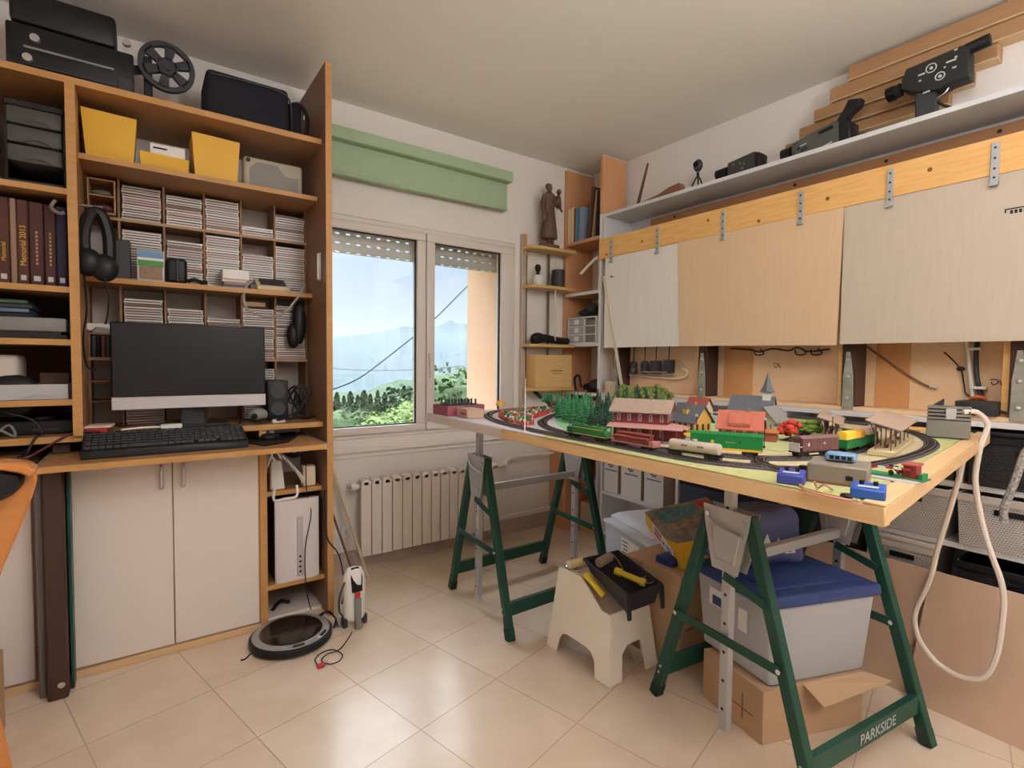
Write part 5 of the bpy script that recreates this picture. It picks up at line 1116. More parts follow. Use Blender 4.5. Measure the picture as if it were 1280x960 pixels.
RAILM = mat('rail_steel', (150, 142, 140), .35, metal=.8); SLEEP = mat('sleeper_grey', (84, 78, 80), .8, noise_amt=.5, noise_scale=80, rgb2=(60, 56, 58))
def spline(pts, closed, k=6):
    out = []; L = len(pts); P_ = [V((x, y, 0)) for x, y in pts]
    for i in range(L if closed else L - 1):
        g = (lambda j: P_[j % L]) if closed else (lambda j: P_[max(0, min(L - 1, j))])
        p0, p1, p2, p3 = g(i - 1), g(i), g(i + 1), g(i + 2)
        for j in range(k):
            s = j / k; out.append(0.5 * ((2 * p1) + (p2 - p0) * s + (2 * p0 - 5 * p1 + 4 * p2 - p3) * s * s + (3 * p1 - p0 - 3 * p2 + p3) * s ** 3))
    if not closed: out.append(P_[-1])
    return out
def track(pts, closed, label, z=ZG, name='model_track'):
    tt = thing(name, label, 'track', (pts[0][0], pts[0][1], z))
    P_ = spline(pts, closed); L = len(P_)
    def off(i, d):
        a = P_[i - 1] if (closed or i > 0) else P_[0]; c = P_[(i + 1) % L] if (closed or i < L - 1) else P_[-1]
        dr = (c - a).normalized(); return P_[i] + V((-dr.y, dr.x, 0)) * d
    # bed with sleepers pressed in
    b = MB(); vs, fs = [], []
    for i in range(L):
        for d, h in ((-.019, 0), (-.014, .0035), (.014, .0035), (.019, 0)): p = off(i, d); vs.append((p.x, p.y, z + .0003 + h))
    for i in range(L if closed else L - 1):
        j = (i + 1) % L
        for k in range(3): fs.append((i * 4 + k, i * 4 + k + 1, j * 4 + k + 1, j * 4 + k))
    b.mesh(vs, fs, SLEEP)
    bmesh.ops.recalc_face_normals(b.bm, faces=b.bm.faces[:])
    acc = 0
    for i in range(L if closed else L - 1):
        p, q = P_[i], P_[(i + 1) % L]; d = (q - p); ln = d.length; dn = d.normalized()
        while acc < ln:
            c = p + dn * acc; s = V((-dn.y, dn.x, 0)); b.para(V((c.x, c.y, z + .0036)) - s * .0135 - dn * .002, s * .027, dn * .004, (0, 0, .0012), mat('sleeper_dark', (58, 50, 48), .8)); acc += .0095
        acc -= ln
    part(b, 'track_bed', tt, kind=None)
    for d in (-.0083, .0083):
        b = MB(); b.tube([off(i, d) + V((0, 0, z + .0058)) for i in range(L)], .0014, RAILM, 4, 1, closed=closed); part(b, 'rail', tt)
    return P_
OUT = track([(1.055, .80), (1.052, 1.05), (1.055, 1.32), (1.085, 1.58), (1.16, 1.79), (1.28, 1.94), (1.45, 2.01), (1.70, 2.025), (1.98, 1.98), (2.17, 1.83), (2.26, 1.55), (2.28, 1.20), (2.27, .88), (2.19, .70), (2.04, .585), (1.82, .505), (1.55, .475), (1.32, .49), (1.17, .545), (1.085, .66)], True, 'outer oval of model track running along the table edge')
INN = track([(1.098, 1.10), (1.105, .95), (1.145, .80), (1.21, .68), (1.30, .615), (1.43, .59), (1.60, .595), (1.79, .64), (1.94, .72), (2.04, .88), (2.09, 1.15), (2.08, 1.45), (1.95, 1.66), (1.72, 1.76), (1.48, 1.72), (1.28, 1.58), (1.16, 1.42), (1.108, 1.26)], True, 'inner oval of model track around the village')
track([(1.56, .78), (1.75, .82), (1.95, .93), (2.14, 1.10), (2.20, 1.35)], False, 'model siding behind the village towards the white unit')
track([(1.115, .56), (1.15, .63), (1.20, .66)], False, 'short model spur beside the grey control box')

def mthing(name, label, cat, px, py, rz=0, z=ZG, group=None):
    c = at(px, py, 'z', z); return thing(name, label, cat, (c.x, c.y, z), rz, group, local=True)
def on_path(P_, x, y):
    best = min(range(len(P_)), key=lambda i: (P_[i].x - x) ** 2 + (P_[i].y - y) ** 2); d = (P_[(best + 1) % len(P_)] - P_[best - 1]).normalized()
    return P_[best], math.atan2(d.y, d.x)
ZR = ZG + .0072
def wheels(t, L):
    for s in (-1, 1):
        b = MB(); b.box(s * L * .33 - .018, s * L * .33 + .018, -.009, .009, .003, .009, BLACK)
        for dx in (-.011, .011):
            for y in (-.0095, .0075): b.cyl((s * L * .33 + dx, y, .0052), (s * L * .33 + dx, y + .002, .0052), .0052, BLACK, n=10)
        part(b, 'bogie', t)
def wagon(P_, x, y, label, name='model_wagon', cat='wagon'):
    p, a = on_path(P_, x, y); return thing(name, label, cat, (p.x, p.y, ZR), a, 'model trains', local=True)
LG = mat('loco_green', (44, 112, 58), .4); LGD = mat('loco_green_dark', (36, 90, 48), .45); STRIPE = mat('cream_stripe', (206, 190, 120), .5)
t = wagon(OUT, 1.05, 1.085, 'dark green model locomotive at the front of the train', 'model_locomotive', 'locomotive'); L = .165; wheels(t, L)
b = MB(); b.box(-L / 2, L / 2, -.0145, .0145, .0095, .013, BLACK); b.box(L / 2 - .004, L / 2 + .004, -.014, .014, .006, .012, BLACK); b.box(-L / 2 - .004, -L / 2 + .004, -.014, .014, .006, .012, BLACK); part(b, 'frame', t)
b = MB(); b.box(-L * .40, L * .30, -.011, .011, .013, .040, LG, .002); b.box(-L * .49, -L * .40, -.011, .011, .013, .030, LG, .002); b.box(L * .42, L * .49, -.011, .011, .013, .030, LG, .002); part(b, 'hood', t)
b = MB(); b.box(L * .30, L * .42, -.014, .014, .013, .046, LGD, .002); b.box(L * .32, L * .40, -.0143, .0143, .031, .040, mat('tiny_window', (150, 160, 160), .2)); part(b, 'cab', t)
b = MB(); b.box(-L * .40, L * .30, -.0113, .0113, .031, .033, STRIPE); b.box(-L / 2, L / 2, -.0147, .0147, .0125, .0135, STRIPE); part(b, 'stripe', t)
b = MB()
for k in range(3): b.cyl((-L * .28 + k * .035, 0, .04), (-L * .28 + k * .035, 0, .0425), .007, LGD, n=12)
b.tube([(-L * .49, -.013, .013), (-L * .49, -.013, .026), (-L * .3, -.0135, .027), (L * .28, -.0135, .027)], .0006, STRIPE, 4, 1); part(b, 'roof_fans', t)
t = wagon(OUT, 1.05, .915, 'red brown model flat wagon loaded with pipes', 'model_wagon'); L = .14; wheels(t, L)
RB = mat('wagon_red', (132, 66, 60), .5)
b = MB(); b.box(-L / 2, L / 2, -.0145, .0145, .0095, .0135, mat('wagon_rose', (176, 116, 112), .6)); b.box(-L / 2, -L / 2 + .014, -.0145, .0145, .0135, .024, mat('wagon_rose', (0, 0, 0)), .001); b.box(L / 2 - .006, L / 2, -.0145, .0145, .0135, .020, MATS['wagon_rose']); part(b, 'flat_bed', t)
for r_ in range(3):
    for k in range(3 - (r_ > 1)):
        b = MB(); y = -.009 + k * .009 + (r_ % 2) * .002; b.cyl((-L * .36, y, .0185 + r_ * .008), (L * .45, y, .0185 + r_ * .008), .0042, RB, n=10); part(b, 'pipe', t)
for s in (-.3, .0, .3):
    b = MB()
    for y in (-.0142, .0132): b.box(s * L, s * L + .002, y, y + .001, .0135, .036, RB)
    part(b, 'stake', t)
t = wagon(OUT, 1.058, .745, 'cream model tank wagon', 'model_wagon'); L = .14; wheels(t, L)
TK = mat('tank_cream', (190, 176, 160), .4)
b = MB(); b.lathe((-L * .46, 0, .0255), [(.004, 0), (.0125, .003), (.0135, .006), (.0135, L * .86), (.0125, L * .89), (.004, L * .92)], TK, 20, ax=(1, 0, 0)); part(b, 'tank', t)
b = MB(); b.box(-L / 2, L / 2, -.008, .008, .0095, .0125, BLACK); b.box(-L * .25, L * .25, -.006, .006, .004, .010, LGREY); part(b, 'frame', t)
b = MB(); b.cyl((0, 0, .0375), (0, 0, .043), .006, TK, n=12); b.box(-L * .3, L * .3, -.003, .003, .0385, .0395, MGREY); part(b, 'dome', t)
b = MB()
for s in (-1, 1):
    for k in range(4): b.box(s * .02 + k * .004 - .008, s * .02 + k * .004 - .0055, -.0139, -.0134, .026, .030, DGREY); b.box(s * .02 + k * .004 - .008, s * .02 + k * .004 - .0055, .0134, .0139, .026, .030, DGREY)
part(b, 'print', t)
t = wagon(INN, 1.175, .745, 'bright green model boxcar with a yellow sill', 'model_wagon'); L = .165; wheels(t, L)
BG = mat('boxcar_green', (24, 122, 62), .4)
b = MB(); b.box(-L / 2, L / 2, -.0148, .0148, .014, .047, BG, .001); part(b, 'body', t)
b = MB(); b.box(-L / 2, L / 2, -.0152, .0152, .010, .0155, YELLOW); part(b, 'sill', t)
b = MB(); b.prism([(-L / 2 - .002, -.016, .047), (-L / 2 - .002, 0, .053), (-L / 2 - .002, .016, .047)], (L + .004, 0, 0), BG)
for k in range(9): b.box(-L / 2 + .01 + k * .018, -.0 - L / 2 + .0115 + k * .018, -.015, .015, .047, .0505, BG)
part(b, 'roof', t)
for y in (-.0153, .0148):
    b = MB(); b.cyl((-.03, y, .030), (-.03, y + .0005, .030), .004, YELLOW, n=10); part(b, 'emblem', t, 'yellow round emblem')
    b = MB(); b.box(.03, .034, y, y + .0005, .03, .034, BLACK); part(b, 'print', t)
    b = MB(); b.box(.0, .022, y, y + .0005, .0295, .0305, STRIPE); part(b, 'print', t)
t = wagon(INN, 1.335, .605, 'brown model goods van', 'model_wagon'); L = .135; wheels(t, L)
BV = mat('van_brown', (112, 76, 74), .5)
b = MB(); b.box(-L / 2 + .012, L / 2, -.0148, .0148, .013, .044, BV, .001)
for k in range(12): b.box(-L / 2 + .018 + k * .01, -L / 2 + .0188 + k * .01, -.0153, .0153, .014, .043, BV)
part(b, 'body', t)
b = MB(); b.box(-L / 2, L / 2, -.0148, .0148, .0095, .013, BLACK); b.box(-L / 2, -L / 2 + .002, -.014, .014, .013, .034, LGREY); b.box(-L / 2 + .002, -L / 2 + .012, -.014, -.013, .024, .026, LGREY); part(b, 'frame', t)
b = MB(); b.prism([(-L / 2 + .01, -.016, .044), (-L / 2 + .01, -.008, .049), (-L / 2 + .01, .008, .049), (-L / 2 + .01, .016, .044)], (L - .008, 0, 0), mat('van_roof', (128, 100, 92), .6)); part(b, 'roof', t)
b = MB()
for y in (-.0158, .0153): b.prism([(.01, y, .030), (.022, y, .030), (.016, y, .035)], (0, .0005, 0), LGREY); b.box(-.04, -.034, y, y + .0005, .026, .034, LGREY)
part(b, 'print', t)
def gondola(x, y, L, load, lab):
    t = wagon(INN, x, y, lab); wheels(t, L); b = MB(); g = mat('gondola_green', (30, 116, 66), .45)
    for q in ((-L / 2, L / 2, -.0148, -.0138), (-L / 2, L / 2, .0138, .0148)): b.box(q[0], q[1], q[2], q[3], .010, .032, g)
    for q in ((-L / 2, -L / 2 + .001), (L / 2 - .001, L / 2)): b.box(q[0], q[1], -.0138, .0138, .010, .032, g)
    for k in range(10): 
        for y_ in (-.0156, .0148): b.box(-L / 2 + .004 + k * (L - .008) / 9, -L / 2 + .0055 + k * (L - .008) / 9, y_, y_ + .0008, .010, .032, g)
    b.box(-L / 2, L / 2, -.0138, .0138, .010, .012, g); part(b, 'body', t)
    for i, (x0, x1, m_, z1) in enumerate(load):
        b = MB(); b.prism([(x0, -.0125, .0125), (x0, .0125, .0125), (x0, .012, z1 - .004), (x0, .006, z1), (x0, -.006, z1), (x0, -.012, z1 - .004)], (x1 - x0, 0, 0), m_, .001); part(b, 'load', t)
gondola(1.515, .592, .13, [(-.06, .0, mat('load_yellow', (250, 206, 70), .5), .052), (.001, .055, mat('load_amber', (240, 170, 60), .5), .050)], 'green model gondola with a yellow load')
gondola(1.655, .605, .12, [(-.055, -.03, mat('load_pink', (226, 190, 170), .6), .050), (-.028, .055, mat('load_pale', (206, 196, 196), .6), .050)], 'green model gondola with a pale load')

# ---- model houses
WINW = mat('model_window', (222, 216, 206), .4); GLD = mat('model_glass', (70, 72, 80), .2)
def house(t, L, D, hw, hr, wallm, roofm, ov=.008, nx=4, nd=3, floors=1, wm=None, chim=True, x0=0, y0=0, z0=0, gable=True, winy=True):
    wm = wm or WINW
    b = MB(); b.box(x0 - L / 2, x0 + L / 2, y0 - D / 2, y0 + D / 2, z0, z0 + hw, wallm)
    if gable: b.prism([(x0 - L / 2, y0 - D / 2, z0 + hw), (x0 - L / 2, y0 + D / 2, z0 + hw), (x0 - L / 2, y0, z0 + hw + hr)], (L, 0, 0), wallm)
    part(b, 'walls', t)
    b = MB(); th = .0035; e = ov * hr / (D / 2)
    for s in (-1, 1):
        p = [(x0 - L / 2 - ov, y0 + s * (D / 2 + ov), z0 + hw - e), (x0 - L / 2 - ov, y0, z0 + hw + hr), (x0 - L / 2 - ov, y0, z0 + hw + hr + th), (x0 - L / 2 - ov, y0 + s * (D / 2 + ov), z0 + hw - e + th)]
        b.prism(p, (L + 2 * ov, 0, 0), roofm)
    part(b, 'roof', t)
    if chim:
        b = MB(); b.box(x0 + L * .12, x0 + L * .12 + .008, y0 - .004, y0 + .004, z0 + hw + hr * .7, z0 + hw + hr + .012, mat('model_chimney', (150, 130, 116), .7)); part(b, 'chimney', t)
    for f in range(floors):
        zb = z0 + hw * (f + .28) / floors; zh = hw / floors * .45
        for k in range(nx):
            xx = x0 - L / 2 + L * (k + .5) / nx
            for s in ((-1, 1) if winy else (-1,)):
                b = MB(); yy = y0 + s * D / 2; b.box(xx - .0045, xx + .0045, yy - .001, yy + .001, zb, zb + zh, wm); b.box(xx - .003, xx - .0004, yy - .0013, yy + .0013, zb + .001, zb + zh - .001, GLD); b.box(xx + .0004, xx + .003, yy - .0013, yy + .0013, zb + .001, zb + zh - .001, GLD); part(b, 'window', t)
        for k in range(nd):
            yy = y0 - D / 2 + D * (k + .5) / nd
            for s in (-1, 1):
                b = MB(); xx = x0 + s * L / 2; b.box(xx - .001, xx + .001, yy - .0045, yy + .0045, zb, zb + zh, wm); b.box(xx - .0013, xx + .0013, yy - .003, yy - .0004, zb + .001, zb + zh - .001, GLD); b.box(xx - .0013, xx + .0013, yy + .0004, yy + .003, zb + .001, zb + zh - .001, GLD); part(b, 'window', t)
def ang(p, q):
    a, c = at(*p, 'z', ZG), at(*q, 'z', ZG); d = c - a; return math.atan2(d.y, d.x), d.length, (a + c) / 2
MAROON = mat('station_red', (128, 56, 54), .6); STROOF = mat('station_roof', (168, 146, 130), .7, noise_amt=.5, noise_scale=80, rgb2=(150, 128, 114)); ROSER = mat('canopy_rose', (190, 142, 136), .6)
# station: long front wall faces the track
a, ln, mid_ = ang((764, 548), (829, 553)); L, D = .158, .095
nrm = V((-math.sin(a), math.cos(a), 0)); 
c = mid_ + nrm * D / 2 + V((.012, 0, 0))
t = thing('model_station', 'red two-storey model station with a tan roof and canopy', 'model house', (c.x, c.y, ZG), a, 'model buildings', local=True)
house(t, L, D, .088, .028, MAROON, STROOF, ov=.012, nx=5, nd=3, floors=2)
b = MB(); b.prism([(-L / 2 - .012, -D / 2, .046), (-L / 2 - .012, -D / 2 - .036, .038), (-L / 2 - .012, -D / 2 - .036, .040), (-L / 2 - .012, -D / 2, .049)], (L + .06, 0, 0), ROSER); part(b, 'canopy', t)
for k in range(6):
    x = -L / 2 + .002 + k * (L + .03) / 5; b = MB(); b.box(x - .0015, x + .0015, -D / 2 - .033, -D / 2 - .030, 0, .0385, MAROON); part(b, 'canopy_post', t)
b = MB(); b.box(L / 2, L / 2 + .045, -D / 2, D / 2 - .03, 0, .034, MAROON); b.prism([(L / 2, -D / 2 - .0, .044), (L / 2 + .055, -D / 2, .037), (L / 2 + .055, -D / 2, .040), (L / 2, -D / 2, .048)], (0, D - .02, 0), ROSER); part(b, 'side_wing', t)
b = MB(); b.box(-L / 2 - .02, L / 2 + .07, -D / 2 - .04, D / 2 + .01, 0, .0015, mat('platform_grey', (150, 140, 136), .8)); part(b, 'platform', t)
YEL = mat('model_yellow_wall', (220, 174, 90), .6); SLATE = mat('model_slate', (104, 106, 114), .6, noise_amt=.4, noise_scale=90, rgb2=(88, 90, 98)); TIM = mat('model_timber', (112, 70, 48), .7)
a, ln, mid_ = ang((833, 539), (864, 544)); c = mid_ + V((-math.sin(a), math.cos(a), 0)) * .04
t = thing('model_house', 'yellow half-timbered model house with a slate roof', 'model house', (c.x + .02, c.y, ZG), a, 'model buildings', local=True)
house(t, .098, .078, .044, .046, YEL, SLATE, ov=.009, nx=4, nd=3, wm=TIM)
b = MB(); b.box(-.01, .008, -.03, -.012, .062, .078, YEL); b.box(-.012, .010, -.032, -.010, .078, .081, SLATE); part(b, 'dormer', t)
b = MB(); b.box(-.07, .07, -.055, .05, 0, .002, mat('kerb_grey', (170, 164, 150), .8)); part(b, 'base', t)
a, ln, mid_ = ang((870, 524), (889, 528)); c = mid_
t = thing('model_house', 'small white model house with a steep red roof', 'model house', (c.x, c.y + .02, ZG), a + .5, 'model buildings', local=True)
house(t, .075, .075, .045, .045, mat('model_cream_wall', (216, 204, 184), .6), mat('model_red_roof', (160, 80, 70), .6), nx=2, nd=2, wm=TIM)
REDR = mat('model_tile_roof', (192, 108, 88), .6, noise_amt=.4, noise_scale=90, rgb2=(172, 90, 74)); BRK = mat('model_brick', (150, 84, 70), .7)
a, ln, mid_ = ang((896, 548), (946, 552)); c = mid_ + V((-math.sin(a), math.cos(a), 0)) * .035
t = thing('model_house', 'model brick house with a wide salmon tiled roof and dormer', 'model house', (c.x + .015, c.y, ZG), a, 'model buildings', local=True)
house(t, .118, .08, .038, .044, BRK, REDR, ov=.008, nx=4, nd=2)
b = MB(); b.prism([(-.03, -.046, .050), (-.03, -.012, .078), (-.03, -.012, .074), (-.03, -.040, .040), (-.03, -.044, .040)], (.06, 0, 0), REDR); b.box(-.028, .028, -.043, -.038, .040, .050, WINW); part(b, 'dormer', t)
b = MB(); b.box(.06, .10, -.035, .03, 0, .026, BRK); b.box(.055, .105, -.04, .034, .026, .030, mat('model_orange_roof', (206, 124, 70), .6)); part(b, 'annex', t)
a, ln, mid_ = ang((908, 534), (944, 537)); c = mid_ + V((-math.sin(a), math.cos(a), 0)) * .05
t = thing('model_church', 'grey model church with a white belfry and pointed spire', 'model church', (c.x + .05, c.y, ZG), a, 'model buildings', local=True)
CHW_ = mat('church_grey', (176, 172, 170), .6); 
house(t, .14, .085, .060, .05, CHW_, SLATE, ov=.006, nx=4, nd=2, chim=False)
b = MB(); b.box(.035, .062, -.0135, .0135, .088, .128, mat('belfry_white', (224, 220, 220), .5)); part(b, 'belfry', t)
b = MB(); b.prism([(.028, -.02, .128), (.069, -.02, .128), (.069, .02, .128), (.028, .02, .128)], (0, 0, .003), SLATE); b.lathe((.0485, 0, .131), [(.024, 0), (.014, .02), (.007, .045), (.001, .07)], SLATE, 4); part(b, 'spire', t)
b = MB(); b.cyl((.0485, 0, .199), (.0485, 0, .214), .0012, GOLD, n=6); part(b, 'finial', t)
b = MB(); b.prism([(-.02, -.055, 0), (.01, -.055, 0), (.01, -.055, .04), (-.005, -.055, .055), (-.02, -.055, .04)], (0, .02, 0), CHW_); part(b, 'porch', t)
a, ln, mid_ = ang((946, 542), (980, 540)); c = mid_
t = thing('model_house', 'grey model house with a glazed veranda right of the church', 'model house', (c.x + .05, c.y + .03, ZG), a + .25, 'model buildings', local=True)
house(t, .085, .075, .040, .042, mat('model_grey_wall', (190, 184, 172), .6), mat('model_grey_roof', (140, 138, 132), .6), nx=4, nd=3, chim=False)
b = MB(); b.box(-.045, .045, -.055, -.0375, 0, .022, mat('veranda_cream', (226, 212, 176), .5)); b.box(-.048, .048, -.058, -.0375, .022, .025, MATS['model_grey_roof']); part(b, 'veranda', t)
# platform roofs
PRF = mat('platform_roof', (178, 152, 134), .7, noise_amt=.5, noise_scale=50, rgb2=(160, 134, 118)); PST = mat('platform_post', (112, 92, 84), .6); PLT = mat('platform_tan', (206, 188, 150), .8)
def platform(px, py, L, D, h, rz, lab, dx=0, dy=0):
    c = at(px, py, 'z', ZG); t = thing('model_platform', lab, 'model platform', (c.x + dx, c.y + dy, ZG), rz, 'model buildings', local=True)
    b = MB(); b.box(-L / 2, L / 2, -D / 2, D / 2, 0, .012, PLT, .001); part(b, 'platform', t)
    b = MB(); b.prism([(-L / 2 * .92, -D * .66, h - .002), (-L / 2 * .92, D * .66, h + .020), (-L / 2 * .92, D * .66, h + .023), (-L / 2 * .92, -D * .66, h + .001)], (L * .92, 0, 0), PRF); part(b, 'roof', t)
    for k in range(5):
        x = -L * .42 + k * L * .21; 
        for y in (-D * .28, D * .28):
            b = MB(); b.box(x - .0014, x + .0014, y - .0014, y + .0014, .012, h + .005 + (.010 if y > 0 else -.002), PST); b.beam((x, y, h * .72), (x, y * 1.9, h + (.017 if y > 0 else -.002)), .002, .002, PST); part(b, 'post', t)
    for k in range(3):
        x = -L * .3 + k * L * .26; b = MB(); b.box(x, x + .018, -.004, .004, .012, .020, TIM); b.box(x, x + .018, .003, .0045, .020, .028, TIM); part(b, 'bench', t)
platform(1050, 553, .29, .05, .050, .36, 'small covered model platform behind the yellow load wagon', .12, .075)
platform(1103, 571, .40, .058, .066, .20, 'large covered model platform inside the right track curve', .20, .045)
# ---- control boxes
BL = mat('controller_blue', (64, 74, 158), .4); BL2 = mat('controller_blue_bright', (48, 92, 176), .4); TG = mat('transformer_grey', (136, 124, 112), .5)
def controller(px, py, rz, lab, m, L=.06, D=.045, h=.028, z=ZG, group='train control boxes'):
    c = at(px, py, 'z', z); t = thing('control_box', lab, 'control box', (c.x, c.y, z), rz, local=True)
    b = MB(); b.prism([(-L / 2, -D / 2, 0), (-L / 2, D / 2, 0), (-L / 2, D / 2, h), (-L / 2, -D / 2, h * .72)], (L, 0, 0), m, .002); part(b, 'body', t)
    for s in (-1, 1):
        b = MB(); b.cyl((s * L * .2, D * .18, h * .85), (s * L * .2, D * .18, h + .004), .0038, BLACK, n=12); part(b, 'knob', t)
    b = MB(); b.para((-L * .3, -D * .3, h * .80), (L * .6, 0, 0), (0, D * .18, h * .05), (0, -.0002, .0012), LGREY); part(b, 'label_strip', t)
    return t
controller(989, 604, -1.25, 'violet blue control box at the table front edge', BL, .046, .036, .026)
t = controller(1085, 622, -1.28, 'bright blue control box near the table corner', BL2, .050, .038, .024)
c = at(1042, 607, 'z', ZG)
t = thing('train_transformer', 'brown grey transformer box with a light blue controller on top', 'transformer', (c.x + .045, c.y + .01, ZG), -1.28, local=True)
b = MB(); b.prism([(-.050, -.040, 0), (-.050, .040, 0), (-.050, .040, .040), (-.050, -.038, .037)], (.100, 0, 0), TG, .003); part(b, 'case', t)
b = MB(); b.box(-.050, .050, -.041, -.0395, .0, .005, mat('plinth_red', (130, 90, 76), .6)); b.box(.015, .026, -.0415, -.039, .012, .020, BLACK); part(b, 'socket', t)
c2 = V((c.x + .055, c.y + .010, ZG + .0405))
t = thing('control_box', 'light blue control box lying on the transformer', 'control box', tuple(c2), -1.28, local=True)
b = MB(); b.box(-.027, .024, -.016, .022, 0, .015, mat('controller_sky', (120, 156, 190), .4), .003); part(b, 'body', t)
for k in range(4):
    b = MB(); b.box(-.019 + k * .010, -.012 + k * .010, -.0172, -.0155, .004, .011, BLACK); part(b, 'socket', t)
b = MB(); z = ZG + .003
for k, m_ in enumerate((mat('wire_yellow', (226, 186, 70), .5), mat('wire_brown', (120, 80, 60), .5), mat('wire_pink', (206, 150, 140), .5))):
    p = at(1003 + k, 609 + k, 'z', z); q = at(1040, 619 + k, 'z', z); r_ = at(1066, 622 + k * 2, 'z', z); b.tube([at(1000, 600 - k * 3, 'z', z), p, q, r_], .0022, m_, 5)
b.sph(at(1058, 620, 'z', z + .003), (.008, .010, .005), BLACK); b.tube([at(1018, 602, 'z', z + .012), at(1022, 610, 'z', z), at(1030, 606, 'z', z + .014), at(1040, 612, 'z', z)], .002, MATS['wire_pink'], 5); solo(b, 'wire_bundle', 'yellow brown and pink wires in front of the transformer', 'wires')
b = MB(); c = at(1007, 597, 'z', ZG); b.box(c.x - .006, c.x + .006, c.y - .012, c.y + .012, ZG, ZG + .024, BLACK, .001); b.box(c.x - .006, c.x + .006, c.y - .018, c.y - .0125, ZG, ZG + .020, LGREY); solo(b, 'buffer_stop', 'small black buffer stop between the two control boxes', 'buffer stop')
# level crossing
c0 = at(1068, 591, 'z', ZG); c1 = at(1146, 604, 'z', ZG); a = math.atan2(c1.y - c0.y, c1.x - c0.x); ln = (c1 - c0).length
t = thing('level_crossing', 'model level crossing with a green base, red hut and striped barrier', 'level crossing', ((c0.x + c1.x) / 2, (c0.y + c1.y) / 2, ZG), a, local=True)
b = MB(); b.box(-ln * .42, ln * .55, .012, .055, 0, .003, mat('crossing_green', (52, 132, 84), .6)); part(b, 'base', t)
b = MB(); b.box(-ln * .5, ln * .55, -.022, .008, 0, .0015, mat('road_grey', (176, 168, 172), .7)); b.box(-ln * .5, ln * .55, -.008, -.006, .0015, .0019, WHITE); part(b, 'road', t)
b = MB(); b.box(ln * .22, ln * .42, .022, .048, .003, .028, mat('hut_red', (150, 60, 56), .6)); b.prism([(ln * .20, .018, .028), (ln * .20, .052, .028), (ln * .20, .052, .033), (ln * .20, .018, .031)], (ln * .24, 0, 0), mat('hut_roof', (176, 84, 80), .6)); b.box(ln * .27, ln * .32, .0215, .022, .008, .02, TIM); part(b, 'hut', t)
for k in range(7):
    b = MB(); x = -ln * .55 + k * .014; b.box(x, x + .014, .016, .019, .014 + k * .0008, .018 + k * .0008, (RED, WHITE)[k % 2]); part(b, 'barrier', t)
b = MB(); rr = random.Random(2)
for k in range(9): b.sph((-ln * .02 + k * .005, .03 + rr.uniform(-.008, .008), .008 + rr.random() * .012), (.005, .005, .006), (mat('foliage_dark', (56, 70, 46), .8), RED)[k % 4 == 3], 8, 5)
part(b, 'bushes', t)
b = MB(); b.box(ln * .46, ln * .52, .02, .048, .003, .014, mat('crossing_green', (0, 0, 0))); part(b, 'hedge', t)
# transformer at the far right corner
c0 = at(1176, 553, 'z', ZG); c1 = at(1222, 558, 'z', ZG)
t = thing('terminal_block', 'ribbed grey power block with a white cable, at the far table corner', 'power block', (2.09, .54, ZG + .003), -1.35, local=True)
RG = mat('ribbed_grey', (134, 130, 122), .5)
b = MB(); b.box(-.052, .055, -.03, .04, 0, .055, RG, .002); part(b, 'case', t)
for k in range(4):
    b = MB(); b.box(-.052, .055, -.032 + k * .004, .04, .057 + k * .011, .064 + k * .011, RG, .001); part(b, 'rib', t)
b = MB(); b.box(-.050, .053, -.012, .038, .055, .096, DGREY); b.box(-.005, .02, -.034, -.02, .058, .092, LGREY, .002); b.prism([(-.04, .0, .10), (-.012, .0, .10), (-.012, .0, .122)], (0, .02, 0), DGREY); part(b, 'terminals', t)
t = thing('power_supply', 'black power supply box standing behind the ribbed grey block', 'power supply', (2.46, .545, .9555))
b = MB(); b.box(2.405, 2.505, .488, .605, .9555, 1.005, mat('supply_black', (46, 46, 48), .5), .004, 2); part(b, 'case', t)
b = MB(); b.tube([(2.43, .488, .975), (2.43, .465, .968), (2.44, .45, .961), (2.46, .44, .961)], .005, BLACK); part(b, 'lead', t)
WCAB = mat('white_cable', (226, 214, 202), .5)
t = thing('white_cable', 'white cable hanging in a long loop from the power block', 'cable', (2.13, .43, .2))
def hang(pts, x): return [at(px, py, 'x', x) for px, py in pts]
b = MB(); b.tube([V((2.075, .50, ZG + .085)), V((2.10, .475, ZG + .088)), V((2.125, .452, ZG + .05))] + hang([(1226, 556), (1222, 575), (1219, 600), (1223, 630), (1230, 662), (1240, 695), (1251, 725), (1255, 752), (1252, 785), (1247, 815), (1238, 838), (1226, 848), (1205, 847), (1185, 838), (1164, 821), (1148, 797), (1143, 775), (1147, 757), (1158, 735), (1166, 712), (1171, 690), (1180, 660), (1190, 628), (1198, 600), (1203, 580), (1206, 566)], 2.10), .008, WCAB, 8, 3); part(b, 'cable', t)
t = thing('speckled_cable', 'speckled grey textile cable hanging at the right edge', 'cable', (2.3, .4, .6))
b = MB(); b.tube(hang([(1300, 545), (1282, 565), (1272, 592), (1262, 618), (1255, 635), (1255, 652)], 2.28), .011, mat('speckled_cord', (190, 184, 178), .8, noise_amt=.9, noise_scale=160, rgb2=(90, 88, 86)), 8, 3); part(b, 'cable', t)

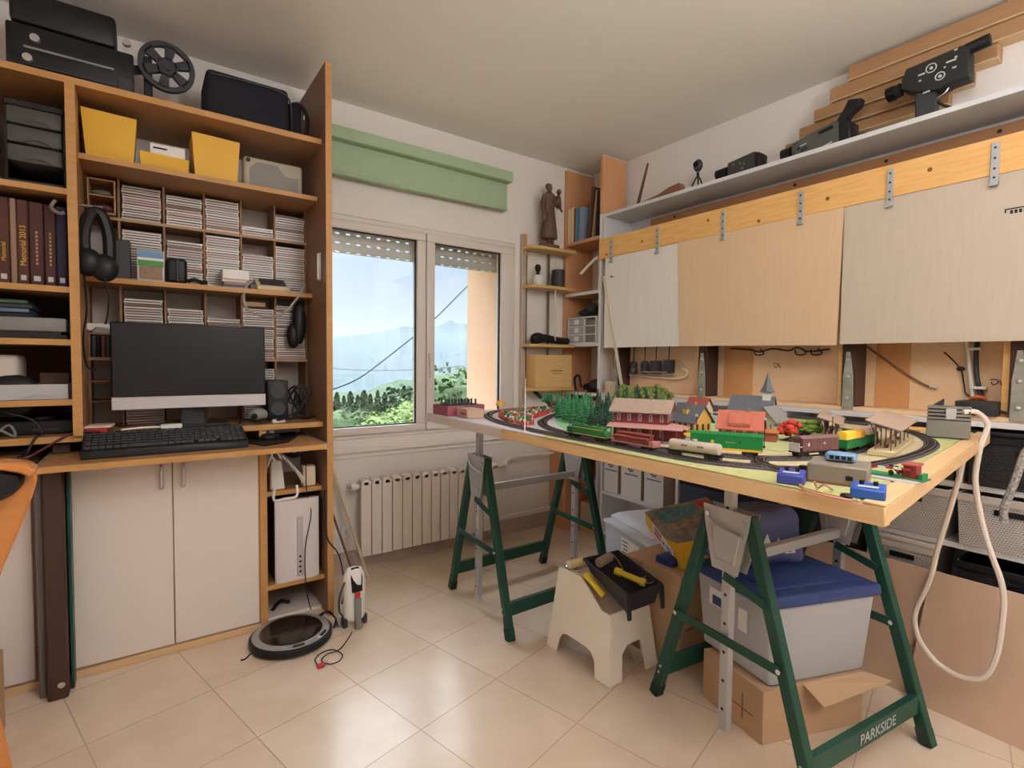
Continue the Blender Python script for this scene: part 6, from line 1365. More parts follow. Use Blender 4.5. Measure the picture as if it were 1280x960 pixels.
# ---- trees, garden, fences
def conifer_mesh(m, seed, ridges=9):
    b = MB(); rr = random.Random(seed); n = 10; rings = []
    prof = [(.006, 0), (.006, .06)]
    for k in range(ridges):
        z = .06 + .92 * k / ridges; r = .20 * (1 - (k / ridges) ** 1.3) + .012
        prof += [(r, z + .015), (r * .62, z + .92 / ridges * .75)]
    prof.append((.004, 1.0))
    vs, fs = [], []
    for j, (r, z) in enumerate(prof):
        for i in range(n):
            a = 2 * PI * i / n; q = r * (1 + (rr.uniform(-.3, .3) if j > 1 else 0)); vs.append((q * math.cos(a), q * math.sin(a), z + (rr.uniform(-.02, .02) if 1 < j < len(prof) - 1 else 0)))
    for j in range(len(prof) - 1):
        for i in range(n): fs.append((j * n + i, j * n + (i + 1) % n, (j + 1) * n + (i + 1) % n, (j + 1) * n + i))
    b.mesh(vs, fs, m); o = b.out('model_conifer', sharp=20); me = o.data; bpy.data.objects.remove(o); return me
CB = mat('conifer_bright', (66, 132, 86), .8, noise_amt=.7, noise_scale=50, rgb2=(46, 106, 66)); CDK = mat('conifer_dark', (54, 82, 66), .8, noise_amt=.7, noise_scale=50, rgb2=(38, 62, 50))
MEB = [conifer_mesh(CB, s) for s in (1, 2, 3)]; MED = [conifer_mesh(CDK, s) for s in (4, 5, 6)]
rr = random.Random(11)
def conifer(x, y, h, bright, lab, grp):
    o = bpy.data.objects.new('model_conifer', rr.choice(MEB if bright else MED)); COL.objects.link(o); o.location = (x, y, ZG); o.scale = (h * .74, h * .74, h); o.rotation_euler = (0, 0, rr.random() * 6)
    tag(o, lab, 'model tree', grp)
lb = 'bright green model conifer in the dense front left block'
for px, py in [(699, 525), (707, 528), (716, 529), (725, 531), (733, 533), (703, 521), (712, 522), (721, 524), (730, 525), (739, 526), (708, 518), (718, 518), (728, 519), (738, 519), (697, 519), (703, 516), (712, 515), (722, 515), (732, 516), (726, 528), (735, 529), (711, 525)]:
    c = at(px, py, 'z', ZG); conifer(c.x, c.y, .098 + rr.uniform(-.006, .008), True, lb, 'bright conifers')
ld = 'dark model conifer in the block left of the station'
for px, py in [(733, 531), (744, 536), (752, 538), (759, 537), (745, 528), (753, 529), (760, 530), (740, 521), (750, 521), (760, 520), (747, 515), (757, 514), (767, 515), (736, 514), (739, 534), (748, 532), (756, 533), (763, 534), (762, 525)]:
    c = at(px, py, 'z', ZG); conifer(c.x, c.y, .088 + rr.uniform(-.012, .022), False, ld, 'dark conifers')
lr = 'dark model conifer in the back row behind the station roof'
for px in (772, 783, 796, 808, 820): c = at(px, 513, 'z', ZG); conifer(c.x, c.y, .10 + rr.uniform(-.01, .03), False, lr, 'conifers behind the station')
def leafy(seed, m):
    b = MB(); r2 = random.Random(seed)
    for k in range(26):
        v = V((r2.gauss(0, 1), r2.gauss(0, 1), r2.gauss(0, 1))).normalized() * r2.uniform(.2, .42); b.sph(V((v.x, v.y, .58 + v.z * .9)), r2.uniform(.10, .17), m, 7, 5)
    b.cyl((0, 0, 0), (0, 0, .4), .04, TIM, n=6); o = b.out('model_tree', sharp=60); me = o.data; bpy.data.objects.remove(o); return me
OLV = mat('foliage_olive', (126, 140, 80), .85, noise_amt=.8, noise_scale=90, rgb2=(92, 110, 60)); FGR = mat('foliage_lime', (140, 168, 72), .85, noise_amt=.8, noise_scale=90, rgb2=(110, 140, 54)); FRD = mat('foliage_red', (206, 70, 52), .85, noise_amt=.6, noise_scale=90, rgb2=(170, 48, 40))
MO = [leafy(s, OLV) for s in (1, 2)]; ML = leafy(3, FGR); MR = leafy(4, FRD); MG_ = leafy(5, CB)
def ltree(me, x, y, h, w, lab, grp=None, name='model_tree'):
    o = bpy.data.objects.new(name, me); COL.objects.link(o); o.location = (x, y, ZG); o.scale = (w, w, h); o.rotation_euler = (0, 0, rr.random() * 6); tag(o, lab, 'model tree', grp)
for px in (778, 787, 796, 805, 814, 822, 829): c = at(px, 509, 'z', ZG); ltree(MO[px % 2], c.x, c.y, .105 + rr.uniform(-.01, .01), .105, 'round olive green model tree in the hedge row at the back', 'olive model trees')
c = at(1010, 545, 'z', ZG); ltree(ML, c.x, c.y, .055, .095, 'wide lime green model tree left of the small platform')
c = at(988, 551, 'z', ZG); ltree(MR, c.x, c.y, .065, .075, 'red autumn model tree behind the brown van')
c = at(685, 511, 'z', ZG); ltree(MG_, c.x, c.y, .085, .06, 'round green model tree at the edge of the flower garden')
for px, py in ((870, 553), (955, 560), (1040, 552)):
    c = at(px, py, 'z', ZG)
    t = thing('street_lamp', {870: 'model street lamp between the yellow sign and boxcar', 955: 'model street lamp beside the salmon roofed house', 1040: 'model street lamp in front of the small platform'}[px], 'street lamp', (c.x, c.y, ZG), local=True)
    b = MB(); b.cyl((0, 0, 0), (0, 0, .075), .0011, BLACK, n=6); b.cyl((0, 0, 0), (0, 0, .006), .003, BLACK, n=8); part(b, 'pole', t)
    b = MB(); b.sph((0, 0, .078), (.004, .004, .0045), LGREY, 8, 6); part(b, 'lantern', t)
c = at(862, 556, 'z', ZG); t = thing('market_stall', 'model stall with a yellow awning near the tank wagon', 'model stall', (c.x + .02, c.y, ZG), -.9, local=True)
b = MB(); b.box(-.025, .025, -.012, .012, 0, .018, mat('stall_mint', (190, 206, 190), .6)); part(b, 'counter', t)
b = MB(); b.box(-.028, .028, -.016, .016, .026, .030, YELLOW); part(b, 'awning', t)
for x in (-.025, .025):
    b = MB(); b.cyl((x, -.012, 0), (x, -.012, .027), .001, PST, n=6); part(b, 'post', t)
def figure(px, py, m1, m2, lab, z=ZG):
    c = at(px, py, 'z', z); b = MB(); b.lathe((c.x, c.y, z), [(.0026, 0), (.003, .006), (.0032, .012), (.0036, .016), (.0016, .018)], m1, 8); b.sph((c.x, c.y, z + .0205), .0024, m2, 8, 6); solo(b, 'model_figure', lab, 'model figure')
SKIN = mat('figure_skin', (220, 180, 150), .7)
figure(845, 561, BLUE, SKIN, 'tiny blue model person left of the market stall'); figure(876, 557, LGREY, SKIN, 'tiny pale model person right of the market stall'); figure(838, 559, DGREY, SKIN, 'tiny dark model person near the station end'); figure(882, 560, WHITE, SKIN, 'tiny white model person beside the boxcar')
def model_car(px, py, m, rz, lab):
    c = at(px, py, 'z', ZG); t = thing('model_car', lab, 'model car', (c.x, c.y, ZG), rz, local=True)
    b = MB(); b.box(-.022, .022, -.009, .009, .003, .011, m, .002); part(b, 'body', t)
    b = MB(); b.box(-.012, .012, -.008, .008, .011, .0175, GLD, .002); part(b, 'cabin', t)
    for x in (-.013, .013):
        b = MB(); b.cyl((x, -.0095, .0035), (x, .0095, .0035), .0035, BLACK, n=8); part(b, 'wheel_pair', t)
model_car(995, 558, mat('car_pink', (210, 130, 120), .4), .3, 'pink model car behind the brown van'); model_car(1024, 560, mat('car_beige', (190, 170, 140), .4), .3, 'beige model car behind the green gondola'); model_car(1005, 553, WHITE, .3, 'white model car under the red tree')
# flower garden
t = thing('flower_garden', 'model flower garden of tiny coloured blooms inside a red fence', 'flower garden', (1.3, 1.66, ZG)); OFF[t.name] = V((1.3, 1.66, ZG))
GP = [(1.098, 1.46), (1.118, 1.60), (1.19, 1.76), (1.31, 1.905), (1.52, 1.965), (1.74, 1.95), (1.72, 1.815), (1.47, 1.775), (1.27, 1.63), (1.145, 1.47)]
def inside(x, y, P_):
    c = False
    for i in range(len(P_)):
        (x1, y1), (x2, y2) = P_[i], P_[i - 1]
        if (y1 > y) != (y2 > y) and x < (x2 - x1) * (y - y1) / (y2 - y1) + x1: c = not c
    return c
b = MB(); b.prism([V((x, y, ZG)) for x, y in GP], (0, 0, .002), mat('gravel_pale', (206, 204, 190), .9, noise_amt=.6, noise_scale=90, rgb2=(176, 184, 150))); part(b, 'bed', t)
fm = [mat('bloom_' + k, c_, .7) for k, c_ in (('green', (84, 128, 76)), ('dark', (62, 84, 58)), ('red', (196, 66, 60)), ('orange', (214, 120, 60)), ('white', (226, 220, 206)), ('rose', (206, 120, 130)), ('teal', (90, 160, 140)))]
b = MB(); n_ = 0; r2 = random.Random(4)
while n_ < 620:
    x, y = r2.uniform(1.09, 1.75), r2.uniform(1.45, 1.97)
    if not inside(x, y, GP): continue
    n_ += 1; m_ = r2.choices(fm, (6, 5, 2, 1.5, 3, 1, 2))[0]; s = r2.uniform(.003, .0075)
    b.sph((x, y, ZG + .002 + s), (s * .8, s * .8, s * 1.1), m_, 6, 4)
part(b, 'blooms', t, kind='stuff')
FR = mat('fence_red', (212, 64, 70), .5)
def fence(p, q, lab, m=FR, h=.018):
    p, q = V((*p, ZG)), V((*q, ZG)); t = thing('model_fence', lab, 'model fence', tuple((p + q) / 2), group='red model fences around the garden')
    d = q - p; n_ = max(3, int(d.length / .012))
    b = MB()
    for z in (.006, .013): b.beam(p + V((0, 0, z)), q + V((0, 0, z)), .0014, .002, m)
    for i in range(n_ + 1): b.beam(p + d * i / n_, p + d * i / n_ + V((0, 0, h)), .0022, .0022, m, (1, 0, 0))
    solo_t = part(b, 'panel', t)
fl = ['red model fence panel nearest the table edge', 'red model fence panel left of the nearest one', 'red model fence panel at the left garden end', 'red model fence panel along the far left curve', 'red model fence panel beside the green felt', 'red model fence panel near the bright conifers', 'red model fence panel at the back of the garden', 'red model fence panel at the far right of the garden']
gp = GP
for lab, i in zip(fl, (9, 0, 1, 2, 8, 7, 3, 5)): fence(gp[i], gp[(i + 1) % len(gp)], lab)
b = MB(); c = at(656, 540, 'z', ZG); b.cyl((c.x, c.y, ZG), (c.x, c.y, ZG + .175), .0022, WHITEP, .0012, n=8); b.cyl((c.x, c.y, ZG), (c.x, c.y, ZG + .004), .008, WHITEP, n=10); solo(b, 'flagpole', 'thin white model flagpole standing in the garden', 'flagpole')
c = at(640, 512, 'z', ZG); t = thing('garden_pavilion', 'long dark roofed model pavilion at the back of the garden', 'model house', (1.70, 1.915, ZG), -.25, 'model buildings', local=True)
b = MB(); b.box(-.10, .08, -.02, .02, .028, .036, mat('pavilion_dark', (86, 74, 76), .7)); part(b, 'roof', t)
for x in (-.095, -.05, .0, .075):
    b = MB(); b.box(x, x + .006, -.018, .018, 0, .028, TIM); part(b, 'post', t)
b = MB(); b.box(.081, .17, -.02, .02, .018, .034, mat('awning_rose', (214, 110, 116), .6)); b.box(.081, .17, -.018, .018, 0, .018, LGREY); part(b, 'kiosk', t)
c = at(622, 511, 'z', ZG); t = thing('garden_umbrella', 'orange model parasol at the left garden end', 'parasol', (c.x, c.y - .02, ZG), local=True)
b = MB(); b.cyl((0, 0, 0), (0, 0, .03), .0012, LGREY, n=6); part(b, 'pole', t)
b = MB(); b.lathe((0, 0, .018), [(.022, 0), (.020, .012), (.012, .02), (.002, .025)], mat('parasol_orange', (216, 150, 66), .6), 12); part(b, 'canopy', t)
# boxes with bottles at the left end
a, ln, mid_ = ang((547, 520), (566, 524))
t = thing('bottle_box', 'wine red open box full of small dark bottles at the left table end', 'box', (1.12, 1.965, ZG), 0, local=True)
b = MB(); RX_ = mat('box_wine', (150, 82, 92), .6)
for q in ((-.09, .09, -.065, -.062), (-.09, .09, .062, .065), (-.09, -.087, -.062, .062), (.087, .09, -.062, .062)): b.box(*q, 0, .042, RX_)
b.box(-.087, .087, -.062, .062, 0, .003, RX_); part(b, 'box', t)
bm_ = None
for i in range(5):
    for j in range(3):
        x, y = 1.12 - .065 + i * .032, 1.965 - .035 + j * .034
        if bm_ is None:
            bm_ = MB(); bm_.lathe((0, 0, 0), [(.008, 0), (.009, .003), (.009, .035), (.004, .045), (.004, .058), (.005, .062)], mat('bottle_dark', (52, 62, 64), .2), 10); o = bm_.out('small_bottle')
        else: o = bpy.data.objects.new('small_bottle', o.data); COL.objects.link(o)
        o.location = (x, y, ZG + .0035); tag(o, 'small dark bottle standing in the wine red box', 'bottle', 'bottles in the red box')
t = thing('carton', 'small tan carton in front of the wine red bottle box', 'carton', (1.085, 1.82, ZG), -.1, local=True)
b = MB(); b.box(-.028, .045, -.045, .06, 0, .036, mat('carton_tan', (190, 162, 138), .8), .002); part(b, 'box', t)
b = MB(); b.box(-.0285, -.028, -.03, .02, .012, .022, RED); part(b, 'print', t)
b = MB(); b.box(2.19, 2.30, .64, .70, ZG, ZG + .006, PINE); solo(b, 'wooden_plate', 'thin wooden plate beside the far track curve', 'plate')
# ------------------------------------------------------------------ trestles
def trestle(label, nA, nB, fA, fB, side_text=False, ztube=.842, zbot=.055):
    """nA, nB: feet of the near frame (far side, near side); fA, fB: feet of the other frame"""
    nA, nB, fA, fB = [V((*q, 0)) for q in (nA, nB, fA, fB)]; m = (nA + nB + fA + fB) / 4
    t = thing('trestle', label, 'trestle', tuple(m), group='green folding trestles')
    ZH = .705
    for A, B in ((nA, nB), (fA, fB)):
        md = (A + B) / 2; v = (A - B).normalized(); ax = V((v.y, -v.x, 0))
        tops = {}
        for F, s in ((A, 1), (B, -1)):
            top = md + v * s * .065 + V((0, 0, ZH)); d = (top - F).normalized()
            b = MB(); b.beam(F + V((0, 0, .004)), top, .034, .03, GREENM, ax, .003); lg = part(b, 'leg', t)
            b = MB(); b.beam(F + V((0, 0, .0)), F + d * .05, .036, .033, mat('foot_green', (38, 58, 50), .6), ax, .002); part(b, 'foot', lg)
            b = MB()
            for k in (.10, .125):
                c = F + d * k; b.cyl(c - ax * .019, c + ax * .019, .005, CHROME, n=8)
            part(b, 'bolt', lg); tops[s] = (F, top)
        out = -ax if (nA - md).length < 1e-6 else ax
        # head plates on both sides of the frame
        for sd in (-.019, .019):
            b = MB(); pts = [md + v * .082 + V((0, 0, ZH + .008)), md - v * .082 + V((0, 0, ZH + .008)), md - v * .075 + V((0, 0, ZH - .04)), md - v * .045 + V((0, 0, .53)), md + v * .045 + V((0, 0, .53)), md + v * .075 + V((0, 0, ZH - .04))]
            b.prism([p + ax * sd for p in pts], ax * .002, STEEL)
            ins = [md + v * .05 + V((0, 0, ZH - .05)), md - v * .05 + V((0, 0, ZH - .05)), md - v * .03 + V((0, 0, .56)), md + v * .03 + V((0, 0, .56))]
            b.tube([p + ax * (sd + (.001 if sd < 0 else .001)) for p in ins], .004, STEEL, 6, 1, closed=True); hp = part(b, 'head_plate', t)
            b = MB()
            for s in (-1, 1): c = md + v * s * .062 + V((0, 0, ZH - .02)) + ax * sd; b.cyl(c - ax * .006, c + ax * .008, .008, CHROME, n=10)
            part(b, 'bolt', hp)
        b = MB(); b.beam(md + V((0, 0, zbot)), md + V((0, 0, ztube)), .03, .024, STEEL, ax, .002); tb = part(b, 'height_tube', t)
        b = MB(); 
        for k in range(9):
            c = md + V((0, 0, .12 + k * .085))
            for s in (-1, 1): b.cyl(c + ax * s * .0121 - ax * .0004, c + ax * s * .0121 + ax * .0004, .005, BLACK, n=10)
        part(b, 'holes', tb)
        b = MB(); b.tube([md - v * .06 + V((0, 0, .645)) - ax * .024, md + v * .0 + V((0, 0, .655)) - ax * .03, md + v * .06 + V((0, 0, .675)) - ax * .024], .0035, STEEL, 6); part(b, 'locking_pin', t)
        # spreader flat and short link
        f = .47; p = tops[1][0].lerp(tops[1][1], f); q = tops[-1][0].lerp(tops[-1][1], f)
        b = MB(); b.beam(p - ax * .02, q - ax * .02, .006, .026, GREENM, (0, 0, 1), .001); sp_ = part(b, 'spreader', t)
        b = MB()
        for e_ in (p, q): b.cyl(e_ - ax * .026, e_ - ax * .016, .007, CHROME, n=10)
        part(b, 'bolt', sp_)
        p = md - ax * .022 + V((0, 0, .52)); q = tops[-1][0].lerp(tops[-1][1], .69) - ax * .02
        b = MB(); b.beam(p, q, .006, .024, GREENM, (0, 0, 1), .001); part(b, 'link', t)
    n, f_ = (nA + nB) / 2, (fA + fB) / 2
    b = MB(); b.beam(n + V((0, 0, .56)), f_ + V((0, 0, .56)), .026, .03, STEEL, (0, 0, 1), .002); part(b, 'top_bar', t)
    for k, (a_, c_) in enumerate(((nA, fA), (nB, fB))):
        an, bn = (n - a_), (f_ - c_); ff = .16; p = a_ + an * ff * .77 + V((0, 0, ZH * ff)); q = c_ + bn * ff * .77 + V((0, 0, ZH * ff))
        b = MB(); b.beam(p, q, .022, .055, GREENM, (0, 0, 1), .002); br = part(b, 'low_brace', t)
        if side_text and k == 1:
            d = (q - p).normalized(); nrm = d.cross(V((0, 0, 1)))
            if nrm.dot(CAM - p) < 0: nrm = -nrm
            text('PARKSIDE', p.lerp(q, .57) + nrm * .0125, d, (0, 0, 1), .042, LGREY, br, depth=.0003)
    return t
trestle('green trestle under the window end of the table', (1.247, 2.244), (1.203, 1.679), (1.829, 2.251), (1.785, 1.685))
trestle('green trestle in the right foreground with white lettering on its brace', (1.422, 1.125), (1.345, .565), (1.985, 1.06), (1.893, .50), True)

# ------------------------------------------------------------------ step stool, paint things
t = thing('step_stool', 'cream plastic step stool with four legs in front of the cartons', 'stool', (1.43, 1.40, 0))
def stool_side(x, dx):
    # outline of a side wall with an arched leg gap: (y, z)
    return [(1.575, 0), (1.565, .10), (1.552, .318), (1.425, .320), (1.305, .238), (1.262, .238), (1.232, 0), (1.305, 0), (1.315, .055), (1.335, .078), (1.36, .085), (1.47, .085), (1.49, .078), (1.505, .055), (1.515, 0)]
for xb, xt, nm in ((1.305, 1.345, 'side_wall'), (1.565, 1.535, 'side_wall')):
    b = MB(); pts = [V((xb + (xt - xb) * z / .318, y, z)) for y, z in stool_side(0, 0)]
    b.prism(pts, (.007 if xb < 1.4 else -.007, 0, 0), CREAM, .0015); part(b, nm, t)
def end_wall(y0, y1, h):
    fx = lambda z: (1.312 + .04 * z / .318, 1.558 - .03 * z / .318)
    o = []
    for z in (0, h): o.append((fx(z)[0], z))
    o += [(fx(h)[1], h), (fx(0)[1], 0), (fx(0)[1] - .06, 0), (fx(.09)[1] - .06, .09), (1.50 - .02, .115), (1.39 + .02, .115), (fx(.09)[0] + .06, .09), (fx(0)[0] + .06, 0)]
    b = MB(); b.prism([V((x, y0 + (y1 - y0) * z / h, z)) for x, z in o], (0, .007 if y0 < 1.4 else -.007, 0), CREAM, .0015); part(b, 'end_wall', t)
end_wall(1.232, 1.262, .238); end_wall(1.575, 1.548, .315)
b = MB(); b.prism([(1.352, 1.541, .296), (1.352, 1.430, .298), (1.352, 1.308, .222), (1.352, 1.270, .222), (1.352, 1.270, .216), (1.352, 1.310, .216), (1.352, 1.432, .291), (1.352, 1.541, .290)], (.176, 0, 0), mat('stool_top', (206, 188, 170), .6, noise_amt=.5, noise_scale=12, rgb2=(186, 166, 148))); part(b, 'treads', t)
TRAYM = mat('tray_black', (50, 52, 60), .4); HYEL = mat('handle_yellow', (228, 208, 66), .45)
BR = [V((1.375, 1.44, .375)), V((1.54, 1.42, .378)), V((1.515, 1.185, .335)), V((1.352, 1.195, .332))]
t = thing('paint_tray', 'black plastic paint tray lying on the stool', 'tray', (1.445, 1.31, .29))
b = MB(); BO = [V((1.39, 1.42, .33)), V((1.527, 1.405, .332)), V((1.503, 1.205, .262)), V((1.365, 1.212, .260))]; cc = sum(BR, V()) / 4
for i in range(4):
    j = (i + 1) % 4; n_ = (BR[j] - BO[i]).cross(BR[i] - BO[j]).normalized()
    if n_.dot(cc - (BR[i] + BO[j]) / 2) < 0: n_ = -n_
    b.prism([BO[i], BO[j], BR[j], BR[i]], n_ * .003, TRAYM)
b.prism(BO, (0, 0, .003), TRAYM); b.tube(BR + [BR[0]], .006, TRAYM, 6, 1); part(b, 'tray', t)
for q in (BR[2], BR[3]):
    b = MB(); b.prism([q + V((-.012, -.002, -.005)), q + V((.012, -.002, -.005)), q + V((.008, -.012, -.085)), q + V((-.008, -.012, -.085))], (0, .008, 0), TRAYM, .001); part(b, 'foot', t)
def roller(p, q, r, m, label, name='paint_roller', hex_=False):
    b = MB(); b.cyl(p, q, r, m, n=6 if hex_ else 16); o = p.lerp(q, .5); return b
p, q = V((1.40, 1.385, .372)), V((1.475, 1.40, .377))
t = thing('paint_roller', 'grey beige paint roller lying in the black tray', 'roller', tuple(p.lerp(q, .5)))
b = MB(); b.cyl(p, q, .018, mat('roller_fleece', (170, 156, 138), .95, bump=.4, noise_scale=120), n=18); part(b, 'sleeve', t)
b = MB(); b.tube([q, q + V((.018, .0, .0)), q + V((.02, -.03, -.02)), q + V((-.01, -.09, -.040))], .003, CHROME, 6); part(b, 'wire', t)
p, q = V((1.435, 1.335, .353)), V((1.475, 1.225, .334))
t = thing('paint_brush', 'yellow handled tool lying across the black tray', 'tool', tuple(p))
b = MB(); b.cyl(p, p.lerp(q, .2), .014, HYEL, .016, n=8); b.cyl(p.lerp(q, .2), p.lerp(q, .85), .011, HYEL, .012, n=8); b.cyl(p.lerp(q, .85), q, .016, HYEL, .014, n=8); part(b, 'handle', t)
b = MB(); b.tube([q, q + V((.02, -.012, .0)), q + V((.055, -.005, .004)), q + V((.05, .03, .008)), q + V((.0, .015, .004))], .003, CHROME, 6, 3); part(b, 'wire', t)
p, q = V((1.36, 1.415, .330)), V((1.375, 1.335, .272))
t = thing('paint_brush', 'yellow handled tool lying on the stool left of the tray', 'tool', tuple(p))
b = MB(); b.cyl(p, p.lerp(q, .25), .015, HYEL, .013, n=8); b.cyl(p.lerp(q, .25), q, .011, HYEL, .013, n=8); part(b, 'handle', t)
b = MB(); b.tube([p, p + V((-.01, .03, .0)), p + V((-.005, .06, -.006)), p + V((.02, .075, -.006))], .003, CHROME, 6); part(b, 'wire', t)
p, q = V((1.352, 1.50, .338)), V((1.425, 1.475, .348))
t = thing('paint_roller', 'cream foam roller lying on the top step of the stool', 'roller', tuple(p.lerp(q, .5)))
b = MB(); b.cyl(p, q, .017, mat('foam_cream', (226, 214, 160), .9), n=16); part(b, 'sleeve', t)
b = MB(); b.cyl(p + (p - q).normalized() * .004, p, .017, WHITEP, n=16); b.tube([p, p + V((-.014, -.005, -.005)), p + V((-.01, -.05, -.010)), p + V((.01, -.09, -.012))], .0028, CHROME, 6); part(b, 'wire', t)

# ------------------------------------------------------------------ boxes under the table
def obox(b, c, e1, e2, z0, z1, m, taper=0, bev=.003, seg=2):
    c = V((*c, 0)); e1, e2 = V((*e1, 0)), V((*e2, 0)); k = 1 + taper
    P_ = [c - e1 - e2, c + e1 - e2, c + e1 + e2, c - e1 + e2]; vs = [p + V((0, 0, z0)) for p in P_] + [c + (p - c) * k + V((0, 0, z1)) for p in P_]
    vv = [b.bm.verts.new(v) for v in vs]; fs = [b.bm.faces.new([vv[i] for i in q]) for q in ((3, 2, 1, 0), (4, 5, 6, 7), (0, 1, 5, 4), (1, 2, 6, 5), (2, 3, 7, 6), (3, 0, 4, 7))]
    b._done(fs, m, bev, seg)
t = thing('cardboard_carton', 'low brown cardboard carton under the clear plastic box', 'carton', (1.69, .83, 0))
E1, E2 = V((.941, -.336)), V((.24, .971))
b = MB(); obox(b, (1.69, .84), E1 * .19, E2 * .125, 0, .165, CARD, 0, .002, 1); part(b, 'box', t)
c = V((1.69, .84, .165)); e1, e2 = V((*E1, 0)), V((*E2, 0))
b = MB(); p0 = c + e1 * .19 - e2 * .125; b.prism([c - e1 * .05 - e2 * .125, p0, p0 + e1 * .05 - e2 * .05 - V((0, 0, .01)), c - e1 * .04 - e2 * .19 - V((0, 0, .035))], (0, 0, .003), CARD); part(b, 'flap', t)
b = MB(); q = c - e1 * .191; b.para(q - e2 * .09 - V((0, 0, .10)), e2 * .13, V((0, 0, .004)), -e1 * .0008, mat('carton_print', (150, 104, 72), .8)); b.para(q - e2 * .05 - V((0, 0, .13)), e2 * .004, V((0, 0, .08)), -e1 * .0008, MATS['carton_print']); part(b, 'print', t)
t = thing('storage_box', 'clear plastic storage box with a navy blue lid', 'box', (1.71, .855, .168))
b = MB(); obox(b, (1.71, .855), E1 * .18, E2 * .14, .1685, .415, FROST, .10, .012, 3); part(b, 'body', t)
LIDB = mat('lid_blue', (52, 70, 124), .4)
b = MB(); obox(b, (1.71, .855), E1 * .212, E2 * .168, .415, .452, LIDB, -.02, .010, 3); ld = part(b, 'lid', t)
b = MB(); obox(b, (1.71, .855), E1 * .17, E2 * .13, .4525, .462, LIDB, -.06, .004, 1); part(b, 'lid_panel', ld)
c = V((1.71, .855, .33)); b = MB(); b.para(c - e1 * .199 + e2 * .02, e2 * .07, V((0, 0, .055)), -e1 * .001, WHITE); b.para(c - e1 * .2005 + e2 * .025 + V((0, 0, .004)), e2 * .05, V((0, 0, .03)), -e1 * .001, BLUE); part(b, 'sticker', t)
b = MB(); b.para(c - e1 * .199 - e2 * .07 - V((0, 0, .03)), e2 * .035, V((0, 0, .07)), -e1 * .001, WHITE); part(b, 'sticker', t)
t = thing('cloth_bag', 'crumpled navy bag with white triangle print on the blue lid', 'bag', (1.69, .96, .462))
NB = mat('bag_blue', (96, 104, 146), .75, noise_amt=.5, noise_scale=9, rgb2=(76, 84, 122))
b = MB(); bb = MB(); obox(bb, (1.70, .965), E1 * .150, E2 * .095, .463, .640, NB, -.12, .035, 4)
bmesh.ops.subdivide_edges(bb.bm, edges=bb.bm.edges[:], cuts=2, use_grid_fill=True)
for v in bb.bm.verts:
    if v.co.z > .468: v.co += V((noise.noise(v.co * 14), noise.noise(v.co * 14 + V((5, 0, 0))), noise.noise(v.co * 11 + V((0, 9, 0))))) * .016
part(bb, 'bag', t, sharp=80)
c = V((1.70, .965, .5)) - e2 * .106; b = MB()
for k, (dx, z) in enumerate(((-.10, .03), (-.055, .035), (-.01, .02), (.04, .01))):
    p = c + e1 * dx + V((0, 0, z)); b.prism([p, p + e1 * .042, p + e1 * .021 + V((0, 0, .046))], -e2 * .002, WHITE)
    b.prism([p + e1 * .011 + V((0, 0, .005)) - e2 * .002, p + e1 * .023 + V((0, 0, .005)) - e2 * .002, p + e1 * .017 + V((0, 0, .018)) - e2 * .002], -e2 * .001, NB)
part(b, 'print', t)
t = thing('cardboard_carton', 'tall brown cardboard carton behind the stool', 'carton', (1.70, 1.30, 0))
b = MB(); b.box(1.585, 1.83, 1.155, 1.43, 0, .355, CARD, .002); part(b, 'box', t)
b = MB(); b.box(1.5842, 1.585, 1.27, 1.33, .10, .355, mat('parcel_tape', (206, 176, 130), .4)); b.box(1.62, 1.72, 1.1542, 1.155, .14, .15, MATS['carton_print']); b.box(1.64, 1.70, 1.1542, 1.155, .17, .175, MATS['carton_print']); part(b, 'tape', t)
# tilted game box
A, B_, D = at(806, 640, 'x', 1.78), at(850, 703, 'x', 1.63), at(884, 622, 'x', 2.02)
B_.z = max(B_.z, .40); ex = (B_ - A); ey = (D - A); ey = ey - ex * (ey.dot(ex) / ex.dot(ex)); nz = ex.cross(ey).normalized()
if nz.dot(CAM - A) < 0: nz = -nz
th = .062
t = thing('game_box', 'yellow and grey game box tilted on the tall carton', 'box', tuple((A + B_) / 2 - nz * th))
b = MB(); b.para(A - nz * th, ex, ey, nz * th, mat('game_yellow', (228, 190, 66), .45), .001); part(b, 'box', t)
def on(u, v, h=.0006): return A + ex * u + ey * v + nz * h
b = MB()
def patch_(pts, m, h=.0004): b.prism([on(u, v, 0) for u, v in pts], nz * h, m)
patch_([(.0, .0), (.0, 1.0), (.76, 1.0), (.80, .6), (.76, .3), (.74, .1), (.58, .0)], mat('game_picture', (160, 160, 150), .5, noise_amt=.9, noise_scale=28, rgb2=(118, 120, 112)))
patch_([(.06, .10), (.06, .72), (.30, .68), (.33, .12)], mat('game_teal', (110, 170, 178), .5, noise_amt=.7, noise_scale=60, rgb2=(54, 92, 104)), .0006)
patch_([(.03, .76), (.03, .97), (.20, .97), (.25, .82)], mat('game_red', (196, 76, 64), .5), .0007)
patch_([(.38, .14), (.36, .78), (.46, .78), (.50, .14)], mat('game_stone', (186, 172, 158), .5, noise_amt=.8, noise_scale=60, rgb2=(108, 92, 84)), .0006)
patch_([(.56, .36), (.52, .90), (.70, .84), (.72, .40)], mat('game_stone_pale', (190, 184, 178), .5, noise_amt=.8, noise_scale=60, rgb2=(118, 110, 106)), .0006)
patch_([(.86, .26), (.86, .40), (.94, .40), (.94, .26)], INK, .0006); part(b, 'cover_picture', t)
b = MB(); sd = -ey.normalized(); S0 = A - nz * th
def side(u0, u1, w0, w1, m, h=.0005): b.para(S0 + ex * u0 + nz * th * w0, ex * (u1 - u0), nz * th * (w1 - w0), sd * h, m)
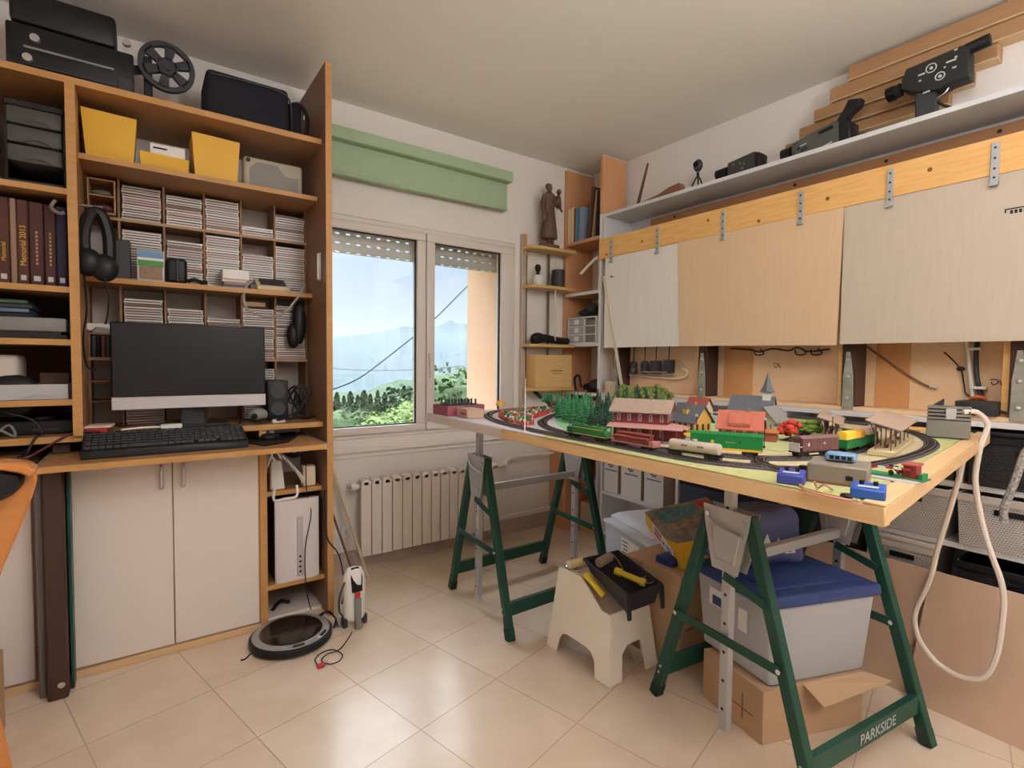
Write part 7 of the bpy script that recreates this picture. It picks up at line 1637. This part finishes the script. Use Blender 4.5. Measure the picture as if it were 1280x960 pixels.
side(.24, .82, .05, .95, WHITE); side(.27, .48, .2, .5, mat('print_red', (190, 90, 80), .6), .0008); side(.30, .50, .6, .85, mat('print_grey', (120, 120, 120), .6), .0008); side(.52, .58, .3, .6, MATS['print_grey'], .0008); side(.62, .78, .25, .7, mat('print_sky', (150, 180, 214), .6), .0008); part(b, 'side_print', t)
# plastic box with papers
W1, W2 = V((.962, -.275)), V((.275, .962))
t = thing('storage_box', 'milky plastic box with a white bag on its lid beside the shelf unit', 'box', (2.07, 1.72, 0))
MILK = mat('milky_plastic', (214, 222, 234), .35, alpha=.8)
b = MB(); obox(b, (2.07, 1.68), W1 * .135, W2 * .215, .001, .285, MILK, .05, .008, 2); part(b, 'body', t)
b = MB(); obox(b, (2.07, 1.68), W1 * .15, W2 * .232, .285, .305, mat('milky_lid', (226, 230, 240), .35), 0, .006, 2); part(b, 'lid', t)
w1, w2 = V((*W1, 0)), V((*W2, 0)); c = V((2.07, 1.68, .16)) - w1 * .140
b = MB(); b.para(c - w2 * .10 - V((0, 0, .05)), w2 * .16, V((0, 0, .15)) - w1 * .003, -w1 * .001, WHITE)
for k in range(7): b.para(c - w2 * .0 + V((0, 0, .08 - k * .018)) - w1 * .0035, w2 * (.05 - .006 * (k % 3)), V((0, 0, .006)), -w1 * .0006, MATS['faint_print'])
part(b, 'printed_sheet', t)
bb = MB(); obox(bb, (2.10, 1.72), W1 * .13, W2 * .20, .3055, .345, mat('white_bag', (226, 228, 236), .5), -.25, .016, 3)
bmesh.ops.subdivide_edges(bb.bm, edges=bb.bm.edges[:], cuts=2, use_grid_fill=True)
for v in bb.bm.verts:
    if v.co.z > .31: v.co.z += noise.noise(v.co * 16) * .014
solo(bb, 'plastic_bag', 'crumpled white plastic bag lying on the milky box', 'bag', sharp=80)
t = thing('carton', 'white carton with a rose print in front of the milky box', 'carton', (1.93, 1.42, 0))
b = MB(); obox(b, (1.975, 1.445), W1 * .075, W2 * .0, 0, .1, WHITE) if False else b.prism([V((1.89, 1.46, 0)), V((1.875, 1.415, 0)), V((2.02, 1.375, 0)), V((2.035, 1.42, 0))], (0, 0, .265), mat('carton_pale', (222, 216, 210), .7), .002); part(b, 'box', t)
b = MB(); p, q = V((1.8745, 1.4145, .10)), V((2.0195, 1.3745, .10)); d = (q - p); n_ = V((-.266, -.964, 0)); b.para(p + d * .35, d * .3, V((0, 0, .05)), n_ * .001, mat('rose_print', (190, 150, 160), .7)); b.para(p + d * .62 - V((0, 0, .08)), d * .1, V((0, 0, .22)), n_ * .0012, MGREY); part(b, 'print', t)
solo(MB().box(1.62, 1.70, 1.22, 1.30, .356, .385, BLUE, .006, 2), 'plastic_clip', 'small dark blue object on the tall carton under the game box', 'object')

# ------------------------------------------------------------------ floor things on the left
RC = V((.478, 2.178, 0)); R_ = .154
t = thing('robot_vacuum', 'round black robot vacuum with a silver ring in front of the niche', 'robot vacuum', tuple(RC))
b = MB(); b.lathe(RC + V((0, 0, .006)), [(.13, 0), (R_, .006), (R_, .026), (R_ - .005, .031), (R_ - .010, .032)], BLACK, 48); part(b, 'bumper', t)
SILV = mat('robot_silver', (168, 168, 168), .35, metal=.4)
b = MB(); b.lathe(RC + V((0, 0, .034)), [(R_ - .009, 0), (R_ - .010, .006), (R_ - .016, .009), (R_ - .034, .0095)], SILV, 48); part(b, 'silver_ring', t)
b = MB(); b.lathe(RC + V((0, 0, .0435)), [(R_ - .036, 0), (R_ - .040, .004), (R_ - .06, .006), (.01, .007)], mat('robot_top', (40, 34, 32), .15), 48); part(b, 'top_cover', t)
b = MB()
for a0 in (-2.2, -1.75, -1.3, -.9): 
    a1 = a0 + (.28 if a0 != -1.75 else .30); pts = []
    for k in range(6): an = a0 + (a1 - a0) * k / 5; pts.append(RC + V((math.cos(an) * (R_ - .018), math.sin(an) * (R_ - .018), .0425)))
    b.tube(pts, .006, SILV if a0 in (-2.2, -1.3) else BLACK, 6, 1)
part(b, 'trim', t)
b = MB(); b.tube([RC + V((-.156, -.05, .02)), RC + V((-.175, -.06, .012)), RC + V((-.19, -.055, .008))], .003, BLACK, 5); part(b, 'side_brush', t)
for s in (-1, 1):
    b = MB(); b.cyl(RC + V((s * .11, -.01, .020)), RC + V((s * .11, .01, .020)), .020, RUBBER, n=16); part(b, 'wheel', t)
c = V((.728, 2.165, 0)); t = thing('handheld_vacuum', 'white and grey handheld vacuum standing beside the bookcase panel', 'vacuum cleaner', tuple(c))
b = MB(); b.lathe(c, [(.040, .03), (.048, .05), (.046, .12), (.048, .18), (.044, .22), (.030, .243), (.008, .250)], WHITEP, 20, sc=(1, .8)); part(b, 'body', t)
b = MB(); b.prism([c + V((-.022, -.043, .155)), c + V((.022, -.043, .155)), c + V((.025, -.036, .215)), c + V((.016, -.013, .2512)), c + V((-.016, -.013, .2512)), c + V((-.025, -.036, .215))], (0, .006, 0), BLACKG, .002); part(b, 'dark_window', t)
b = MB(); b.box(c.x - .011, c.x + .011, c.y - .050, c.y - .040, .135, .156, RED, .002); part(b, 'button', t, 'red button')
b = MB(); b.box(c.x - .013, c.x + .013, c.y - .058, c.y - .036, .0, .134, MGREY, .004); part(b, 'nozzle', t)
for s in (-1, 1):
    b = MB(); b.box(c.x + s * .042 - .010, c.x + s * .042 + .010, c.y - .02, c.y + .02, 0, .04, DGREY, .004); part(b, 'foot', t)
b = MB(); b.tube([c + V((-.046, -.02, .20)), c + V((-.07, -.03, .15)), c + V((-.072, -.03, .09)), c + V((-.055, -.02, .06))], .004, DGREY, 6); part(b, 'cord', t)
P_ = [at(x, y, 'z', .004) for x, y in ((440, 790), (434, 800), (424, 812), (408, 818), (402, 826), (412, 830), (424, 826), (428, 818), (416, 812), (402, 816), (394, 824), (398, 832), (404, 834))]
b = MB(); b.tube(P_, .0022, BLACK, 5, 4); solo(b, 'cable', 'thin black cable curled on the floor tiles with a loop', 'cable')
c = at(402, 835, 'z', .0); solo(MB().para(c + V((-.012, -.006, .001)), (.026, .006, 0), (-.004, .018, 0), (0, 0, .012), RED, .002), 'connector', 'small red connector at the end of the floor cable', 'connector')
b = MB(); p, q = V((.80, 2.752, .60)), V((.945, 2.60, .006)); b.tube([p, q], .008, mat('cane_wood', (206, 186, 156), .6), 8, 1); solo(b, 'cane', 'pale thin stick leaning on the wall left of the radiator', 'stick')
b = MB(); p, q = V((.74, 2.752, .55)), V((.86, 2.50, .006)); b.tube([p, q], .006, mat('dark_stick', (110, 86, 70), .6), 8, 1); solo(b, 'cane', 'darker thin stick leaning beside the bookcase panel', 'stick')
c = at(434, 664, 'y', 2.765); t = thing('wall_socket', 'white wall socket with a plug left of the radiator', 'socket', tuple(c))
b = MB(); b.box(c.x - .035, c.x + .03, 2.758, 2.7695, c.z - .035, c.z + .035, WHITEP, .003); part(b, 'plate', t)
b = MB(); b.cyl((c.x + .0, 2.758, c.z), (c.x + .0, 2.73, c.z), .016, WHITEP, n=14); part(b, 'plug', t)
solo(MB().prism([V((.665, 2.20, .002)), V((.70, 2.16, .002)), V((.705, 2.17, .075)), V((.675, 2.205, .085))], (.006, .01, 0), WHITEP, .001), 'dock_plate', 'white plastic plate between the robot and the handheld vacuum', 'plate')
b = MB()
for k in range(3): b.tube([(.60 + .01 * k, 2.29, .01), (.63, 2.24 - .02 * k, .05 + .01 * k), (.665, 2.22, .02), (.64 + .01 * k, 2.17, .008)], .003, BLACK, 5)
solo(b, 'cable_tangle', 'black cable tangle between the robot and the panel', 'cables')

# ------------------------------------------------------------------ fill lamps added out of view to brighten the room
t = thing('fill_globe', 'round opal globe added out of view as fill light', 'lamp', (.80, .28, 2.0))
b = MB(); b.cyl((.80, .28, 2.44), (.80, .28, 2.464), .06, WHITEP, n=24); b.cyl((.80, .28, 2.33), (.80, .28, 2.44), .012, WHITEP); part(b, 'ceiling_rose', t)
b = MB(); b.sph((.80, .28, 2.17), .165, mat('fill_globe_opal', (250, 250, 255), .3, emit=FILL_GLOBE_POWER), 32, 20); part(b, 'globe', t)
for lx, ly, lab, kw in ((1.15, -1.15, 'uplighter added as fill light at the right behind the viewer', 1.0), (-.95, -.75, 'uplighter added as fill light at the left behind the viewer', .10)):
    t = thing('fill_uplight', lab, 'lamp', (lx, ly, 0))  # unseen uplighter, added for soft light off the ceiling
    b = MB(); b.lathe((lx, ly, 0), [(.14, 0), (.14, .015), (.03, .03)], STEEL, 28); part(b, 'base', t)
    b = MB(); b.cyl((lx, ly, .02), (lx, ly, 1.68), .012, STEEL); part(b, 'pole', t)
    b = MB(); b.lathe((lx, ly, 1.66), [(.02, 0), (.12, .04), (.20, .10), (.19, .10), (.11, .05), (.01, .02)], WHITEP, 32); part(b, 'bowl', t)
    l = area_lamp('fill_uplight_area', (lx, ly, 1.775), .34, FILL_UPLIGHT * kw, (.94, .97, 1.0), (PI, 0, 0))
